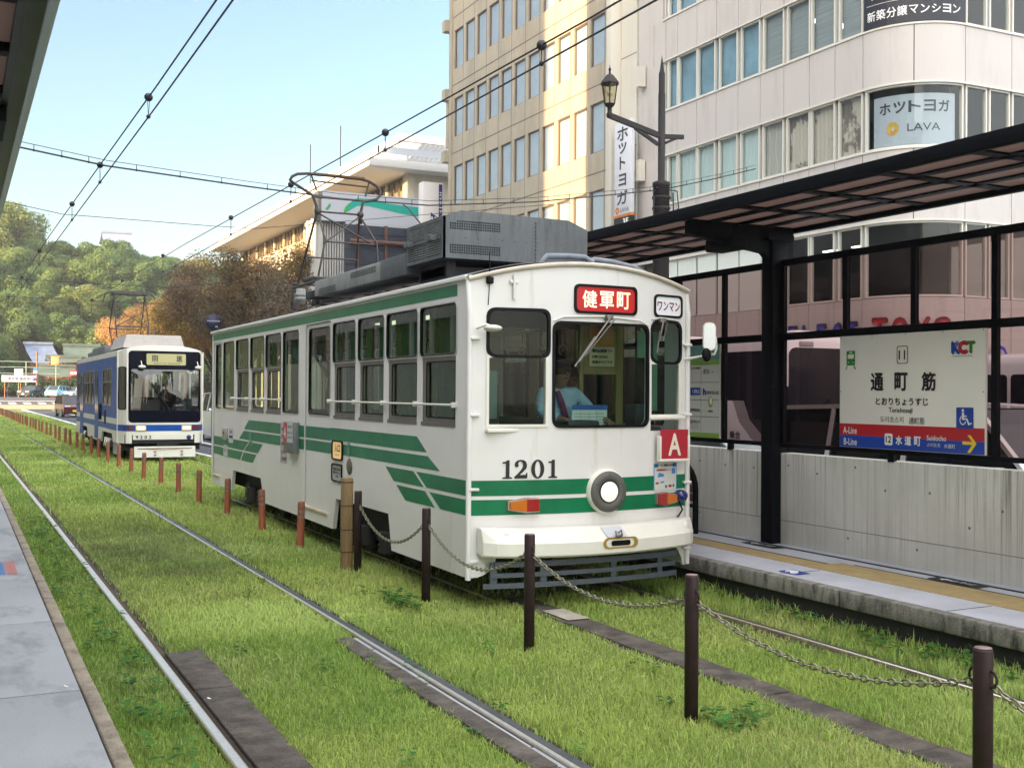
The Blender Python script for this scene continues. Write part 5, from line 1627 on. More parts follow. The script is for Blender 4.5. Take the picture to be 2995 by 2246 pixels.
for p in ([(34, .83), (22.86, .83), (22.86, 1.0), (34, 1.0)], [(34, 1.16), (22.9, 1.16), (22.9, 1.48), (34, 1.48)], [(34, 2.54), (23.0, 2.54), (23.0, 2.86), (34, 2.86)]): b.poly(LS, q4(*p), d0=.004)
for a, c in win+[(28.35, 26.1), (32.75, 31.35)]: pass
ed = sorted([34]+[q for w_ in win for q in w_]+[22.95], reverse=True)
for i in range(0, len(ed), 2): b.poly(LS, q4((ed[i], 1.48), (ed[i+1], 1.48), (ed[i+1], 2.54), (ed[i], 2.54)), d0=.004)
b.build('blue_livery', BLU, BT)
for a, c in win:
    b = MB(); b.ring(LS, Y(a, c, 1.50, 2.52, .04), .03, -.02, .012); b.box(BX0-.008, BX0+.02, c, a, 2.15, 2.19); b.box(BX0-.008, BX0+.02, (a+c)/2-.02, (a+c)/2+.02, 2.19, 2.52)
    o = b.build('window', BRONZE, BT)
    b = MB(); b.poly(LS, Y(a, c, 1.50, 2.52, .04), d0=-.01); b.build('pane', BGLS, o)
for a, c in ((28.1, 27.2), (32.6, 31.6)):
    b = MB(); b.box(BX0-.012, BX0, c, a, .45, 2.62, 0); o = b.build('door', BLU, BT)
    b = MB()
    for q0, q1 in ((a-.06, (a+c)/2+.04), ((a+c)/2-.04, c+.06)): b.poly(FX(BX0-.012), Y(q0, q1, 1.2, 2.5, .03), d0=.003)
    b.build('pane', mat('dark_pane', (.012, .015, .018), .1, spec=.4), o)
b = MB(); b.box(BX0-.06, BX0, 26.4, 26.7, 1.05, 1.52, 0, .01); b.box(BX0-.02, BX0, 25.3, 25.6, .95, 1.35, 0, .01); b.build('side_sign_box', BLACK, BT)
# lamps
for s in (-1, 1):
    u = bcx+s*.60
    b = MB(); b.strip(BLF, u-.14, u+.14, .84, .99, 0, .03, 2); o = b.build('headlight', mat('bezel', (.45, .44, .40), .3, .7), BT)
    b = MB(); b.strip(BLF, u-.105, u+.105, .865, .965, .03, .04, 2); b.build('lens', mat('lit_amber', (.8, .7, .5), .3, emit=(1, .60, .22), es=.55), o)
    u2 = bcx+s*.90 if s < 0 else bcx+.86
    b = MB(); b.strip(BLF, u2-.12, u2+.10, .86, .97, 0, .025, 2); b.build('tail_lamp', mat('tail_red', (.10, .015, .012), .25, coat=.8), BT)
b = MB(); b.strip(BLF, bcx-.80, bcx+.78, .60, .735, .01, .03, 8); o = b.build('number_plate', BCRM, BT)
b = MB()
u = bcx-.74
for ch, bold in (('9', .03), ('2', .03), ('0', .03), ('2', .03)): b.text(ch, BLF, u+.04, .668, .055, .085, .034, 0, bold); u += .112
b.build('lettering', INK, o)
b = MB(); b.sphere((bcx+.66, byf(bcx+.66)-.05, .66), .065, (1, .5, 1), 14); b.build('blue_lamp', MATS['blue_lens'], BT)
b = MB(); b.strip(BLF, bcx-1.0, bcx+1.0, .50, .73, -.06, .008, 10); b.box(bcx-.2, bcx+.35, 22.18, 22.5, .42, .52); b.build('coupler_recess', UNDER, BT)
b = MB(); b.strip(Fn(lambda u, v_, d=0: Vector((u, byf(u)-.12-d+(v_-.1)*.1, v_))), bcx-.78, bcx+.82, .13, .42, 0, .05, 8); o = b.build('snow_guard', BCRM, BT)
b = MB()
for x in (-.25, .45):
    for z in (.20, .29): b.box(bcx+x-.03, bcx+x+.03, 22.10, 22.2, z-.008, z+.008)
b.tube([(bcx-.7, 22.2, .36), (bcx, 22.10, .37), (bcx+.72, 22.2, .36)], .014, 6)
b.build('guard_fitting', mat('rusty', (.25, .15, .09), .7), o)
b = MB()
for k in range(7): b.box(BX0+.02+k*.0, BX0+.05, 22.75+k*.16, 22.80+k*.16, .2, .5)
b.box(BX0+.02, BX0+.05, 22.7, 23.8, .17, .2); b.build('side_grille', mat('grille_pale', (.4, .4, .37), .5), BT)
b = MB(); b.box(BX0+.12, BX1-.12, 22.7, 33.8, .30, .75); b.build('underframe', UNDER, BT)
for yc in (25.0, 31.6):
    b = MB(); b.box(-1.05, -.9, yc-1, yc+1, .2, .45, 0, .02)
    for dy in (-.75, .75): b.lathe([(0, -.05), (.31, -.05), (.33, .03), (0, .05)], (-.95, yc+dy, .33), 18, 'x')
    for dy in (-.45, 0, .45): b.tube([(BX0+.03, yc+dy-.2, .55), (BX0-.02, yc+dy, .3), (BX0+.03, yc+dy+.22, .55)], .025, 6, 1)
    b.build('bogie', [DARK, BCRM], BT)
b = MB(); b.tube([(bcx-.30, 22.2, 2.0), (bcx+.10, 22.14, 1.42), (bcx+.14, 22.16, 1.36)], .014, 6); b.tube([(bcx-.34, 22.22, 2.1), (bcx-.12, 22.18, 1.72)], .02, 6); b.build('wiper', BLACK, BT)
for s in (-.62, .86):
    b = MB(); b.sphere((bcx+s, 22.05, 2.56), .10, (1, .6, .45), 12); b.tube([(bcx+s, 22.25, 2.72), (bcx+s, 22.08, 2.6)], .012, 5); b.build('mirror', BCRM, BT)
b = MB(); b.tube([(BX1-.05, 22.4, 2.75), (BX1+.25, 22.2, 2.7), (BX1+.3, 22.2, 2.5)], .012, 5); b.build('mirror_arm', BLACK, BT)
b = MB()
b.add([(bcx-.85, 24.1, 3.14), (bcx+.85, 24.1, 3.14), (bcx+.85, 27.0, 3.14), (bcx-.85, 27.0, 3.14), (bcx-.72, 24.3, 3.52), (bcx+.78, 24.3, 3.52), (bcx+.78, 26.9, 3.52), (bcx-.72, 26.9, 3.52)], [(0, 1, 5, 4), (1, 2, 6, 5), (2, 3, 7, 6), (3, 0, 4, 7), (4, 5, 6, 7)])
for k in range(5): b.box(bcx-.78, bcx+.8, 24.12+k*.035, 24.125+k*.035, 3.18+k*.07, 3.184+k*.07)
b.build('air_conditioner', mat('unit_beige', (.42, .39, .36), .6, var=.15, vs=5), BT)
b = MB(); b.box(bcx-.9, bcx-.2, 28.2, 31.5, 3.05, 3.36, 0, .08); b.box(bcx-.85, bcx-.3, 32, 33.4, 3.05, 3.25, 0, .04); b.build('roof_box', STEEL_G, BT)
# its pantograph
b = MB()
hy2, hz2 = 28.9, 4.05
px_ = bcx-.05
for y in (28.3, 29.5): b.tube([(px_-.5, y, 3.42), (px_+.5, y, 3.42)], .025, 6)
for s in (-1, 1):
    b.tube([(px_+s*.42, 28.3, 3.42), (px_+s*.50, 28.1, 3.95), (px_+s*.48, 28.9, 4.98)], .020, 6)
    b.tube([(px_+s*.42, 29.5, 3.42), (px_+s*.50, 29.8, 3.95), (px_+s*.48, 28.9, 4.98)], .020, 6)
b.tube([(px_-.5, 28.1, 3.95), (px_+.5, 28.1, 3.95)], .02, 6); b.tube([(px_-.5, 29.8, 3.95), (px_+.5, 29.8, 3.95)], .02, 6)
b.tube([(px_-.5, 28.1, 3.95), (px_+.45, 28.5, 4.5)], .016, 6); b.tube([(px_+.5, 28.1, 3.95), (px_-.45, 28.5, 4.5)], .016, 6)
b.tube([(px_-.82, 28.9, 4.75), (px_-.74, 28.9, 5.02), (px_-.55, 28.9, 5.12), (px_+.55, 28.9, 5.12), (px_+.74, 28.9, 5.02), (px_+.80, 28.9, 4.9)], .022, 6)
b.box(px_-.55, px_+.55, 28.75, 29.05, 5.0, 5.10, 0, .02)
b.build('pantograph', PT, BT)
b = MB(); b.box(BX0+.06, BX1-.06, 22.9, 33.9, .78, .84); b.box(BX0+.1, BX1-.1, 22.8, 22.95, .8, 1.35); b.box(BX0+.1, BX0+.5, 24, 33, 1.2, 1.7); b.box(BX1-.5, BX1-.1, 24, 33, 1.2, 1.7); b.build('interior', mat('interior_green', (.06, .075, .06), .8), BT)
person('dark uniformed tram driver sitting behind the windscreen of the blue tram', (bcx+.33, 23.35, .84), 0, True, CLOTHD, {-1: (-.2, -.3, .85), 1: (.2, -.3, .85)}, True, hz=.62)

# ---------------------------------------------------------------- vehicles
def car(name, label, cat, loc, L, Wd, H, paint, kind='sedan', plate='w', rz=0, lamps=False, group=None, back=False):
    """nose towards -Y, built round the origin"""
    t = thing(name, label, cat, loc, rz or 1e-9, group)
    hw = Wd/2
    y0, y1 = -L/2, L/2
    hood, belt = (.62*H if kind in ('sedan', 'suv') else .60*H), .62*H
    if kind == 'sedan': cab = [(y0+.29*L, belt), (y0+.45*L, H*.985), (y0+.62*L, H), (y0+.76*L, H*.95), (y1-.10*L, belt+.05)]
    elif kind == 'suv': cab = [(y0+.26*L, belt), (y0+.42*L, H*.985), (y0+.65*L, H), (y1-.12*L, H*.94), (y1-.03*L, belt+.03)]
    else: cab = [(y0+.13*L, belt), (y0+.30*L, H*.98), (y0+.5*L, H), (y1-.06*L, H*.97), (y1-.01*L, belt)]
    nose = {'sedan': .47, 'suv': .55, 'van': .55, 'kei': .55}[kind]*H
    prof = [(y0+.02, .22), (y1-.02, .24), (y1, .5), (y1-.01*L, belt)]+[(cab[0][0], belt), (y0+.06*L, nose+.02), (y0, nose-.12)]
    b = MB()
    PX = Pl((0, 0, 0), (0, 1, 0), (0, 0, 1))
    b.poly(Pl((-hw, 0, 0), (0, 1, 0), (0, 0, 1)), prof, d0=0, d1=Wd)
    o = b.build('body', paint, t, bevel=.06)
    # glasshouse
    tw = hw*.80
    k = len(cab)
    b = MB()
    def xs_(z): return hw*.97-(hw*.97-tw)*max(0, (z-belt)/(H-belt))
    v = [(s*xs_(z), y, z) for s in (-1, 1) for y, z in cab]
    b.add(v, [tuple(range(k))[::-1], tuple(range(k, 2*k))]+[(i, i+1, k+i+1, k+i) for i in range(k-1)], 0)
    b.build('glasshouse', GL_CAR if False else mat('car_glass_dark', (.012, .015, .018), .08, spec=.6), t)
    b = MB()
    for i in range(1, k-2): b.add([(-xs_(cab[i][1])-.004, cab[i][0], cab[i][1]+.012), (xs_(cab[i][1])+.004, cab[i][0], cab[i][1]+.012), (xs_(cab[i+1][1])+.004, cab[i+1][0], cab[i+1][1]+.012), (-xs_(cab[i+1][1])-.004, cab[i+1][0], cab[i+1][1]+.012)], [(0, 1, 2, 3)])
    for s in (-1, 1):
        for i in range(k-1):
            p0 = (s*(xs_(cab[i][1])+.002), cab[i][0], cab[i][1]); p1 = (s*(xs_(cab[i+1][1])+.002), cab[i+1][0], cab[i+1][1])
            b.obox(p0, p1, .055, .05)
        for f in (.42, .72):
            yb = cab[0][0]+(cab[-1][0]-cab[0][0])*f
            b.obox((s*xs_(belt), yb, belt), (s*xs_(H*.97), yb, H*.97), .05, .05)
    b.build('roof', paint, t)
    for yy in (y0+.19*L, y1-.19*L):
        for s in (-1, 1):
            b = MB(); b.lathe([(0, -.11), (.25, -.11), (.31, -.08), (.31, .08), (.25, .10), (0, .09)], (s*(hw-.08), yy, .31), 18, 'x', 0)
            w = b.build('wheel', TYRE, t)
            b = MB(); b.lathe([(0, .0), (.18, .01), (.2, -.02)], (s*(hw+.035), yy, .31), 14, 'x', 0); b.build('rim', mat('rim_silver', (.4, .4, .42), .35, .8), w)
    for s in (-1, 1):
        b = MB(); b.box(s*hw*.62-.20, s*hw*.62+.20, y0-.012+.03, y0+.16, nose-.17, nose-.04, 0, .03); b.build('headlight', mat('car_lamp_lit', (.8, .8, .8), .2, emit=(1, .95, .8), es=2.0) if lamps else mat('car_lamp', (.62, .65, .68), .15, coat=1), t)
        b = MB(); b.box(s*hw*.70-.14, s*hw*.70+.14, y1-.1, y1+.01, .62, .82, 0, .02); b.build('tail_lamp', MATS['tail_red'], t)
        b = MB(); b.box(s*(hw+.02), s*(hw+.18), cab[0][0]+.25, cab[0][0]+.38, belt, belt+.13, 0, .03); b.build('mirror', paint, t)
    b = MB(); b.box(-hw*.55, hw*.55, y0-.008, y0+.05, nose-.26, nose-.18, 0); b.box(-hw*.72, hw*.72, y0-.006, y0+.05, .26, .38, 0); b.build('grille', DARK, t)
    b = MB(); b.box(-.165, .165, y0-.03, y0+.02, .40, .53, 0); b.build('number_plate', YEL if plate == 'y' else CAPW, t)
    return t
CW = mat('paint_white', (.72, .73, .74), .2, coat=.6)
CB = mat('paint_black', (.016, .017, .022), .15, coat=.8)
CLB = mat('paint_light_blue', (.22, .50, .62), .2, coat=.6)
CMR = mat('paint_maroon', (.10, .012, .018), .2, coat=.6)
CSV = mat('paint_silver', (.45, .46, .48), .25, .5, coat=.6)
car('parked_car', 'black sports utility car with bright headlights stopped at the far crossing', 'car', (4.3, 158, gz(158)-.1), 4.5, 1.8, 1.62, CB, 'suv', rz=R_(-32), lamps=True)
car('parked_car', 'white car half hidden between the black and light blue cars', 'car', (6.6, 162, gz(162)-.1), 4.2, 1.7, 1.52, CW, 'van', rz=R_(-28))
car('parked_car', 'light blue small car stopped at the far crossing', 'car', (7.5, 157, gz(157)-.1), 3.7, 1.65, 1.62, CLB, 'kei', rz=R_(-32))
car('parked_car', 'white low car nearest the blue tram at the far crossing', 'car', (9.6, 158, gz(158)-.1), 4.3, 1.75, 1.45, CW, 'sedan', rz=R_(-32))
car('parked_car', 'dark car roof showing behind the white low car', 'car', (10.6, 163, gz(163)-.1), 4.3, 1.75, 1.5, CB, 'sedan', rz=R_(-30))
car('maroon_car', 'maroon compact car with yellow number plate driving up behind the blue tram', 'car', (2.75, 83, -.10), 3.6, 1.62, 1.62, CMR, 'kei', 'y', rz=R_(6))
car('white_van', 'white van seen in the gap between the two trams', 'van', (4.9, 37.5, -.10), 4.6, 1.8, 1.95, CW, 'van')
car('white_minivan', 'white minivan behind the wall to the right of the station sign', 'van', (4.85, .0, -.10), 4.6, 1.75, 1.92, CW, 'van')
car('white_sedan', 'white sedan behind the wall and sponsor board beside the tram nose', 'car', (5.0, 5.9, -.10), 4.5, 1.75, 1.46, CW, 'sedan')
def bus(name, label, loc, L, Wd, H, wing):
    t = thing(name, label, 'bus', loc, 1e-9)
    hw = Wd/2
    b = MB()
    b.box(-hw, hw, 0, L, .30, H, 0, .14); o = b.build('body', CW, t)
    b = MB(); b.poly(FY(-.004), rr(-hw+.12, hw-.12, 1.15, H-.22, .12), m=0, d0=0, d1=.012); b.build('windscreen', mat('bus_glass', (.016, .015, .022), .10, spec=.3), t)
    for s in (-1, 1):
        pl = FX(-hw) if s < 0 else FXp(hw)
        n = 6
        for k in range(n):
            ya, yb = .35+k*(L-.6)/n, .35+(k+1)*(L-.6)/n-.06
            b = MB(); b.poly(pl, rr(-ya if s < 0 else ya, -yb if s < 0 else yb, 1.05, H-.26, .05), d0=0, d1=.012); b.build('window', MATS['bus_glass'], t)
        for yy in (L*.2, L*.74):
            b = MB(); b.lathe([(0, -.13), (.4, -.13), (.48, -.09), (.48, .09), (.4, .13), (0, .13)], (s*(hw-.11), yy, .48), 20, 'x'); b.build('wheel', TYRE, t)
    if wing:
        b = MB(); pl = FX(-hw)
        b.poly(pl, [(-1.75, 1.02), (-.1, 1.02), (-.1, 1.10)]+[(-1.35-.02+1.3*(1-math.cos(a))*.95-.25, 1.10+.82*(1-math.sin(a))) for a in [PI/2*k/8 for k in range(8, -1, -1)]]+[(-1.75, 1.92)] if False else [(-1.75, 1.0), (-.05, 1.0), (-.35, 1.12), (-.75, 1.32), (-1.05, 1.58), (-1.22, 1.92), (-1.75, 1.92)], d0=.016)
        b.build('white_panel', CW, t)
        b = MB(); b.poly(pl, [(-.05, 1.0), (-.0, 1.12), (-.45, 1.36), (-.78, 1.62), (-.93, 1.92), (-1.22, 1.92), (-1.05, 1.58), (-.75, 1.32), (-.35, 1.12)], d0=.017); b.build('grey_curve', mat('bus_curve_grey', (.28, .26, .28), .4), t)
        b = MB(); b.text('乗合', pl, -1.15, 1.36, .28, .12, .02, 0, .02); b.build('lettering', INK, t)
    for s in (-1, 1):
        b = MB(); b.box(s*hw*.7-.2, s*hw*.7+.2, -.03, .1, .62, .82, 0, .03); b.build('headlight', MATS['car_lamp'], t)
        b = MB(); b.box(s*(hw+.05), s*(hw+.25), -.25, -.15, 1.7, 2.15, 0, .03); b.tube([(s*(hw+.12), -.2, 2.1), (s*(hw-.1), .05, 2.4)], .02, 6); b.build('mirror', BLACK, t)
    b = MB(); b.tube([(-.5, -.05, 1.15), (-.35, -.06, 1.95)], .018, 6); b.tube([(.3, -.05, 1.15), (.42, -.06, 1.95)], .018, 6); b.build('wiper', BLACK, t)
    b = MB(); b.box(-.5, .5, L*.4, L*.55, H-.01, H+.16, 0, .06); b.box(-.45, .45, .6, 1.5, H-.01, H+.10, 0, .05); b.build('roof_unit', CW, t)
    b = MB(); b.box(-.22, .22, -.025, .0, .42, .60, 0); b.build('number_plate', CAPW, t)
    b = MB(); b.box(-.9, -.62, -.018, .0, H-.20, H-.12, 0, .01); b.box(.62, .9, -.018, .0, H-.20, H-.12, 0, .01); b.build('marker_lamp', mat('marker_grey', (.35, .30, .30), .4), t)
    b = MB(); b.poly(FY(-.02), [(-.35, 1.2), (-.05, 1.2), (-.08, 1.42), (-.32, 1.42)], d0=0); b.poly(FY(-.02), [(.5, 1.95), (.9, 1.95), (.9, 2.08), (.5, 2.08)], d0=0); b.build('dash_notice', mat('notice_pale', (.40, .42, .42), .6), t)
    return t
bus('city_bus', 'white city bus with large dark windscreen behind the shelter glass', (7.45, 4.55, -.10), 10.2, 2.45, 2.98, True)
bus('minibus', 'white minibus with roof unit behind the glass at the right frame edge', (7.5, -3.6, -.10), 6.4, 2.1, 2.55, False)
# ---------------------------------------------------------------- buildings on the right
BEIGE = stained('beige_cladding', (.37, .32, .245), (.29, .25, .195), (1, 1, .3), .9, .45, .7, .6, base2=(.41, .355, .27), bs2=.5, bump=.04)
WCLAD = stained('white_cladding', (.505, .465, .44), (.41, .37, .345), (1.3, 1.3, .22), 1.1, .50, .76, .5, base2=(.53, .49, .465), bs2=.4, bump=0)
JOINT = mat('joint_dark', (.12, .11, .10), .8)
BLIND = mat('blind_sky_tone', (.62, .68, .74), .7, var=.12, vs=1.5)  # pale blinds, with the panes' sky reflection put into their blue tone
BLINDD = mat('blind_dark', (.16, .175, .18), .7, var=.3, vs=1.2)
FRAMEB = mat('window_frame_brown', (.17, .13, .10), .5)
FRAMEW = mat('window_frame_ivory', (.62, .60, .54), .5)
GL_SKY = glass('office_glass', (.80, .84, .86), 3.0)

bb = thing('beige_office_building', 'tall beige office block with rows of single windows and a sunlit strip', 'building', (17, 35, 0))
FXB = FX(17.0)
rows = [(z+.02, z+1.95) for z in (4.45, 7.87, 11.28, 14.68, 18.08, 21.48, 24.88)]
LEFTS = [42.15-1.34*k for k in range(11)]
hl = [[(-L, z0), (-L+1.10, z0), (-L+1.10, z1), (-L, z1)] for z0, z1 in rows for L in LEFTS]
b = MB()
b.poly(FXB, [(-42.65, 0), (-26.9, 0), (-26.9, 28.5), (-42.65, 28.5)], [h[::-1] for h in hl], 0, -.12, 0, back=False)
b.box(17.3, 40, 42.55, 42.65, 0, 28.5); b.box(17.0, 40, 26.9, 42.65, 28.5, 28.7); b.box(39.9, 40, 26.9, 42.65, 0, 28.5)
b.box(17.0, 40, 26.8, 26.9, 0, 28.5)
b.box(16.93, 17.0, 42.35, 42.68, 0, 28.6)
for z in (17.0, 13.9, 20.5): b.box(16.72, 17.18, 42.66, 43.1, z-.35, z+.22)
b.box(16.90, 17.25, 42.7, 42.95, 14.3, 16.6)
b.build('wall', BEIGE, bb)
b = MB()
for z in [3.65+3.41*k for k in range(8)]: b.box(16.994, 17.01, 26.9, 42.65, z, z+.045)
for k in range(12):
    y = 42.28-1.34*k-1.22+1.34
    b.box(16.995, 17.01, y, y+.022, 0, 28.5)
b.build('joint', JOINT, bb)
for z0, z1 in rows:
    for i, L in enumerate(LEFTS):
        b = MB(); lp = [(-L, z0), (-L+1.10, z0), (-L+1.10, z1), (-L, z1)]
        b.ring(FXB, lp, .045, -.11, -.05, 0, True)
        o = b.build('window', FRAMEB, bb)
        b = MB(); b.poly(FXB, lp, d0=-.08); b.build('pane', GL_SKY, o)
b = MB(); b.box(17.13, 17.14, 27, 42.6, 2, 28); b.build('blind', BLIND, bb)
# the narrow cream stair block beside it, with its hanging sign
cb = thing('cream_stair_block', 'narrow plain cream wall strip between the beige and the white buildings', 'building', (17, 26, 0))
b = MB(); b.box(16.55, 40, 26.45, 26.85, 0, 30, 0, .02); b.box(16.95, 40, 25.35, 26.4, 0, 30)
b.box(16.62, 17, 25.0, 25.32, 0, 30) if False else None
for z in (9.6, 13.0, 16.4): b.box(16.7, 16.95, 24.75, 25.0, z, z+.75)
b.build('wall', mat('cream_wall', (.60, .57, .50), .6, var=.1, vs=.6, st=(1, 1, .2)), cb)
b = MB()
for z in (7.6, 11.0, 14.4, 17.8): b.box(16.945, 16.96, 25.35, 26.4, z, z+.03)
b.build('joint', JOINT, cb)
vs_ = thing('vertical_sign', 'tall white vertical yoga studio sign hanging on the narrow cream wall', 'sign', (16.6, 25.5, 8))
b = MB(); b.box(16.45, 16.62, 24.92, 26.05, 8.45, 11.85, 0, .02); b.build('board', mat('sign_pale', (.62, .63, .68), .5), vs_)
SP = FX(16.448)
b = MB()
for c, z, w_, h_ in zip('ホットヨガ', (11.40, 10.87, 10.34, 9.71, 9.07), (.70, .52, .36, .48, .68), (.48, .38, .45, .42, .48)): b.text(c, SP, -25.48, z, w_, h_, .004, 0, .02)
b.text('LAVA', SP, -25.33, 8.62, .58, .17, .004)
b.build('lettering', mat('sign_grey_ink', (.05, .05, .055), .6), vs_)
b = MB(); b.poly(SP, circ(-25.82, 8.62, .13), [circ(-25.82, 8.62, .035)[::-1]], d0=.004); b.build('sun_logo', mat('logo_orange', (.55, .17, .02), .5), vs_)
b = MB(); b.box(16.45, 16.62, 24.92, 26.05, 8.36, 8.448); b.build('orange_band', MATS['logo_orange'], vs_)
b = MB(); b.box(16.45, 16.62, 24.92, 26.05, 7.6, 8.355); b.build('floor_plate', INK, vs_)
b = MB(); b.text('3F', SP, -25.25, 8.18, .34, .22, .004, 0, .03); b.build('floor_lettering', CAPW, vs_)

# white building with the rounded corner
RC = 1.85
class WB:
    """unfolded facade: u runs along the street front, round the corner and along the side street"""
    def at(s, u, v, d=0):
        u1 = 25.3-14.03; u2 = u1+RC*PI/2
        if u <= u1: return Vector((17-d, 25.3-u, v))
        if u <= u2:
            a = (u-u1)/RC
            return Vector((17+RC-(RC+d)*math.cos(a), 14.03-(RC+d)*math.sin(a), v))
        th = R_(4.0)
        return Vector((17+RC+(u-u2)*math.cos(th)-d*math.sin(th)*0, 14.03-RC-d-(u-u2)*math.sin(th)*-1*0-(u-u2)*.02, v))
WS = WB()
U1 = 25.3-14.03
U2 = U1+RC*PI/2
wb = thing('white_office_building', 'white panelled office building with rounded corner and long window bands', 'building', (17, 20, 0))
jl = [25.3-y for y in (25.3, 24.3, 23.55, 22.85, 21.72, 20.64, 19.5, 18.4, 17.3, 16.18, 15.12, 14.03)]+[U1+RC*PI/4, U2]+[U2+1.75*k for k in range(1, 9)]
b = MB()
bands = [(2.6, 4.55), (6.60, 8.55), (10.28, 11.86), (13.62, 15.08), (16.85, 18.4), (20.2, 21.8), (23.4, 25)]
for v0, v1 in bands:
    for i in range(len(jl)-1):
        a, c = jl[i], jl[i+1]
        nu = 10 if a >= U1-.01 and c <= U2+.01 else 1
        b.strip(WS, a+.012, c-.012, v0, v1, -.08, 0, nu)
for v0, v1 in ((8.55, 10.28), (11.86, 13.62), (15.08, 16.85), (18.4, 20.2), (21.8, 23.4)): b.strip(WS, 0, 1.55, v0, v1, -.08, -.002)
b.build('cladding', WCLAD, wb)
b = MB()
for v0, v1 in bands:
    for a, c in ((0, U1), (U1, U2), (U2, U2+14)): b.strip(WS, a, c, v0+.01, v1-.01, -.30, -.082, 10 if c == U2 else 1)
b.strip(WS, 0, 1.75, 0, 25, -.4, -.31); b.strip(WS, 0, U1, 0, 2.6, -.3, 0); b.strip(WS, U1, U2, 0, 2.6, -.3, 0, 10); b.strip(WS, U2, U2+14, 0, 2.6, -.3, 0)
b.add([WS.at(0, 25, -.1), WS.at(U1, 25, -.1), WS.at(U2, 25, -.1), WS.at(U2+14, 25, -.1), (32, 25.3, 25)], [(0, 1, 2, 3, 4)])
b.build('core', JOINT, wb)
b = MB()
for v0, v1 in ((6.60, 8.55), (10.28, 11.86), (13.62, 15.08), (16.85, 18.4)):
    for z in (v0-.02, v1-.03):
        for a, c in ((1.55, U1), (U1, U2), (U2, U2+14)): b.strip(WS, a, c, z, z+.05, -.06, .035, 10 if c == U2 else 1)
b.build('sill', FRAMEW, wb)
wins = [(1.62, 1.85, 'd'), (1.85, 2.42, 'c'), (2.46, 3.55, 'c'), (3.57, 4.55, 'c'), (4.75, 5.72, 'c'), (5.88, 6.83, 'c'), (6.97, 7.95, 'b'), (8.08, 9.10, 'p'), (9.14, 10.14, 'p'), (10.28, 11.22, 'p')]
CUR_T = mat('curtain_teal', (.62, .72, .70), .8, var=.15, vs=2, st=(1, 9, .3))
CUR_B = mat('curtain_beige', (.56, .50, .43), .8, var=.2, vs=2, st=(1, 9, .3))
CUR_L = mat('blind_blue_reflection', (.26, .42, .54), .7, var=.35, vs=.9)  # blue reflection of the panes put into the blind colour
CUR_G = mat('blind_grey', (.36, .37, .37), .7, var=.3, vs=30, st=(.02, .02, 1))
CUR_P = mat('photo_beige', (.60, .50, .40), .7, col2=(.20, .13, .10), vs=1.3, lo=.5, hi=.56)
GL_W = glass('white_building_glass', (.80, .86, .86), 1.5)
wz = [(8.57, 10.26, 1), (11.88, 13.6, 2), (15.1, 16.83, 3), (4.57, 6.58, 0), (18.42, 20.18, 4)]
for z0, z1, r in wz:
    wl = wins+[(U1+.06, U2-.03, 'k')]+[(U2+.06+1.75*k*.5, U2+.875*(k+1)-.03, 'n') for k in range(6)]
    for a, c, kd in wl:
        if r == 0 and kd in 'cbd' and a < 8.0:
            b = MB(); b.strip(WS, a-.03, c+.05, z0, z1, -.12, -.06, 1); b.build('light_panel', mat('panel_greenwhite', (.66, .70, .65), .45), wb)
            continue
        nu = 12 if kd == 'k' else 1
        b = MB()
        for p in ((a, a+.05, z0, z1), (c-.05, c, z0, z1)): b.strip(WS, p[0], p[1], p[2], p[3], -.14, -.03)
        b.strip(WS, a+.05, c-.05, z0, z0+.05, -.14, -.03, nu); b.strip(WS, a+.05, c-.05, z1-.05, z1, -.14, -.03, nu)
        o = b.build('window', FRAMEW, wb)
        b = MB(); b.strip(WS, a+.04, c-.04, z0+.04, z1-.04, -.095, -.094, nu)
        g = MB()
        us = [a+.04+(c-a-.08)*i/nu for i in range(nu+1)]
        g.add([WS.at(u, z, -.09) for u in us for z in (z0+.04, z1-.04)], [(2*i, 2*i+2, 2*i+3, 2*i+1) for i in range(nu)])
        g.build('pane', GL_W, o)
        if kd in 'cbp' and r in (1, 2, 3):
            m = {1: {'c': CUR_T, 'b': CUR_B, 'p': CUR_P}, 2: {'c': CUR_L, 'b': CUR_G, 'p': CUR_G}, 3: {'c': CUR_L, 'b': CUR_L, 'p': CUR_G}}[r][kd]
            g = MB(); n = 20
            us = [a+(c-a)*i/n for i in range(n+1)]
            g.add([WS.at(u, z, -.20-(.03*math.sin(i*1.9) if r == 1 else 0)) for i, u in enumerate(us) for z in (z0, z1)], [(2*i, 2*i+2, 2*i+3, 2*i+1) for i in range(n)], 0, r == 1)
            g.build('curtain', m, o)
b = MB()
for z in (8.55, 11.86, 15.08, 4.5, 18.4): b.box(18.1, 33, 13.3, 25.2, z-.25, z-.01)
b.build('floor_slab', mat('slab_inner', (.30, .29, .27), .8), wb)
b = MB(); b.box(20.5, 20.6, 14.2, 25.2, 2.6, 21); b.build('inner_wall', mat('inner_wall', (.20, .20, .19), .8), wb)
b = MB()
for y in (15.4, 17.0): b.box(18.0, 19.6, y, y+.30, 13.3, 13.33)
for y in (15.0, 16.2): b.box(18, 18.12, y, y+.5, 6.2, 6.23)
b.build('ceiling_light', mat('office_tube', (.8, .8, .8), .4, emit=(1, .98, .92), es=2.2), wb)
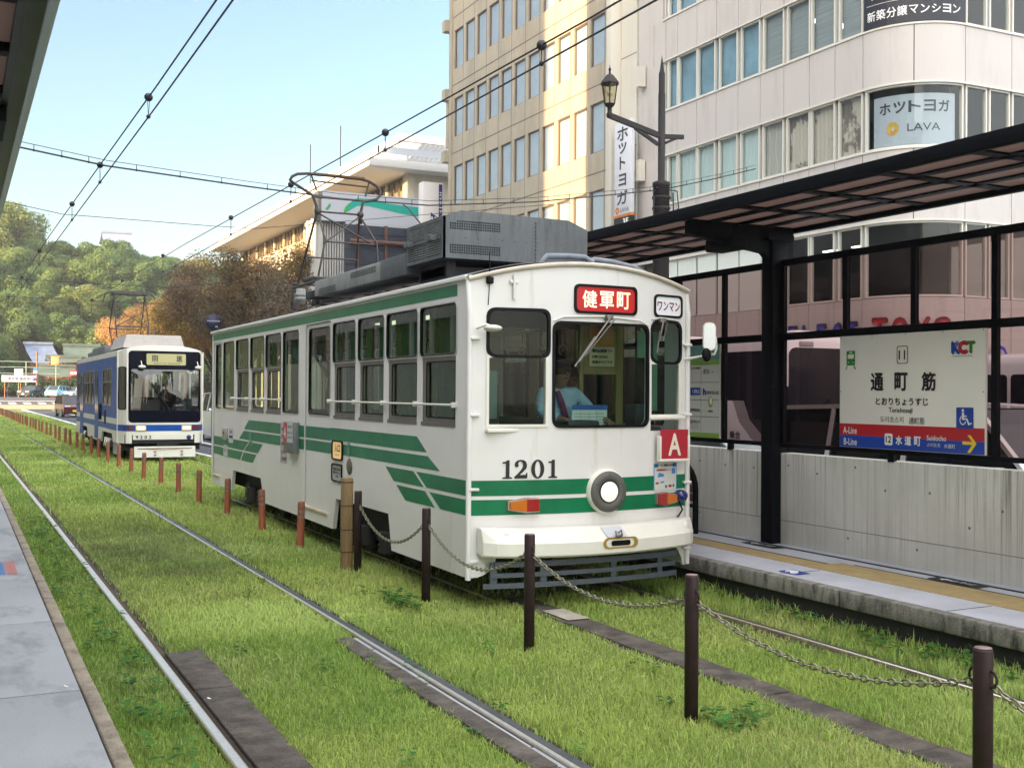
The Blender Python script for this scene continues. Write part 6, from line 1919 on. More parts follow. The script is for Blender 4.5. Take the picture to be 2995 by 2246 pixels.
# signs in the curved windows
cs = thing('window_sign', 'white yoga studio sign behind the curved corner window', 'sign', (18, 13, 9))
b = MB(); b.strip(WS, U1+.25, U2-.2, 8.66, 10.02, -.20, -.18, 12); b.build('board', mat('win_sign_white', (.46, .48, .53), .5), cs)
CW_ = Fn(lambda u, v, d=0: WS.at(u, v, -.178+d))
b = MB()
for i, c in enumerate('ホットヨガ'): b.text(c, CW_, U1+.62+i*.43, 9.68, .33, .30, .004, 0, .02)
b.text('LAVA', CW_, U1+1.75, 9.12, .95, .20, .004)
b.build('lettering', MATS['sign_grey_ink'], cs)
b = MB(); b.poly(CW_, circ(U1+.85, 9.12, .18), d0=.004); b.build('sun_logo', mat('logo_sun', (.60, .22, .02), .5, col2=(.70, .45, .05), vs=4), cs)
ds = thing('dark_banner_sign', 'dark curved apartment advertisement on the upper corner window', 'sign', (18, 13, 12))
b = MB(); b.strip(WS, U1+.05, U2-.03, 11.90, 13.58, -.02, .02, 12); b.build('board', mat('banner_dark', (.014, .015, .024), .5), ds)
CD = Fn(lambda u, v, d=0: WS.at(u, v, .022+d))
b = MB()
for i, c in enumerate('新築分譲マンション'): b.text(c, CD, U1+.30+i*.285, 12.22, .25 if i < 4 else .22, .27 if i < 4 else .22, .004, 0, .012)
b.strip(CD, U1+.15, U2-.15, 12.52, 12.53, 0, .003, 10)
for i, c in enumerate('マンションギャラリー'): b.text(c, CD, U1+.30+i*.255, 12.78, .2, .24, .004, 0, .01)
b.build('lettering', CAPW, ds)
# neon letters over the shop front
NB = mat('neon_blue', (.02, .02, .25), .3, emit=(.12, .10, 1), es=.10)
NR = mat('neon_red', (.22, .01, .02), .3, emit=(1, .06, .10), es=.07)
ns = thing('neon_sign', 'blue and red neon letters fixed on the pale wall behind the shelter glass', 'sign', (17, 15, 3.3))
NBB = mat('neon_side', (.03, .03, .05), .5)
u = 25.3-16.72
for ch, m in zip('ELECT', [NB]*5):
    b = MB(); b.text(ch, WS, u, 3.58, .28, .60, .16, 0, .0); o = b.build('letter', m, ns); u += .61
    b = MB(); vs0 = MB(); b.text(ch, WS, u-.61, 3.58, .38, .70, .10, 0, .03); b.build('letter_back', NBB, o)
u = U1+.62
for ch, m in zip('TOYS', [NR]*4):
    b = MB(); b.text(ch, WS, u, 3.64, .30, .60, .16); o = b.build('letter', m, ns)
    b = MB(); b.text(ch, WS, u, 3.64, .40, .70, .10, 0, .03); b.build('letter_back', mat('neon_side_red', (.18, .01, .02), .5), o); u += .52
b = MB(); b.text('D', WS, U2+1.2, 2.9, .5, .8, .16); o = b.build('letter', NB, ns)

# the broadcaster-like block with the deep flat roof
nb = thing('flat_roof_building', 'long cream building with deep overhanging flat roof and ribbon windows, lit gold', 'building', (21, 80, 0))
b = MB()
FXN = FX(20.8)
hl = []
for y in np.arange(59.2, 103, 3.3):
    hl.append([(-(y+3.0), 14.7), (-y, 14.7), (-y, 16.0), (-(y+3.0), 16.0)])
    hl.append([(-(y+3.0), 10.9), (-y, 10.9), (-y, 12.9), (-(y+3.0), 12.9)])
b.poly(FXN, [(-104, 0), (-58.5, 0), (-58.5, 16.1), (-104, 16.1)], [h[::-1] for h in hl], 0, -.3, 0)
b.box(20.8, 50, 58.2, 58.5, 0, 16.1); b.box(20.8, 50, 103.8, 104, 0, 16.1)
b.box(20.72, 21.2, 58.1, 58.6, 0, 16.1)
b.build('wall', mat('nb_cream', (.50, .46, .38), .7, var=.1, vs=.4), nb)
for h in hl:
    ya, yb, z0, z1 = -h[0][0], -h[1][0], h[0][1], h[2][1]
    b = MB(); b.ring(FXN, h, .07, -.2, -.1, 0, True)
    for q in (1/3, 2/3): yy = yb+(ya-yb)*q; b.box(20.9, 20.98, yy-.03, yy+.03, z0, z1)
    o = b.build('window', FRAMEB, nb)
    b = MB(); b.poly(FXN, h, d0=-.15); b.build('pane', GL_SKY, o)
b = MB(); b.box(21.3, 21.34, 58.8, 103.5, 1, 16); b.build('blind', mat('blind_tan', (.50, .42, .30), .8), nb)
b = MB(); b.box(17.72, 52, 56.9, 105.5, 16.05, 16.55, 0, .03); b.box(18.9, 52, 58.0, 105, 16.55, 16.85); o = b.build('roof', mat('nb_roof', (.48, .49, .50), .6), nb)
b = MB(); b.box(18.5, 52, 57.6, 57.68, 17.05, 17.5); b.box(18.5, 18.58, 57.6, 105, 17.05, 17.5)
for k in range(14): b.box(18.5+k*2, 18.62+k*2, 57.62, 57.72, 16.8, 17.1)
b.build('parapet', mat('nb_parapet', (.44, .48, .54), .5), o)
b = MB(); b.box(21.5, 40, 62, 98, 16.8, 19.45); b.box(21.4, 24.9, 61.9, 62, 19.0, 19.5); o2 = b.build('penthouse', mat('nb_pent', (.48, .50, .54), .6), nb)
b = MB()
for k in range(16): b.obox((22.0+k*.36, 61.95, 17.4), (23.3+k*.36, 61.95, 18.95), .12, .06, up=(0, 1, 0))
b.build('louvre', mat('louvre_slate', (.16, .19, .24), .6), o2)
b = MB(); b.tube([(23, 88, 19), (23, 88, 24)], .05, 5); b.tube([(24.5, 84, 19), (24.5, 84, 25)], .05, 5); b.build('aerial', DARK, nb)

# clinic-like annex with fins and the green wave board
an = thing('finned_annex', 'pale annex with vertical white fins below the wave billboard', 'building', (17, 54, 0))
b = MB(); b.box(15.3, 24, 54.2, 57.5, 0, 12.4); b.box(13.9, 15.3, 54.6, 57.5, 0, 12.0)
for k in range(9): b.box(13.9+k*.16, 13.99+k*.16, 54.3, 54.62, 0, 12.0)
for k in range(3): b.box(13.82, 14.0, 55+k*1.0, 55.3+k*1.0, 0, 12.3)
b.box(13.8, 15.4, 54.25, 57.5, 12.0, 12.2)
b.build('wall', mat('annex_white', (.50, .49, .46), .6, var=.1, vs=.8), an)
bb2 = thing('wave_billboard', 'white rooftop billboard with teal green wave above the finned annex', 'billboard', (17, 54, 12))
b = MB(); b.box(13.75, 20.1, 53.85, 54.05, 11.9, 13.65, 0); b.box(15.2, 20.1, 53.86, 54.04, 9.0, 11.9); b.build('board', mat('bill_white', (.48, .50, .56), .5), bb2)
BPL = FY(53.845)
b = MB(); b.poly(BPL, [(15.45, 13.05), (15.9, 13.36), (16.9, 13.38), (17.6, 13.22), (18.5, 13.15), (20.1, 13.12), (20.1, 12.55), (18.5, 12.68), (16.6, 12.95), (15.9, 12.9), (15.3, 12.5), (15.05, 12.35), (15.15, 12.75)][::-1], d0=.006)
b.build('wave', mat('wave_teal', (.01, .36, .28), .5), bb2)
b = MB(); b.poly(BPL, [(13.95, 12.55), (14.25, 12.95), (14.3, 12.75), (14.1, 12.5)][::-1], d0=.006); b.poly(BPL, [(15.05, 12.35), (15.15, 12.75), (15.45, 13.05), (15.5, 12.9), (15.3, 12.5)][::-1], d0=.008); b.build('leaf', mat('leaf_green', (.05, .35, .12), .5), bb2)
b = MB()
for k in range(15): b.box(13.6, 13.75, 53.9, 54.0, 11.95+k*.11, 12.0+k*.11)
b.box(13.55, 13.75, 54.0, 54.8, 11.9, 13.6); b.build('side_louvre', mat('louvre_tan', (.30, .27, .23), .7), bb2)
sb = thing('steel_billboard_back', 'back of a dark steel rooftop billboard with brown posts', 'billboard', (15, 48, 9))
b = MB(); b.box(13.24, 17.2, 48.0, 48.06, 6, 10.87)
for k in range(6): b.box(13.24, 17.2, 47.96, 48.0, 6.3+k*.82, 6.36+k*.82)
b.build('sheet', mat('sheet_navy', (.035, .042, .065), .5, var=.3, vs=2), sb)
b = MB()
for x in (13.95, 15.55, 17.0): b.box(x-.08, x+.08, 47.85, 47.97, 0, 10.9)
b.cyl((13.5, 47.8, 9.96), (17.2, 47.8, 9.96), .13, n=10); b.build('post', mat('post_rust', (.14, .065, .045), .7, var=.4, vs=5), sb)
ps = thing('pylon_sign', 'white vertical travel agency sign with purple strip at the beige block', 'sign', (17, 45, 9))
b = MB(); b.box(16.50, 17.66, 45, 45.6, 7.5, 12.92, 0, .02); b.build('board', mat('pylon_white', (.64, .60, .58), .5), ps)
b = MB(); b.poly(FY(44.998), [(17.40, 7.5), (17.60, 7.5), (17.60, 12.85), (17.40, 12.85)], d0=.004)
b.poly(FY(44.998), [(16.95, 10.4), (17.28, 10.3), (17.28, 11.15), (16.95, 11.35)], d0=.004); b.build('purple_strip', mat('pylon_purple', (.035, .02, .16), .5), ps)
b = MB()
for i, c in enumerate('エイチ・アイ・エス'): b.text(c, FY(44.99), 17.5, 12.35-i*.24, .15, .17 if c != '・' else .05, .004, 0, .02)
for c, z in (('H', 11.0), ('I', 10.7), ('S', 10.45)): b.text(c, FY(44.99), 17.11, z, .22 if c != 'I' else .06, .22, .004, 0, .04)
b.build('lettering', CAPW, ps)

# opposite side of the street: the blocks that shade the tracks
def block(name, label, y0, y1, h, m, x=-22, floors=True):
    t = thing(name, label, 'building', (x-8, (y0+y1)/2, 0))
    FXq = FXp(x)
    hl = []
    nb_ = max(1, int((y1-y0)/3.2))
    for f in range(int(h/3.5)-1):
        for k in range(nb_):
            a = y0+.5+k*(y1-y0-1)/nb_
            hl.append([(a+.2, 4.2+f*3.5), (a+(y1-y0-1)/nb_-.2, 4.2+f*3.5), (a+(y1-y0-1)/nb_-.2, 6.2+f*3.5), (a+.2, 6.2+f*3.5)])
    b = MB(); b.poly(FXq, [(y0, 0), (y1, 0), (y1, h), (y0, h)], [q[::-1] for q in hl], 0, -.25, 0)
    sk = 16*.39                                                        # unseen side walls slanted along the sun to let its strip through
    q = [(x-.25, y0), (x-16, y0-sk), (x-16, y1-sk), (x-.25, y1)]
    for i in range(3): b.add([(*q[i], 0), (*q[i+1], 0), (*q[i+1], h), (*q[i], h)], [(0, 1, 2, 3)])
    b.add([(*p, h) for p in q]+[(x, y1, h), (x, y0, h)], [(0, 1, 2, 3, 4, 5)])
    b.build('wall', m, t)
    b = MB()
    for q in hl: b.poly(FXq, q, d0=-.15)
    b.build('glazing', GL_BLD, t, kind=None)
    b = MB(); b.box(x-1.0, x-.9, y0+.3, y1-.3, .3, h-.2); b.build('blind', BLINDD, t)
PALE = mat('block_pale', (.50, .48, .45), .7, var=.1, vs=.3)
PALE2 = mat('block_tan', (.42, .36, .30), .7, var=.1, vs=.3)
block('department_store', 'large pale department store opposite the shelter', -60, 11.4, 25, PALE)
block('stair_tower', 'slim tower at the corner of the department store opposite', 11.42, 13.9, 33, PALE2)
block('low_shop', 'shop block in the gap between the tall buildings opposite', 13.95, 17.35, 14.5, PALE2)
block('corner_tower', 'tan tower opposite the beige office block', 17.4, 41.6, 33, PALE2)
block('shop_row', 'mid height shop row opposite the street trees', 41.65, 71, 17, PALE)
block('low_shop', 'low shops before the crossing on the opposite side', 71.5, 90, 8, PALE2)

# ---------------------------------------------------------------- street furniture
LPX, LPY = 9.75, 13.1
lp_ = thing('street_lamp', 'tall dark spired lamp post with lantern arm and span wires', 'street lamp', (LPX, LPY, 0))
LMM = mat('lamp_brown', (.020, .016, .016), .55, spec=.25)
b = MB(); b.lathe([(.20, 0), (.20, 6.85), (.215, 6.86), (.215, 6.95), (.085, 7.0), (.085, 9.05), (.075, 9.1), (.075, 9.55), (.055, 9.6), (.0, 10.0)], (LPX, LPY, 0), 16)
for z in (5.9, 6.3, 6.55): b.lathe([(.205, z), (.225, z+.01), (.225, z+.06), (.205, z+.07)], (LPX, LPY, 0), 16)
b.build('pole', LMM, lp_)
b = MB()
az = [LPX-1.45, LPX+.60]
b.obox((LPX, LPY, 8.05), (LPX-1.45, LPY, 8.38), .09, .12); b.obox((LPX-.1, LPY, 7.85), (LPX-.75, LPY, 8.17), .06, .08); b.obox((LPX, LPY, 8.05), (LPX+.62, LPY, 8.10), .09, .10); b.obox((LPX+.1, LPY, 7.9), (LPX+.45, LPY, 8.06), .06, .06)
b.build('arm', LMM, lp_)
LX, LZ = LPX-1.45, 8.45
b = MB()
b.lathe([(.07, -.12), (.09, -.05), (.06, 0), (.06, .12), (.10, .14), (.14, .20)], (LX, LPY, LZ), 6)
b.lathe([(.24, .66), (.22, .70), (.09, .86), (.03, .90), (.025, .97), (.04, 1.0), (.012, 1.05), (.0, 1.14)], (LX, LPY, LZ), 6, smooth=False)
for k in range(6):
    a = 2*PI*k/6; b.tube([(LX+.13*math.cos(a), LPY+.13*math.sin(a), LZ+.2), (LX+.20*math.cos(a), LPY+.20*math.sin(a), LZ+.67)], .014, 5)
lt = b.build('lantern', LMM, lp_)
b = MB(); b.lathe([(.115, .21), (.19, .66)], (LX, LPY, LZ), 6, smooth=False); b.build('lantern_pane', GL_LAMP, lt)
b = MB(); b.sphere((LX, LPY, LZ+.45), .07); b.build('bulb', mat('bulb', (.7, .65, .5), .4), lt)
t = thing('round_sign', 'dark blue round sign seen edge on behind the green tram roof', 'sign', (3.95, 36, 0))
b = MB(); b.lathe([(0, -.02), (.31, -.02), (.31, .02), (0, .02)], (3.95, 36, 4.68), 28, 'y'); b.build('plate', mat('sign_navy', (.010, .014, .045), .5), t)
b = MB(); b.cyl((3.95, 36.06, 0), (3.95, 36.06, 4.9), .04, n=8); b.build('pole', LMM, t)
b = MB(); b.poly(FY(35.975), [(3.70, 4.68), (4.20, 4.68), (4.20, 4.74), (3.70, 4.74)], d0=.003); b.poly(FY(35.975), [(4.02, 4.45), (4.12, 4.45), (4.12, 4.52), (4.02, 4.52)], d0=.003); b.build('bar', mat('sign_bar', (.16, .17, .22), .5), t)

# overhead wires
WIRE = mat('wire_dark', (.045, .045, .05), .5, .6)
def wire(label, pts, r, group=None, extra=None):
    t = thing('overhead_wire', label, 'wire', pts[len(pts)//2], group=group)
    b = MB(); b.tube(pts, r, 6); b.build('strand', WIRE, t)
    if extra: extra(t)
    return t
def line(x0, z0, ya, yb, n=24, x1=None, z1=None):
    return [(x0+((x1 if x1 is not None else x0)-x0)*k/n, ya+(yb-ya)*k/n, z0+((z1 if z1 is not None else z0)-z0)*k/n) for k in range(n+1)]
def hangers(x, ys, zt, zb):
    def f(t):
        for y in ys:
            b = MB()
            b.sphere((x+rail_dx(y), y, zt(y)), .055, n=10)
            b.tube([(x+rail_dx(y)-.02, y-.03, zt(y)), (x+rail_dx(y), y, zb)], .0045, 4); b.tube([(x+rail_dx(y)+.02, y+.03, zt(y)), (x+rail_dx(y), y, zb)], .0045, 4)
            b.sphere((x+rail_dx(y), y, zb), .028, n=8)
            b.build('hanger', WIRE, t)
    return f
LY = [-14, -5, 0, 5, 10, 15, 20, 28, 40, 60, 100]
def cz(y): return 5.56+.008*max(0, min(y, 22)) if y < 30 else 5.72
wire('upper suspension wire over the track on the left', [(-3.1+rail_dx(y), y, cz(y)) for y in LY], .010, 'contact line wires', hangers(-3.1, [-6, 5.54, 10.5, 15.1, 24, 32, 41, 52, 66], cz, 5.36))
wire('lower contact wire over the track on the left', [(-3.1+rail_dx(y), y, 5.355) for y in LY], .010, 'contact line wires')
def cz2(y): return 5.41+.012*max(0, min(y, 22))
wire('upper suspension wire running over the green tram', [(0+rail_dx(y)*.5, y, cz2(y)) for y in LY], .010, 'contact line wires', hangers(0, [.87, 5.4, 10.1, 14.7, 23, 31, 40, 52], cz2, 5.235))
wire('lower contact wire running over the green tram', [(0+rail_dx(y)*.5, y, 5.235) for y in LY], .010, 'contact line wires')
def span(label, pts, thick):
    t = thing('span_wire', label, 'wire', pts[0], group='cross wires over the street')
    b = MB(); b.tube(pts, thick, 6)
    if thick > .012:
        b.tube([(x, y, z+.09-.0) for x, y, z in pts], .006, 5)
        for i in range(len(pts)-1):
            for q in (.2, .5, .8):
                p = Vector(pts[i]).lerp(Vector(pts[i+1]), q); b.tube([p, p+Vector((0, 0, .09))], .008, 4); b.sphere(p, .022, n=6)
    b.build('strand', WIRE, t)
span('thick bundled cross wire running from the left canopy to the lamp post', [(-6.2, 9.7, 5.98), (-4.45, 10.0, 5.72), (-3.05, 10.4, 5.62), (-.6, 10.85, 5.57), (1.2, 11.2, 5.56), (3.2, 11.65, 5.66), (5.9, 12.3, 6.05), (7.9, 12.7, 6.42), (9.75, 13.1, 6.78), (11.5, 13.5, 7.25), (13.2, 13.9, 7.75)], .014)
span('thin cross wire behind the first over both tracks', [(-8, 20.5, 6.9), (-4.2, 21.5, 6.62), (-2.8, 21.9, 6.46), (1, 22.5, 6.52), (2.4, 22.8, 6.58), (14, 25, 8.6)], .009)
span('thin wire in front of the white building', [(9.75, 13.1, 6.2), (14, 11, 7.2), (24, 8, 9.6)], .006)
span('second thin wire in front of the white building', [(9.75, 13.1, 5.5), (14, 11.4, 6.6), (24, 8, 8.7)], .006)
span('far pair of cross wires before the castle hill', [(-20, 60, 9.3), (-2, 60, 8.2), (6, 60, 8.1), (16, 62, 9.6)], .022)
span('farther cross wire before the castle hill', [(-20, 72, 8.9), (-2, 72, 8.1), (8, 72, 8.0), (16, 74, 9.0)], .02)
span('far cross wire over the crossing', [(-20, 100, 8.7), (2, 100, 7.4), (14, 102, 8.2)], .02)
b = MB(); b.tube([(2.6, 11.5, 5.6), (2.45, 10.9, 5.45), (2.2, 9.0, 4.6), (1.9, 7.2, 3.6), (1.85, 6.6, 3.35)], .014, 6)
t = thing('feeder_cable', 'dark feeder cable hanging from the cross wire behind the tram roof', 'cable', (2.2, 9, 3.4)); b.build('cable', WIRE, t)
b = MB(); b.tube([(LPX-.2, LPY-.1, 6.8), (LPX+.35, LPY-.15, 6.75), (LPX+.4, LPY-.15, 6.35), (LPX+.25, LPY-.15, 6.25), (LPX+.2, LPY-.2, 6.7)], .018, 5); b.tube([(LPX-.23, LPY-.05, 6.6), (LPX-.26, LPY-.05, 6.0), (LPX-.3, LPY-.05, 5.7)], .014, 5)
t = thing('cable_loop', 'loop of cable coiled at the lamp post', 'cable', (LPX, LPY, 6.5)); b.build('cable', WIRE, t)

# ---------------------------------------------------------------- trees
def leaf_cloud(cs, rs, n, size, cols, rng, flat=.8, shell=.55, up=0., ruf=.55):
    """n leaf sprays over clumps (centres cs, radii rs): two-triangle leaves"""
    cs = np.array(cs); rs = np.array(rs)
    w = rs**2/np.sum(rs**2)
    idx = rng.choice(len(cs), n, p=w)
    d = rng.normal(0, 1, (n, 3)); d[:, 2] += up
    d /= np.linalg.norm(d, axis=1)[:, None]
    rad = rs[idx]*(shell+(1-shell)*rng.random(n)**.6)*(1+rng.normal(0, .10, n))
    p = cs[idx]+d*rad[:, None]*np.array([1, 1, flat])
    nrm = d+rng.normal(0, ruf, (n, 3)); nrm /= np.linalg.norm(nrm, axis=1)[:, None]
    a = np.cross(nrm, rng.normal(0, 1, (n, 3))); a /= np.linalg.norm(a, axis=1)[:, None]
    c = np.cross(nrm, a)
    s = size*rng.uniform(.55, 1.4, n)[:, None]
    V = np.stack([p-a*s, p-c*s*.45, p+a*s, p+c*s*.45], 1).reshape(-1, 3)
    F = np.arange(n*4).reshape(n, 4)
    cl = np.array(cols)
    k = rng.integers(0, len(cl), len(cs))
    mix = rng.random(n)
    col = cl[k[idx]]*(.55)+cl[rng.integers(0, len(cl), n)]*.45
    col = col*rng.uniform(.7, 1.25, (n, 1))
    return V, F, np.repeat(col, 4, 0)
def trunk_mesh(rng, h, r, spread, nl):
    b = MB(); tips = []
    b.tube([(0, 0, -.2), (.03, .02, h*.18), (rng.normal(0, .08), rng.normal(0, .08), h*.36)], [r*1.25, r, r*.8], 8)
    for k in range(nl):
        a = 2*PI*k/nl+rng.uniform(-.4, .4); z0 = h*rng.uniform(.26, .40)
        e = spread*rng.uniform(.55, .95); z1 = h*rng.uniform(.55, .92)
        m = (e*.45*math.cos(a), e*.45*math.sin(a), z0+(z1-z0)*.55)
        q = (e*math.cos(a), e*math.sin(a), z1)
        b.tube([(0, 0, z0), m, q], [r*.5, r*.28, r*.06], 6); tips.append(q)
        for j in range(3):
            a2 = a+rng.uniform(-.9, .9); q2 = (m[0]+e*.5*math.cos(a2), m[1]+e*.5*math.sin(a2), m[2]+(z1-m[2])*rng.uniform(.4, 1.3))
            b.tube([m, q2], [r*.2, r*.04], 5); tips.append(q2)
    return b, tips
def make_tree(name, label, h, spread, cols, nleaf, size, seed, group=None, r=.2, clump=1.3, shell=.4, flat=.8, nl=9, extra=14):
    rng = np.random.default_rng(seed)
    t = thing(name, label, 'tree', (0, 0, 0), group=group)
    b, tips = trunk_mesh(rng, h, r, spread, nl)
    b.build('trunk', BARK, t)
    cs = [q for q in tips]
    for k in range(extra):
        a = rng.uniform(0, 2*PI); q = rng.uniform(.1, 1)*spread*.9; zt = h*(.50+.42*rng.random()*(1-(q/spread)**2*.5))
        cs.append((q*math.cos(a), q*math.sin(a), zt))
    rs = [clump*rng.uniform(.6, 1.25) for _ in cs]
    V, F, Cc = leaf_cloud(cs, rs, nleaf, size, cols, rng, flat, shell)
    meshobj('crown', V, F, LEAF, Cc, parent=t)
    return t
BROWN = [(.15, .095, .065), (.12, .085, .058), (.18, .12, .072), (.12, .105, .055), (.17, .13, .085)]
GOLD = [(.30, .17, .045), (.26, .17, .05), (.22, .16, .045), (.33, .19, .05), (.18, .14, .04)]
ORNG = [(.36, .19, .075), (.34, .19, .08), (.40, .25, .10), (.30, .16, .06), (.36, .24, .09)]
tb = make_tree('street_tree', 'brown autumn street tree directly behind the tram pantograph', 9.2, 4.2, BROWN, 42000, .075, 3, 'autumn street trees', clump=1.15)
tb.location = (13.2, 50.5, 0)
t2 = make_tree('street_tree', 'tall russet street tree in front of the flat roofed building', 11.0, 4.8, BROWN+GOLD[2:4], 42000, .085, 5, 'autumn street trees', clump=1.35)
t2.location = (12.8, 60.5, 0)
def again(src, x, y, s, rz, label):
    c = copy_tree(src); c.location = (x, y, 0); c.scale = (s, s, s); c.rotation_euler = (0, 0, rz); c['label'] = label
    return c
again(tb, 13.0, 70, 1.22, 2.1, 'brown street tree third from the pantograph along the pavement')
tg = make_tree('street_tree', 'golden brown street tree behind the blue tram roof', 11.4, 5.2, GOLD+BROWN[3:], 36000, .10, 8, 'autumn street trees', clump=1.4)
tg.location = (13.2, 81, 0)
again(tg, 13.6, 95, 1.02, 1.0, 'golden street tree behind the pantograph of the blue tram')
again(t2, 14.2, 108, .98, 3.0, 'brown gold street tree farther along the pavement toward the crossing')
to = make_tree('street_tree', 'bright orange autumn tree at the end of the street tree row', 11.0, 5.6, ORNG, 32000, .12, 12, 'autumn street trees', clump=1.5)
to.location = (16.0, 133, .7)
again(tg, 16.5, 121, 1.0, 4.4, 'golden tree between the orange tree and the brown ones')

# castle hill with its camphor wood
def hillz(x, y):
    t = min(1, max(0, (y-176)/44))
    s = t*t*(3-2*t)
    ridge = 25.5+2.5*math.exp(-((x+6)/14)**2)-max(0, (x-22))*.16
    return gz(y)+s*ridge*.80
b = MB()
xs2 = [-130+8*k for k in range(41)]; ys2 = [170+5*k for k in range(24)]
b.add([(x, y, hillz(x, y)-.1) for y in ys2 for x in xs2], [(j*41+i, j*41+i+1, (j+1)*41+i+1, (j+1)*41+i) for j in range(23) for i in range(40)], 0, True)
b.build('hill', mat('hill_earth', (.035, .05, .018), .95, var=.4, vs=.3), kind='structure')
GRN = [(.095, .165, .052), (.11, .18, .055), (.085, .15, .05), (.135, .19, .055)]
GRY = [(.17, .21, .055), (.14, .20, .055), (.19, .215, .06), (.12, .18, .05)]
DGR = [(.040, .085, .034), (.055, .105, .036), (.036, .075, .032)]
def puffy(label, h, spread, cols, seed, n=26000, size=.20, nc=58):
    rng = np.random.default_rng(seed)
    t = thing('camphor_tree', label, 'tree', (0, 0, 0))
    b, tips = trunk_mesh(rng, h, .35, spread*.8, 7)
    b.build('trunk', BARK, t)
    cs, rs = [], []
    for k in range(nc):
        a = rng.uniform(0, 2*PI); u = rng.random()
        q = spread*math.sqrt(rng.random())*.92
        z = h*(.34+.60*u*math.sqrt(max(0, 1-(q/spread)**2*.85)))
        cs.append((q*math.cos(a), q*math.sin(a), z)); rs.append(rng.uniform(.75, 1.9)*spread/5.2)
    V, F, Cc = leaf_cloud(cs, rs, n, size, cols, rng, .80, .74, .45, .42)
    meshobj('crown', V, F, LEAF, Cc, parent=t)
    return t
G_HILL = 'camphor trees covering the castle hill'
variants = [puffy('green rounded camphor tree among the many on the castle hill', 9.5, 5.4, GRN, 21), puffy('green rounded camphor tree among the many on the castle hill', 10.5, 6.0, GRN+GRY[3:], 22), puffy('yellow green camphor tree among the many on the castle hill', 9.0, 5.6, GRY, 23), puffy('dark green tree at the foot of the castle hill', 8.0, 4.8, DGR, 24)]
KL = [v['label'] for v in variants]
rng = np.random.default_rng(5)
used = [False]*4
def plant(k, x, y, s, lab=None, dz=-.6):
    if used[k]: t = copy_tree(variants[k])
    else: t = variants[k]; used[k] = True
    t.location = (x, y, hillz(x, y)+dz); t.scale = (s, s, s*rng.uniform(.9, 1.1)); t.rotation_euler = (0, 0, rng.uniform(0, 6))
    t['label'] = lab or KL[k]; t['group'] = G_HILL
yy = 178
row = 0
while yy < 224:
    for xx in np.arange(-34, 74, 7.4):
        x = xx+rng.uniform(-1.6, 1.6)+(row % 2)*3.6
        k = int(rng.choice([0, 1, 2, 3], p=[.40, .33, .17, .10] if row > 1 else [.25, .2, .15, .4]))
        if row < 2 and 1 < x < 17: continue
        plant(k, x, yy+rng.uniform(-1.5, 1.5), rng.uniform(.82, 1.12))
    yy += 7.6; row += 1
plant(2, .8, 216, 1.5, 'tall yellow green tree rising over the hill at the left edge', 0)
plant(2, -4.5, 182, 1.25, 'broad yellow green tree low on the slope at the left edge')
for x, y in ((-9, 174), (-4.5, 175), (.6, 178), (16.5, 182), (20, 184), (25, 182), (30, 180)): plant(3, x, y, rng.uniform(.75, .95))

# hedge and fence at the foot of the hill
hd = thing('hedge', 'long clipped dark hedge behind the cars at the far crossing', 'hedge', (4, 167, gz(167)))
V, F, Cc = leaf_cloud([(x, y, z) for x in np.arange(-14, 13.5, .8) for y in (0, .7) for z in (.5, 1.1, 1.6)], [.62]*(34*6) if False else [.62]*len([1 for x in np.arange(-14, 13.5, .8) for y in (0, .7) for z in (.5, 1.1, 1.6)]), 16000, .16, DGR+GRN[:1], np.random.default_rng(9), .8, .6)
meshobj('foliage', V, F, LEAF, Cc, parent=hd).location = (0, 0, .6)
fn = thing('rail_fence', 'pale pipe fence above the hedge at the foot of the hill', 'fence', (0, 166, gz(166)))
FM = mat('fence_green', (.25, .33, .26), .5)
b = MB()
for x in np.arange(-16, 9, 4.0): b.tube([(x, 166, 1), (x, 166, 6.0)], .06, 5)
for z in (4.3, 5.2, 6.0): b.tube([(-16, 166, z), (8.5, 166, z)], .05, 5)
b.build('rail', FM, fn)
bn2 = thing('banner_sign', 'long white banner with dark lettering on the fence above the hedge', 'banner', (2.8, 160, 2.5))
b = MB(); b.box(.6, 5.0, 160, 160.05, 3.05, 3.95); b.build('cloth', mat('banner_white', (.62, .62, .66), .7), bn2)
b = MB(); b.text('熊本城 稲荷神社', FY(159.99), 3.0, 3.5, 3.2, .5, .004, 0, .03); b.build('lettering', mat('banner_ink', (.14, .14, .22), .7), bn2)
b = MB(); b.tube([(1, 160.1, .9), (1, 160.1, 3.1)], .05, 5); b.tube([(3.0, 160.1, .9), (3.0, 160.1, 3.1)], .05, 5); b.build('post', mat('post_orange', (.35, .16, .06), .7), bn2)
gs = thing('guide_sign', 'white square notice board standing above the long banner', 'sign', (2.75, 160.4, 1))
b = MB(); b.box(2.2, 3.3, 160.2, 160.26, 3.96, 4.85); b.build('board', mat('guide_white', (.56, .60, .66), .6), gs)
b = MB()
for k in range(4): b.box(2.3, 3.2, 160.19, 160.2, 4.1+k*.18, 4.16+k*.18)
b.build('lettering', MATS['banner_ink'], gs)
b = MB(); b.tube([(2.75, 160.3, .9), (2.75, 160.3, 4)], .05, 5); b.build('post', FM, gs)
rs_ = thing('blue_road_sign', 'blue and white road sign on the utility pole', 'sign', (4.85, 159.8, 4))
b = MB(); b.box(4.58, 5.1, 159.7, 159.75, 4.62, 5.0); b.build('blue_plate', mat('road_blue', (.03, .22, .55), .5), rs_)
b = MB(); b.box(4.58, 5.1, 159.7, 159.75, 4.3, 4.6); b.build('white_plate', CAPW, rs_)
b = MB(); b.lathe([(0, -.03), (.27, -.03), (.27, .03), (0, .03)], (4.72, 159.65, 3.45), 16, 'y'); b.build('round_plate', mat('round_violet', (.10, .09, .38), .5), rs_)
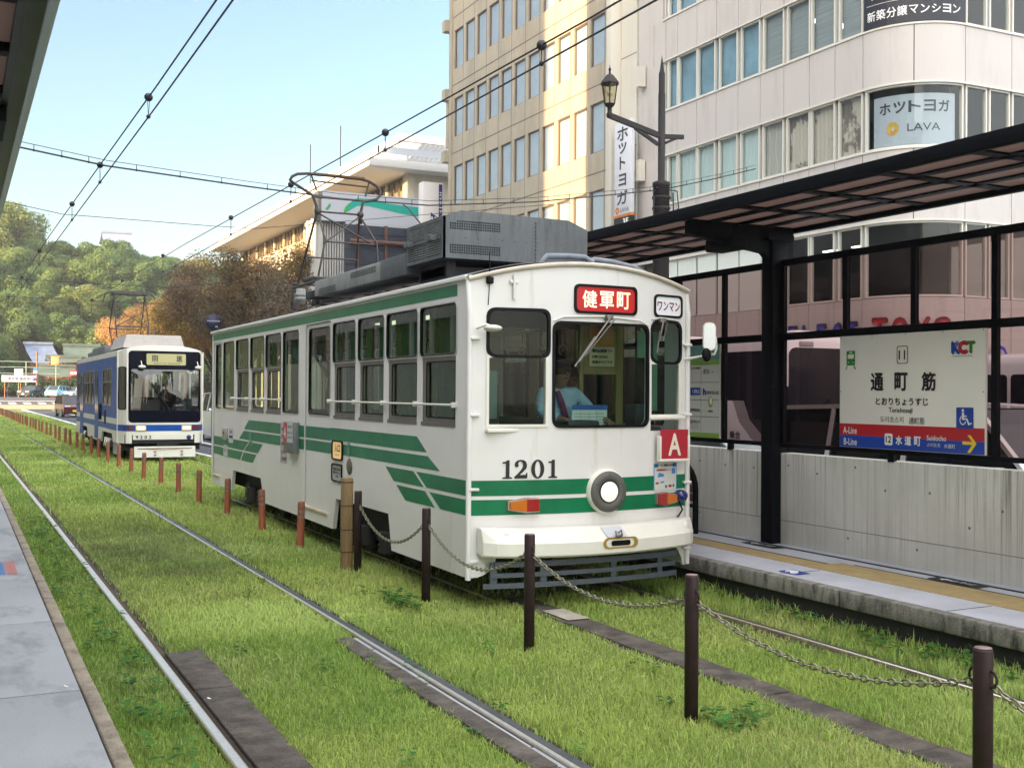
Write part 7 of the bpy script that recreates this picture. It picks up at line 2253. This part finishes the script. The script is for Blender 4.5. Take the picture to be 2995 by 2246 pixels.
up = thing('utility_pole', 'brown utility pole with sunlit box before the shrine roofs', 'pole', (5.1, 160, 1))
b = MB(); b.tube([(5.12, 160, .8), (5.05, 160, 7.4)], [.17, .12], 8); b.build('pole', mat('pole_brown', (.16, .10, .07), .8), up)
b = MB(); b.obox((5.05, 160, 5.5), (7.3, 160, 5.45), .08, .08); b.build('arm', MATS['pole_brown'], up)
b = MB(); b.box(6.95, 7.9, 159.8, 160.4, 5.45, 6.65, 0, .05); b.box(6.85, 8.0, 159.75, 160.45, 6.62, 6.72); b.build('box', mat('box_orange', (.60, .30, .12), .6), up)
person('distant person in dark jacket standing by the hedge at the far crossing', (1.5, 161.5, gz(161.5)-.1), .3, False, NAVY, {-1: (-.25, -.03, .80), 1: (.25, -.03, .80)}, False)
# shrine roofs
def jroof(b, x0, x1, y0, y1, z0, z1, lift=.5, m=0, skew=0):
    """curved hip-and-gable roof, ridge along x"""
    n, k = 10, 8
    v = []
    for i in range(n+1):
        s = i/n
        for j in range(k+1):
            t = j/k
            a = abs(2*t-1)
            y = y0+(y1-y0)*t
            ex = abs(2*s-1)
            x = (x0+x1)/2+(s-.5)*(x1-x0)*(1+.05*a)+skew*(1-a)
            z = z1-(z1-z0)*(a**.78)+lift*ex**3*a
            v.append((x, y, z))
    b.add(v, [(i*(k+1)+j, (i+1)*(k+1)+j, (i+1)*(k+1)+j+1, i*(k+1)+j+1) for i in range(n) for j in range(k)], m, True)
    b.obox((x0-.1+skew, (y0+y1)/2, z1+.1), (x1+.1+skew, (y0+y1)/2, z1+.1), .45, .4, m=m)
RB_ = mat('roof_blue', (.13, .175, .27), .6, var=.25, vs=.8)
RG_ = mat('roof_copper', (.075, .11, .09), .7, var=.3, vs=.6)
VERM = mat('vermilion', (.30, .045, .035), .6)
sh1 = thing('shrine_hall', 'shrine hall with big steep blue grey roof at the foot of the hill', 'building', (6.6, 178, 1))
b = MB(); jroof(b, 5.6, 9.7, 175.5, 182, 5.9, 9.1, .2, skew=-1.3); b.build('roof', RB_, sh1)
b = MB(); b.box(5.2, 8.8, 176.4, 181.2, .9, 6.4); b.build('wall', mat('hall_wall', (.16, .07, .05), .7), sh1)
sh2 = thing('shrine_gate', 'red shrine gate with tiered green copper roofs beside the blue tram', 'building', (10.5, 175, 1))
b = MB(); jroof(b, 9.8, 15.2, 174, 179.5, 7.0, 8.9, .4); jroof(b, 7.2, 12.2, 172.4, 175.6, 6.1, 7.0, .3); b.build('roof', RG_, sh2)
b = MB(); jroof(b, 5.9, 11.2, 171.2, 174.6, 3.9, 5.6, .4); b.build('lower_roof', RG_, sh2)
b = MB()
for x in (7.6, 9.4, 10.9, 11.9, 13.4): b.tube([(x, 173.4, .9), (x, 173.4, 6.6)], .16, 8)
b.box(7.2, 14, 174.2, 174.4, .9, 4.1); b.box(9.9, 15, 174.5, 179, 3, 7.2); b.obox((7, 173.2, 5.7), (14, 173.2, 5.7), .3, .3)
b.build('pillar', VERM, sh2)
b = MB()
for x in (9.75, 10.85): b.box(x-.25, x+.25, 173.1, 173.2, 4.6, 5.6)
b.build('white_panel', PAPER, sh2)
fl = thing('shrine_banner', 'red shrine banner with white marks beside the gate', 'banner', (10.9, 171, 4))
b = MB(); b.box(10.2, 11.5, 170.9, 170.95, 4.2, 4.9); b.build('cloth', mat('banner_red', (.55, .04, .06), .6), fl)
b = MB(); b.text('稲荷', FY(170.88), 10.8, 4.5, .9, .36, .004, 0, .03); b.build('lettering', CAPW, fl)
st_ = thing('stall_sign', 'small white notice stand under the gate roof', 'sign', (9.0, 168, 1))
b = MB(); b.box(8.6, 9.5, 168, 168.2, 1.0, 3.0); b.build('board', mat('stand_white', (.6, .6, .64), .6), st_)
# castle turrets showing above the wood
for x0, x1, y, z0, z1, lab in ((21.4, 27.2, 232, 32.0, 34.3, 'grey tiled castle turret roof showing above the hilltop trees'), (3.6, 8.4, 230, 33.2, 35.2, 'castle roof corner half hidden by the tall tree at the left edge')):
    t = thing('castle_turret', lab, 'building', ((x0+x1)/2, y, 20))
    b = MB(); jroof(b, x0, x1, y-3.5, y+3.5, z0, z1, .25); b.build('roof', mat('castle_tile', (.20, .24, .32), .7, var=.2, vs=.8), t)
    b = MB(); b.box(x0+1, x1-1, y-2.6, y+2.6, 17, z0+.1); b.build('wall', mat('castle_plaster', (.62, .60, .54), .8), t)

# ---------------------------------------------------------------- air
hm = bpy.data.materials.new('haze_air')
hm.use_nodes = True
hn = hm.node_tree
hn.nodes.remove(hn.nodes['Principled BSDF'])
pv = hn.nodes.new('ShaderNodeVolumePrincipled')
pv.inputs['Color'].default_value = (.93, .95, 1, 1)
pv.inputs['Density'].default_value = HAZE
pv.inputs['Anisotropy'].default_value = .3
hn.links.new(pv.outputs[0], hn.nodes['Material Output'].inputs['Volume'])
b = MB(); b.box(-305, 305, -205, 465, -1.3, 52)
hz_ = b.build('haze', hm, kind='stuff', label='faint pale haze in the street air', cat='haze')
S.cycles.volume_bounces = 0
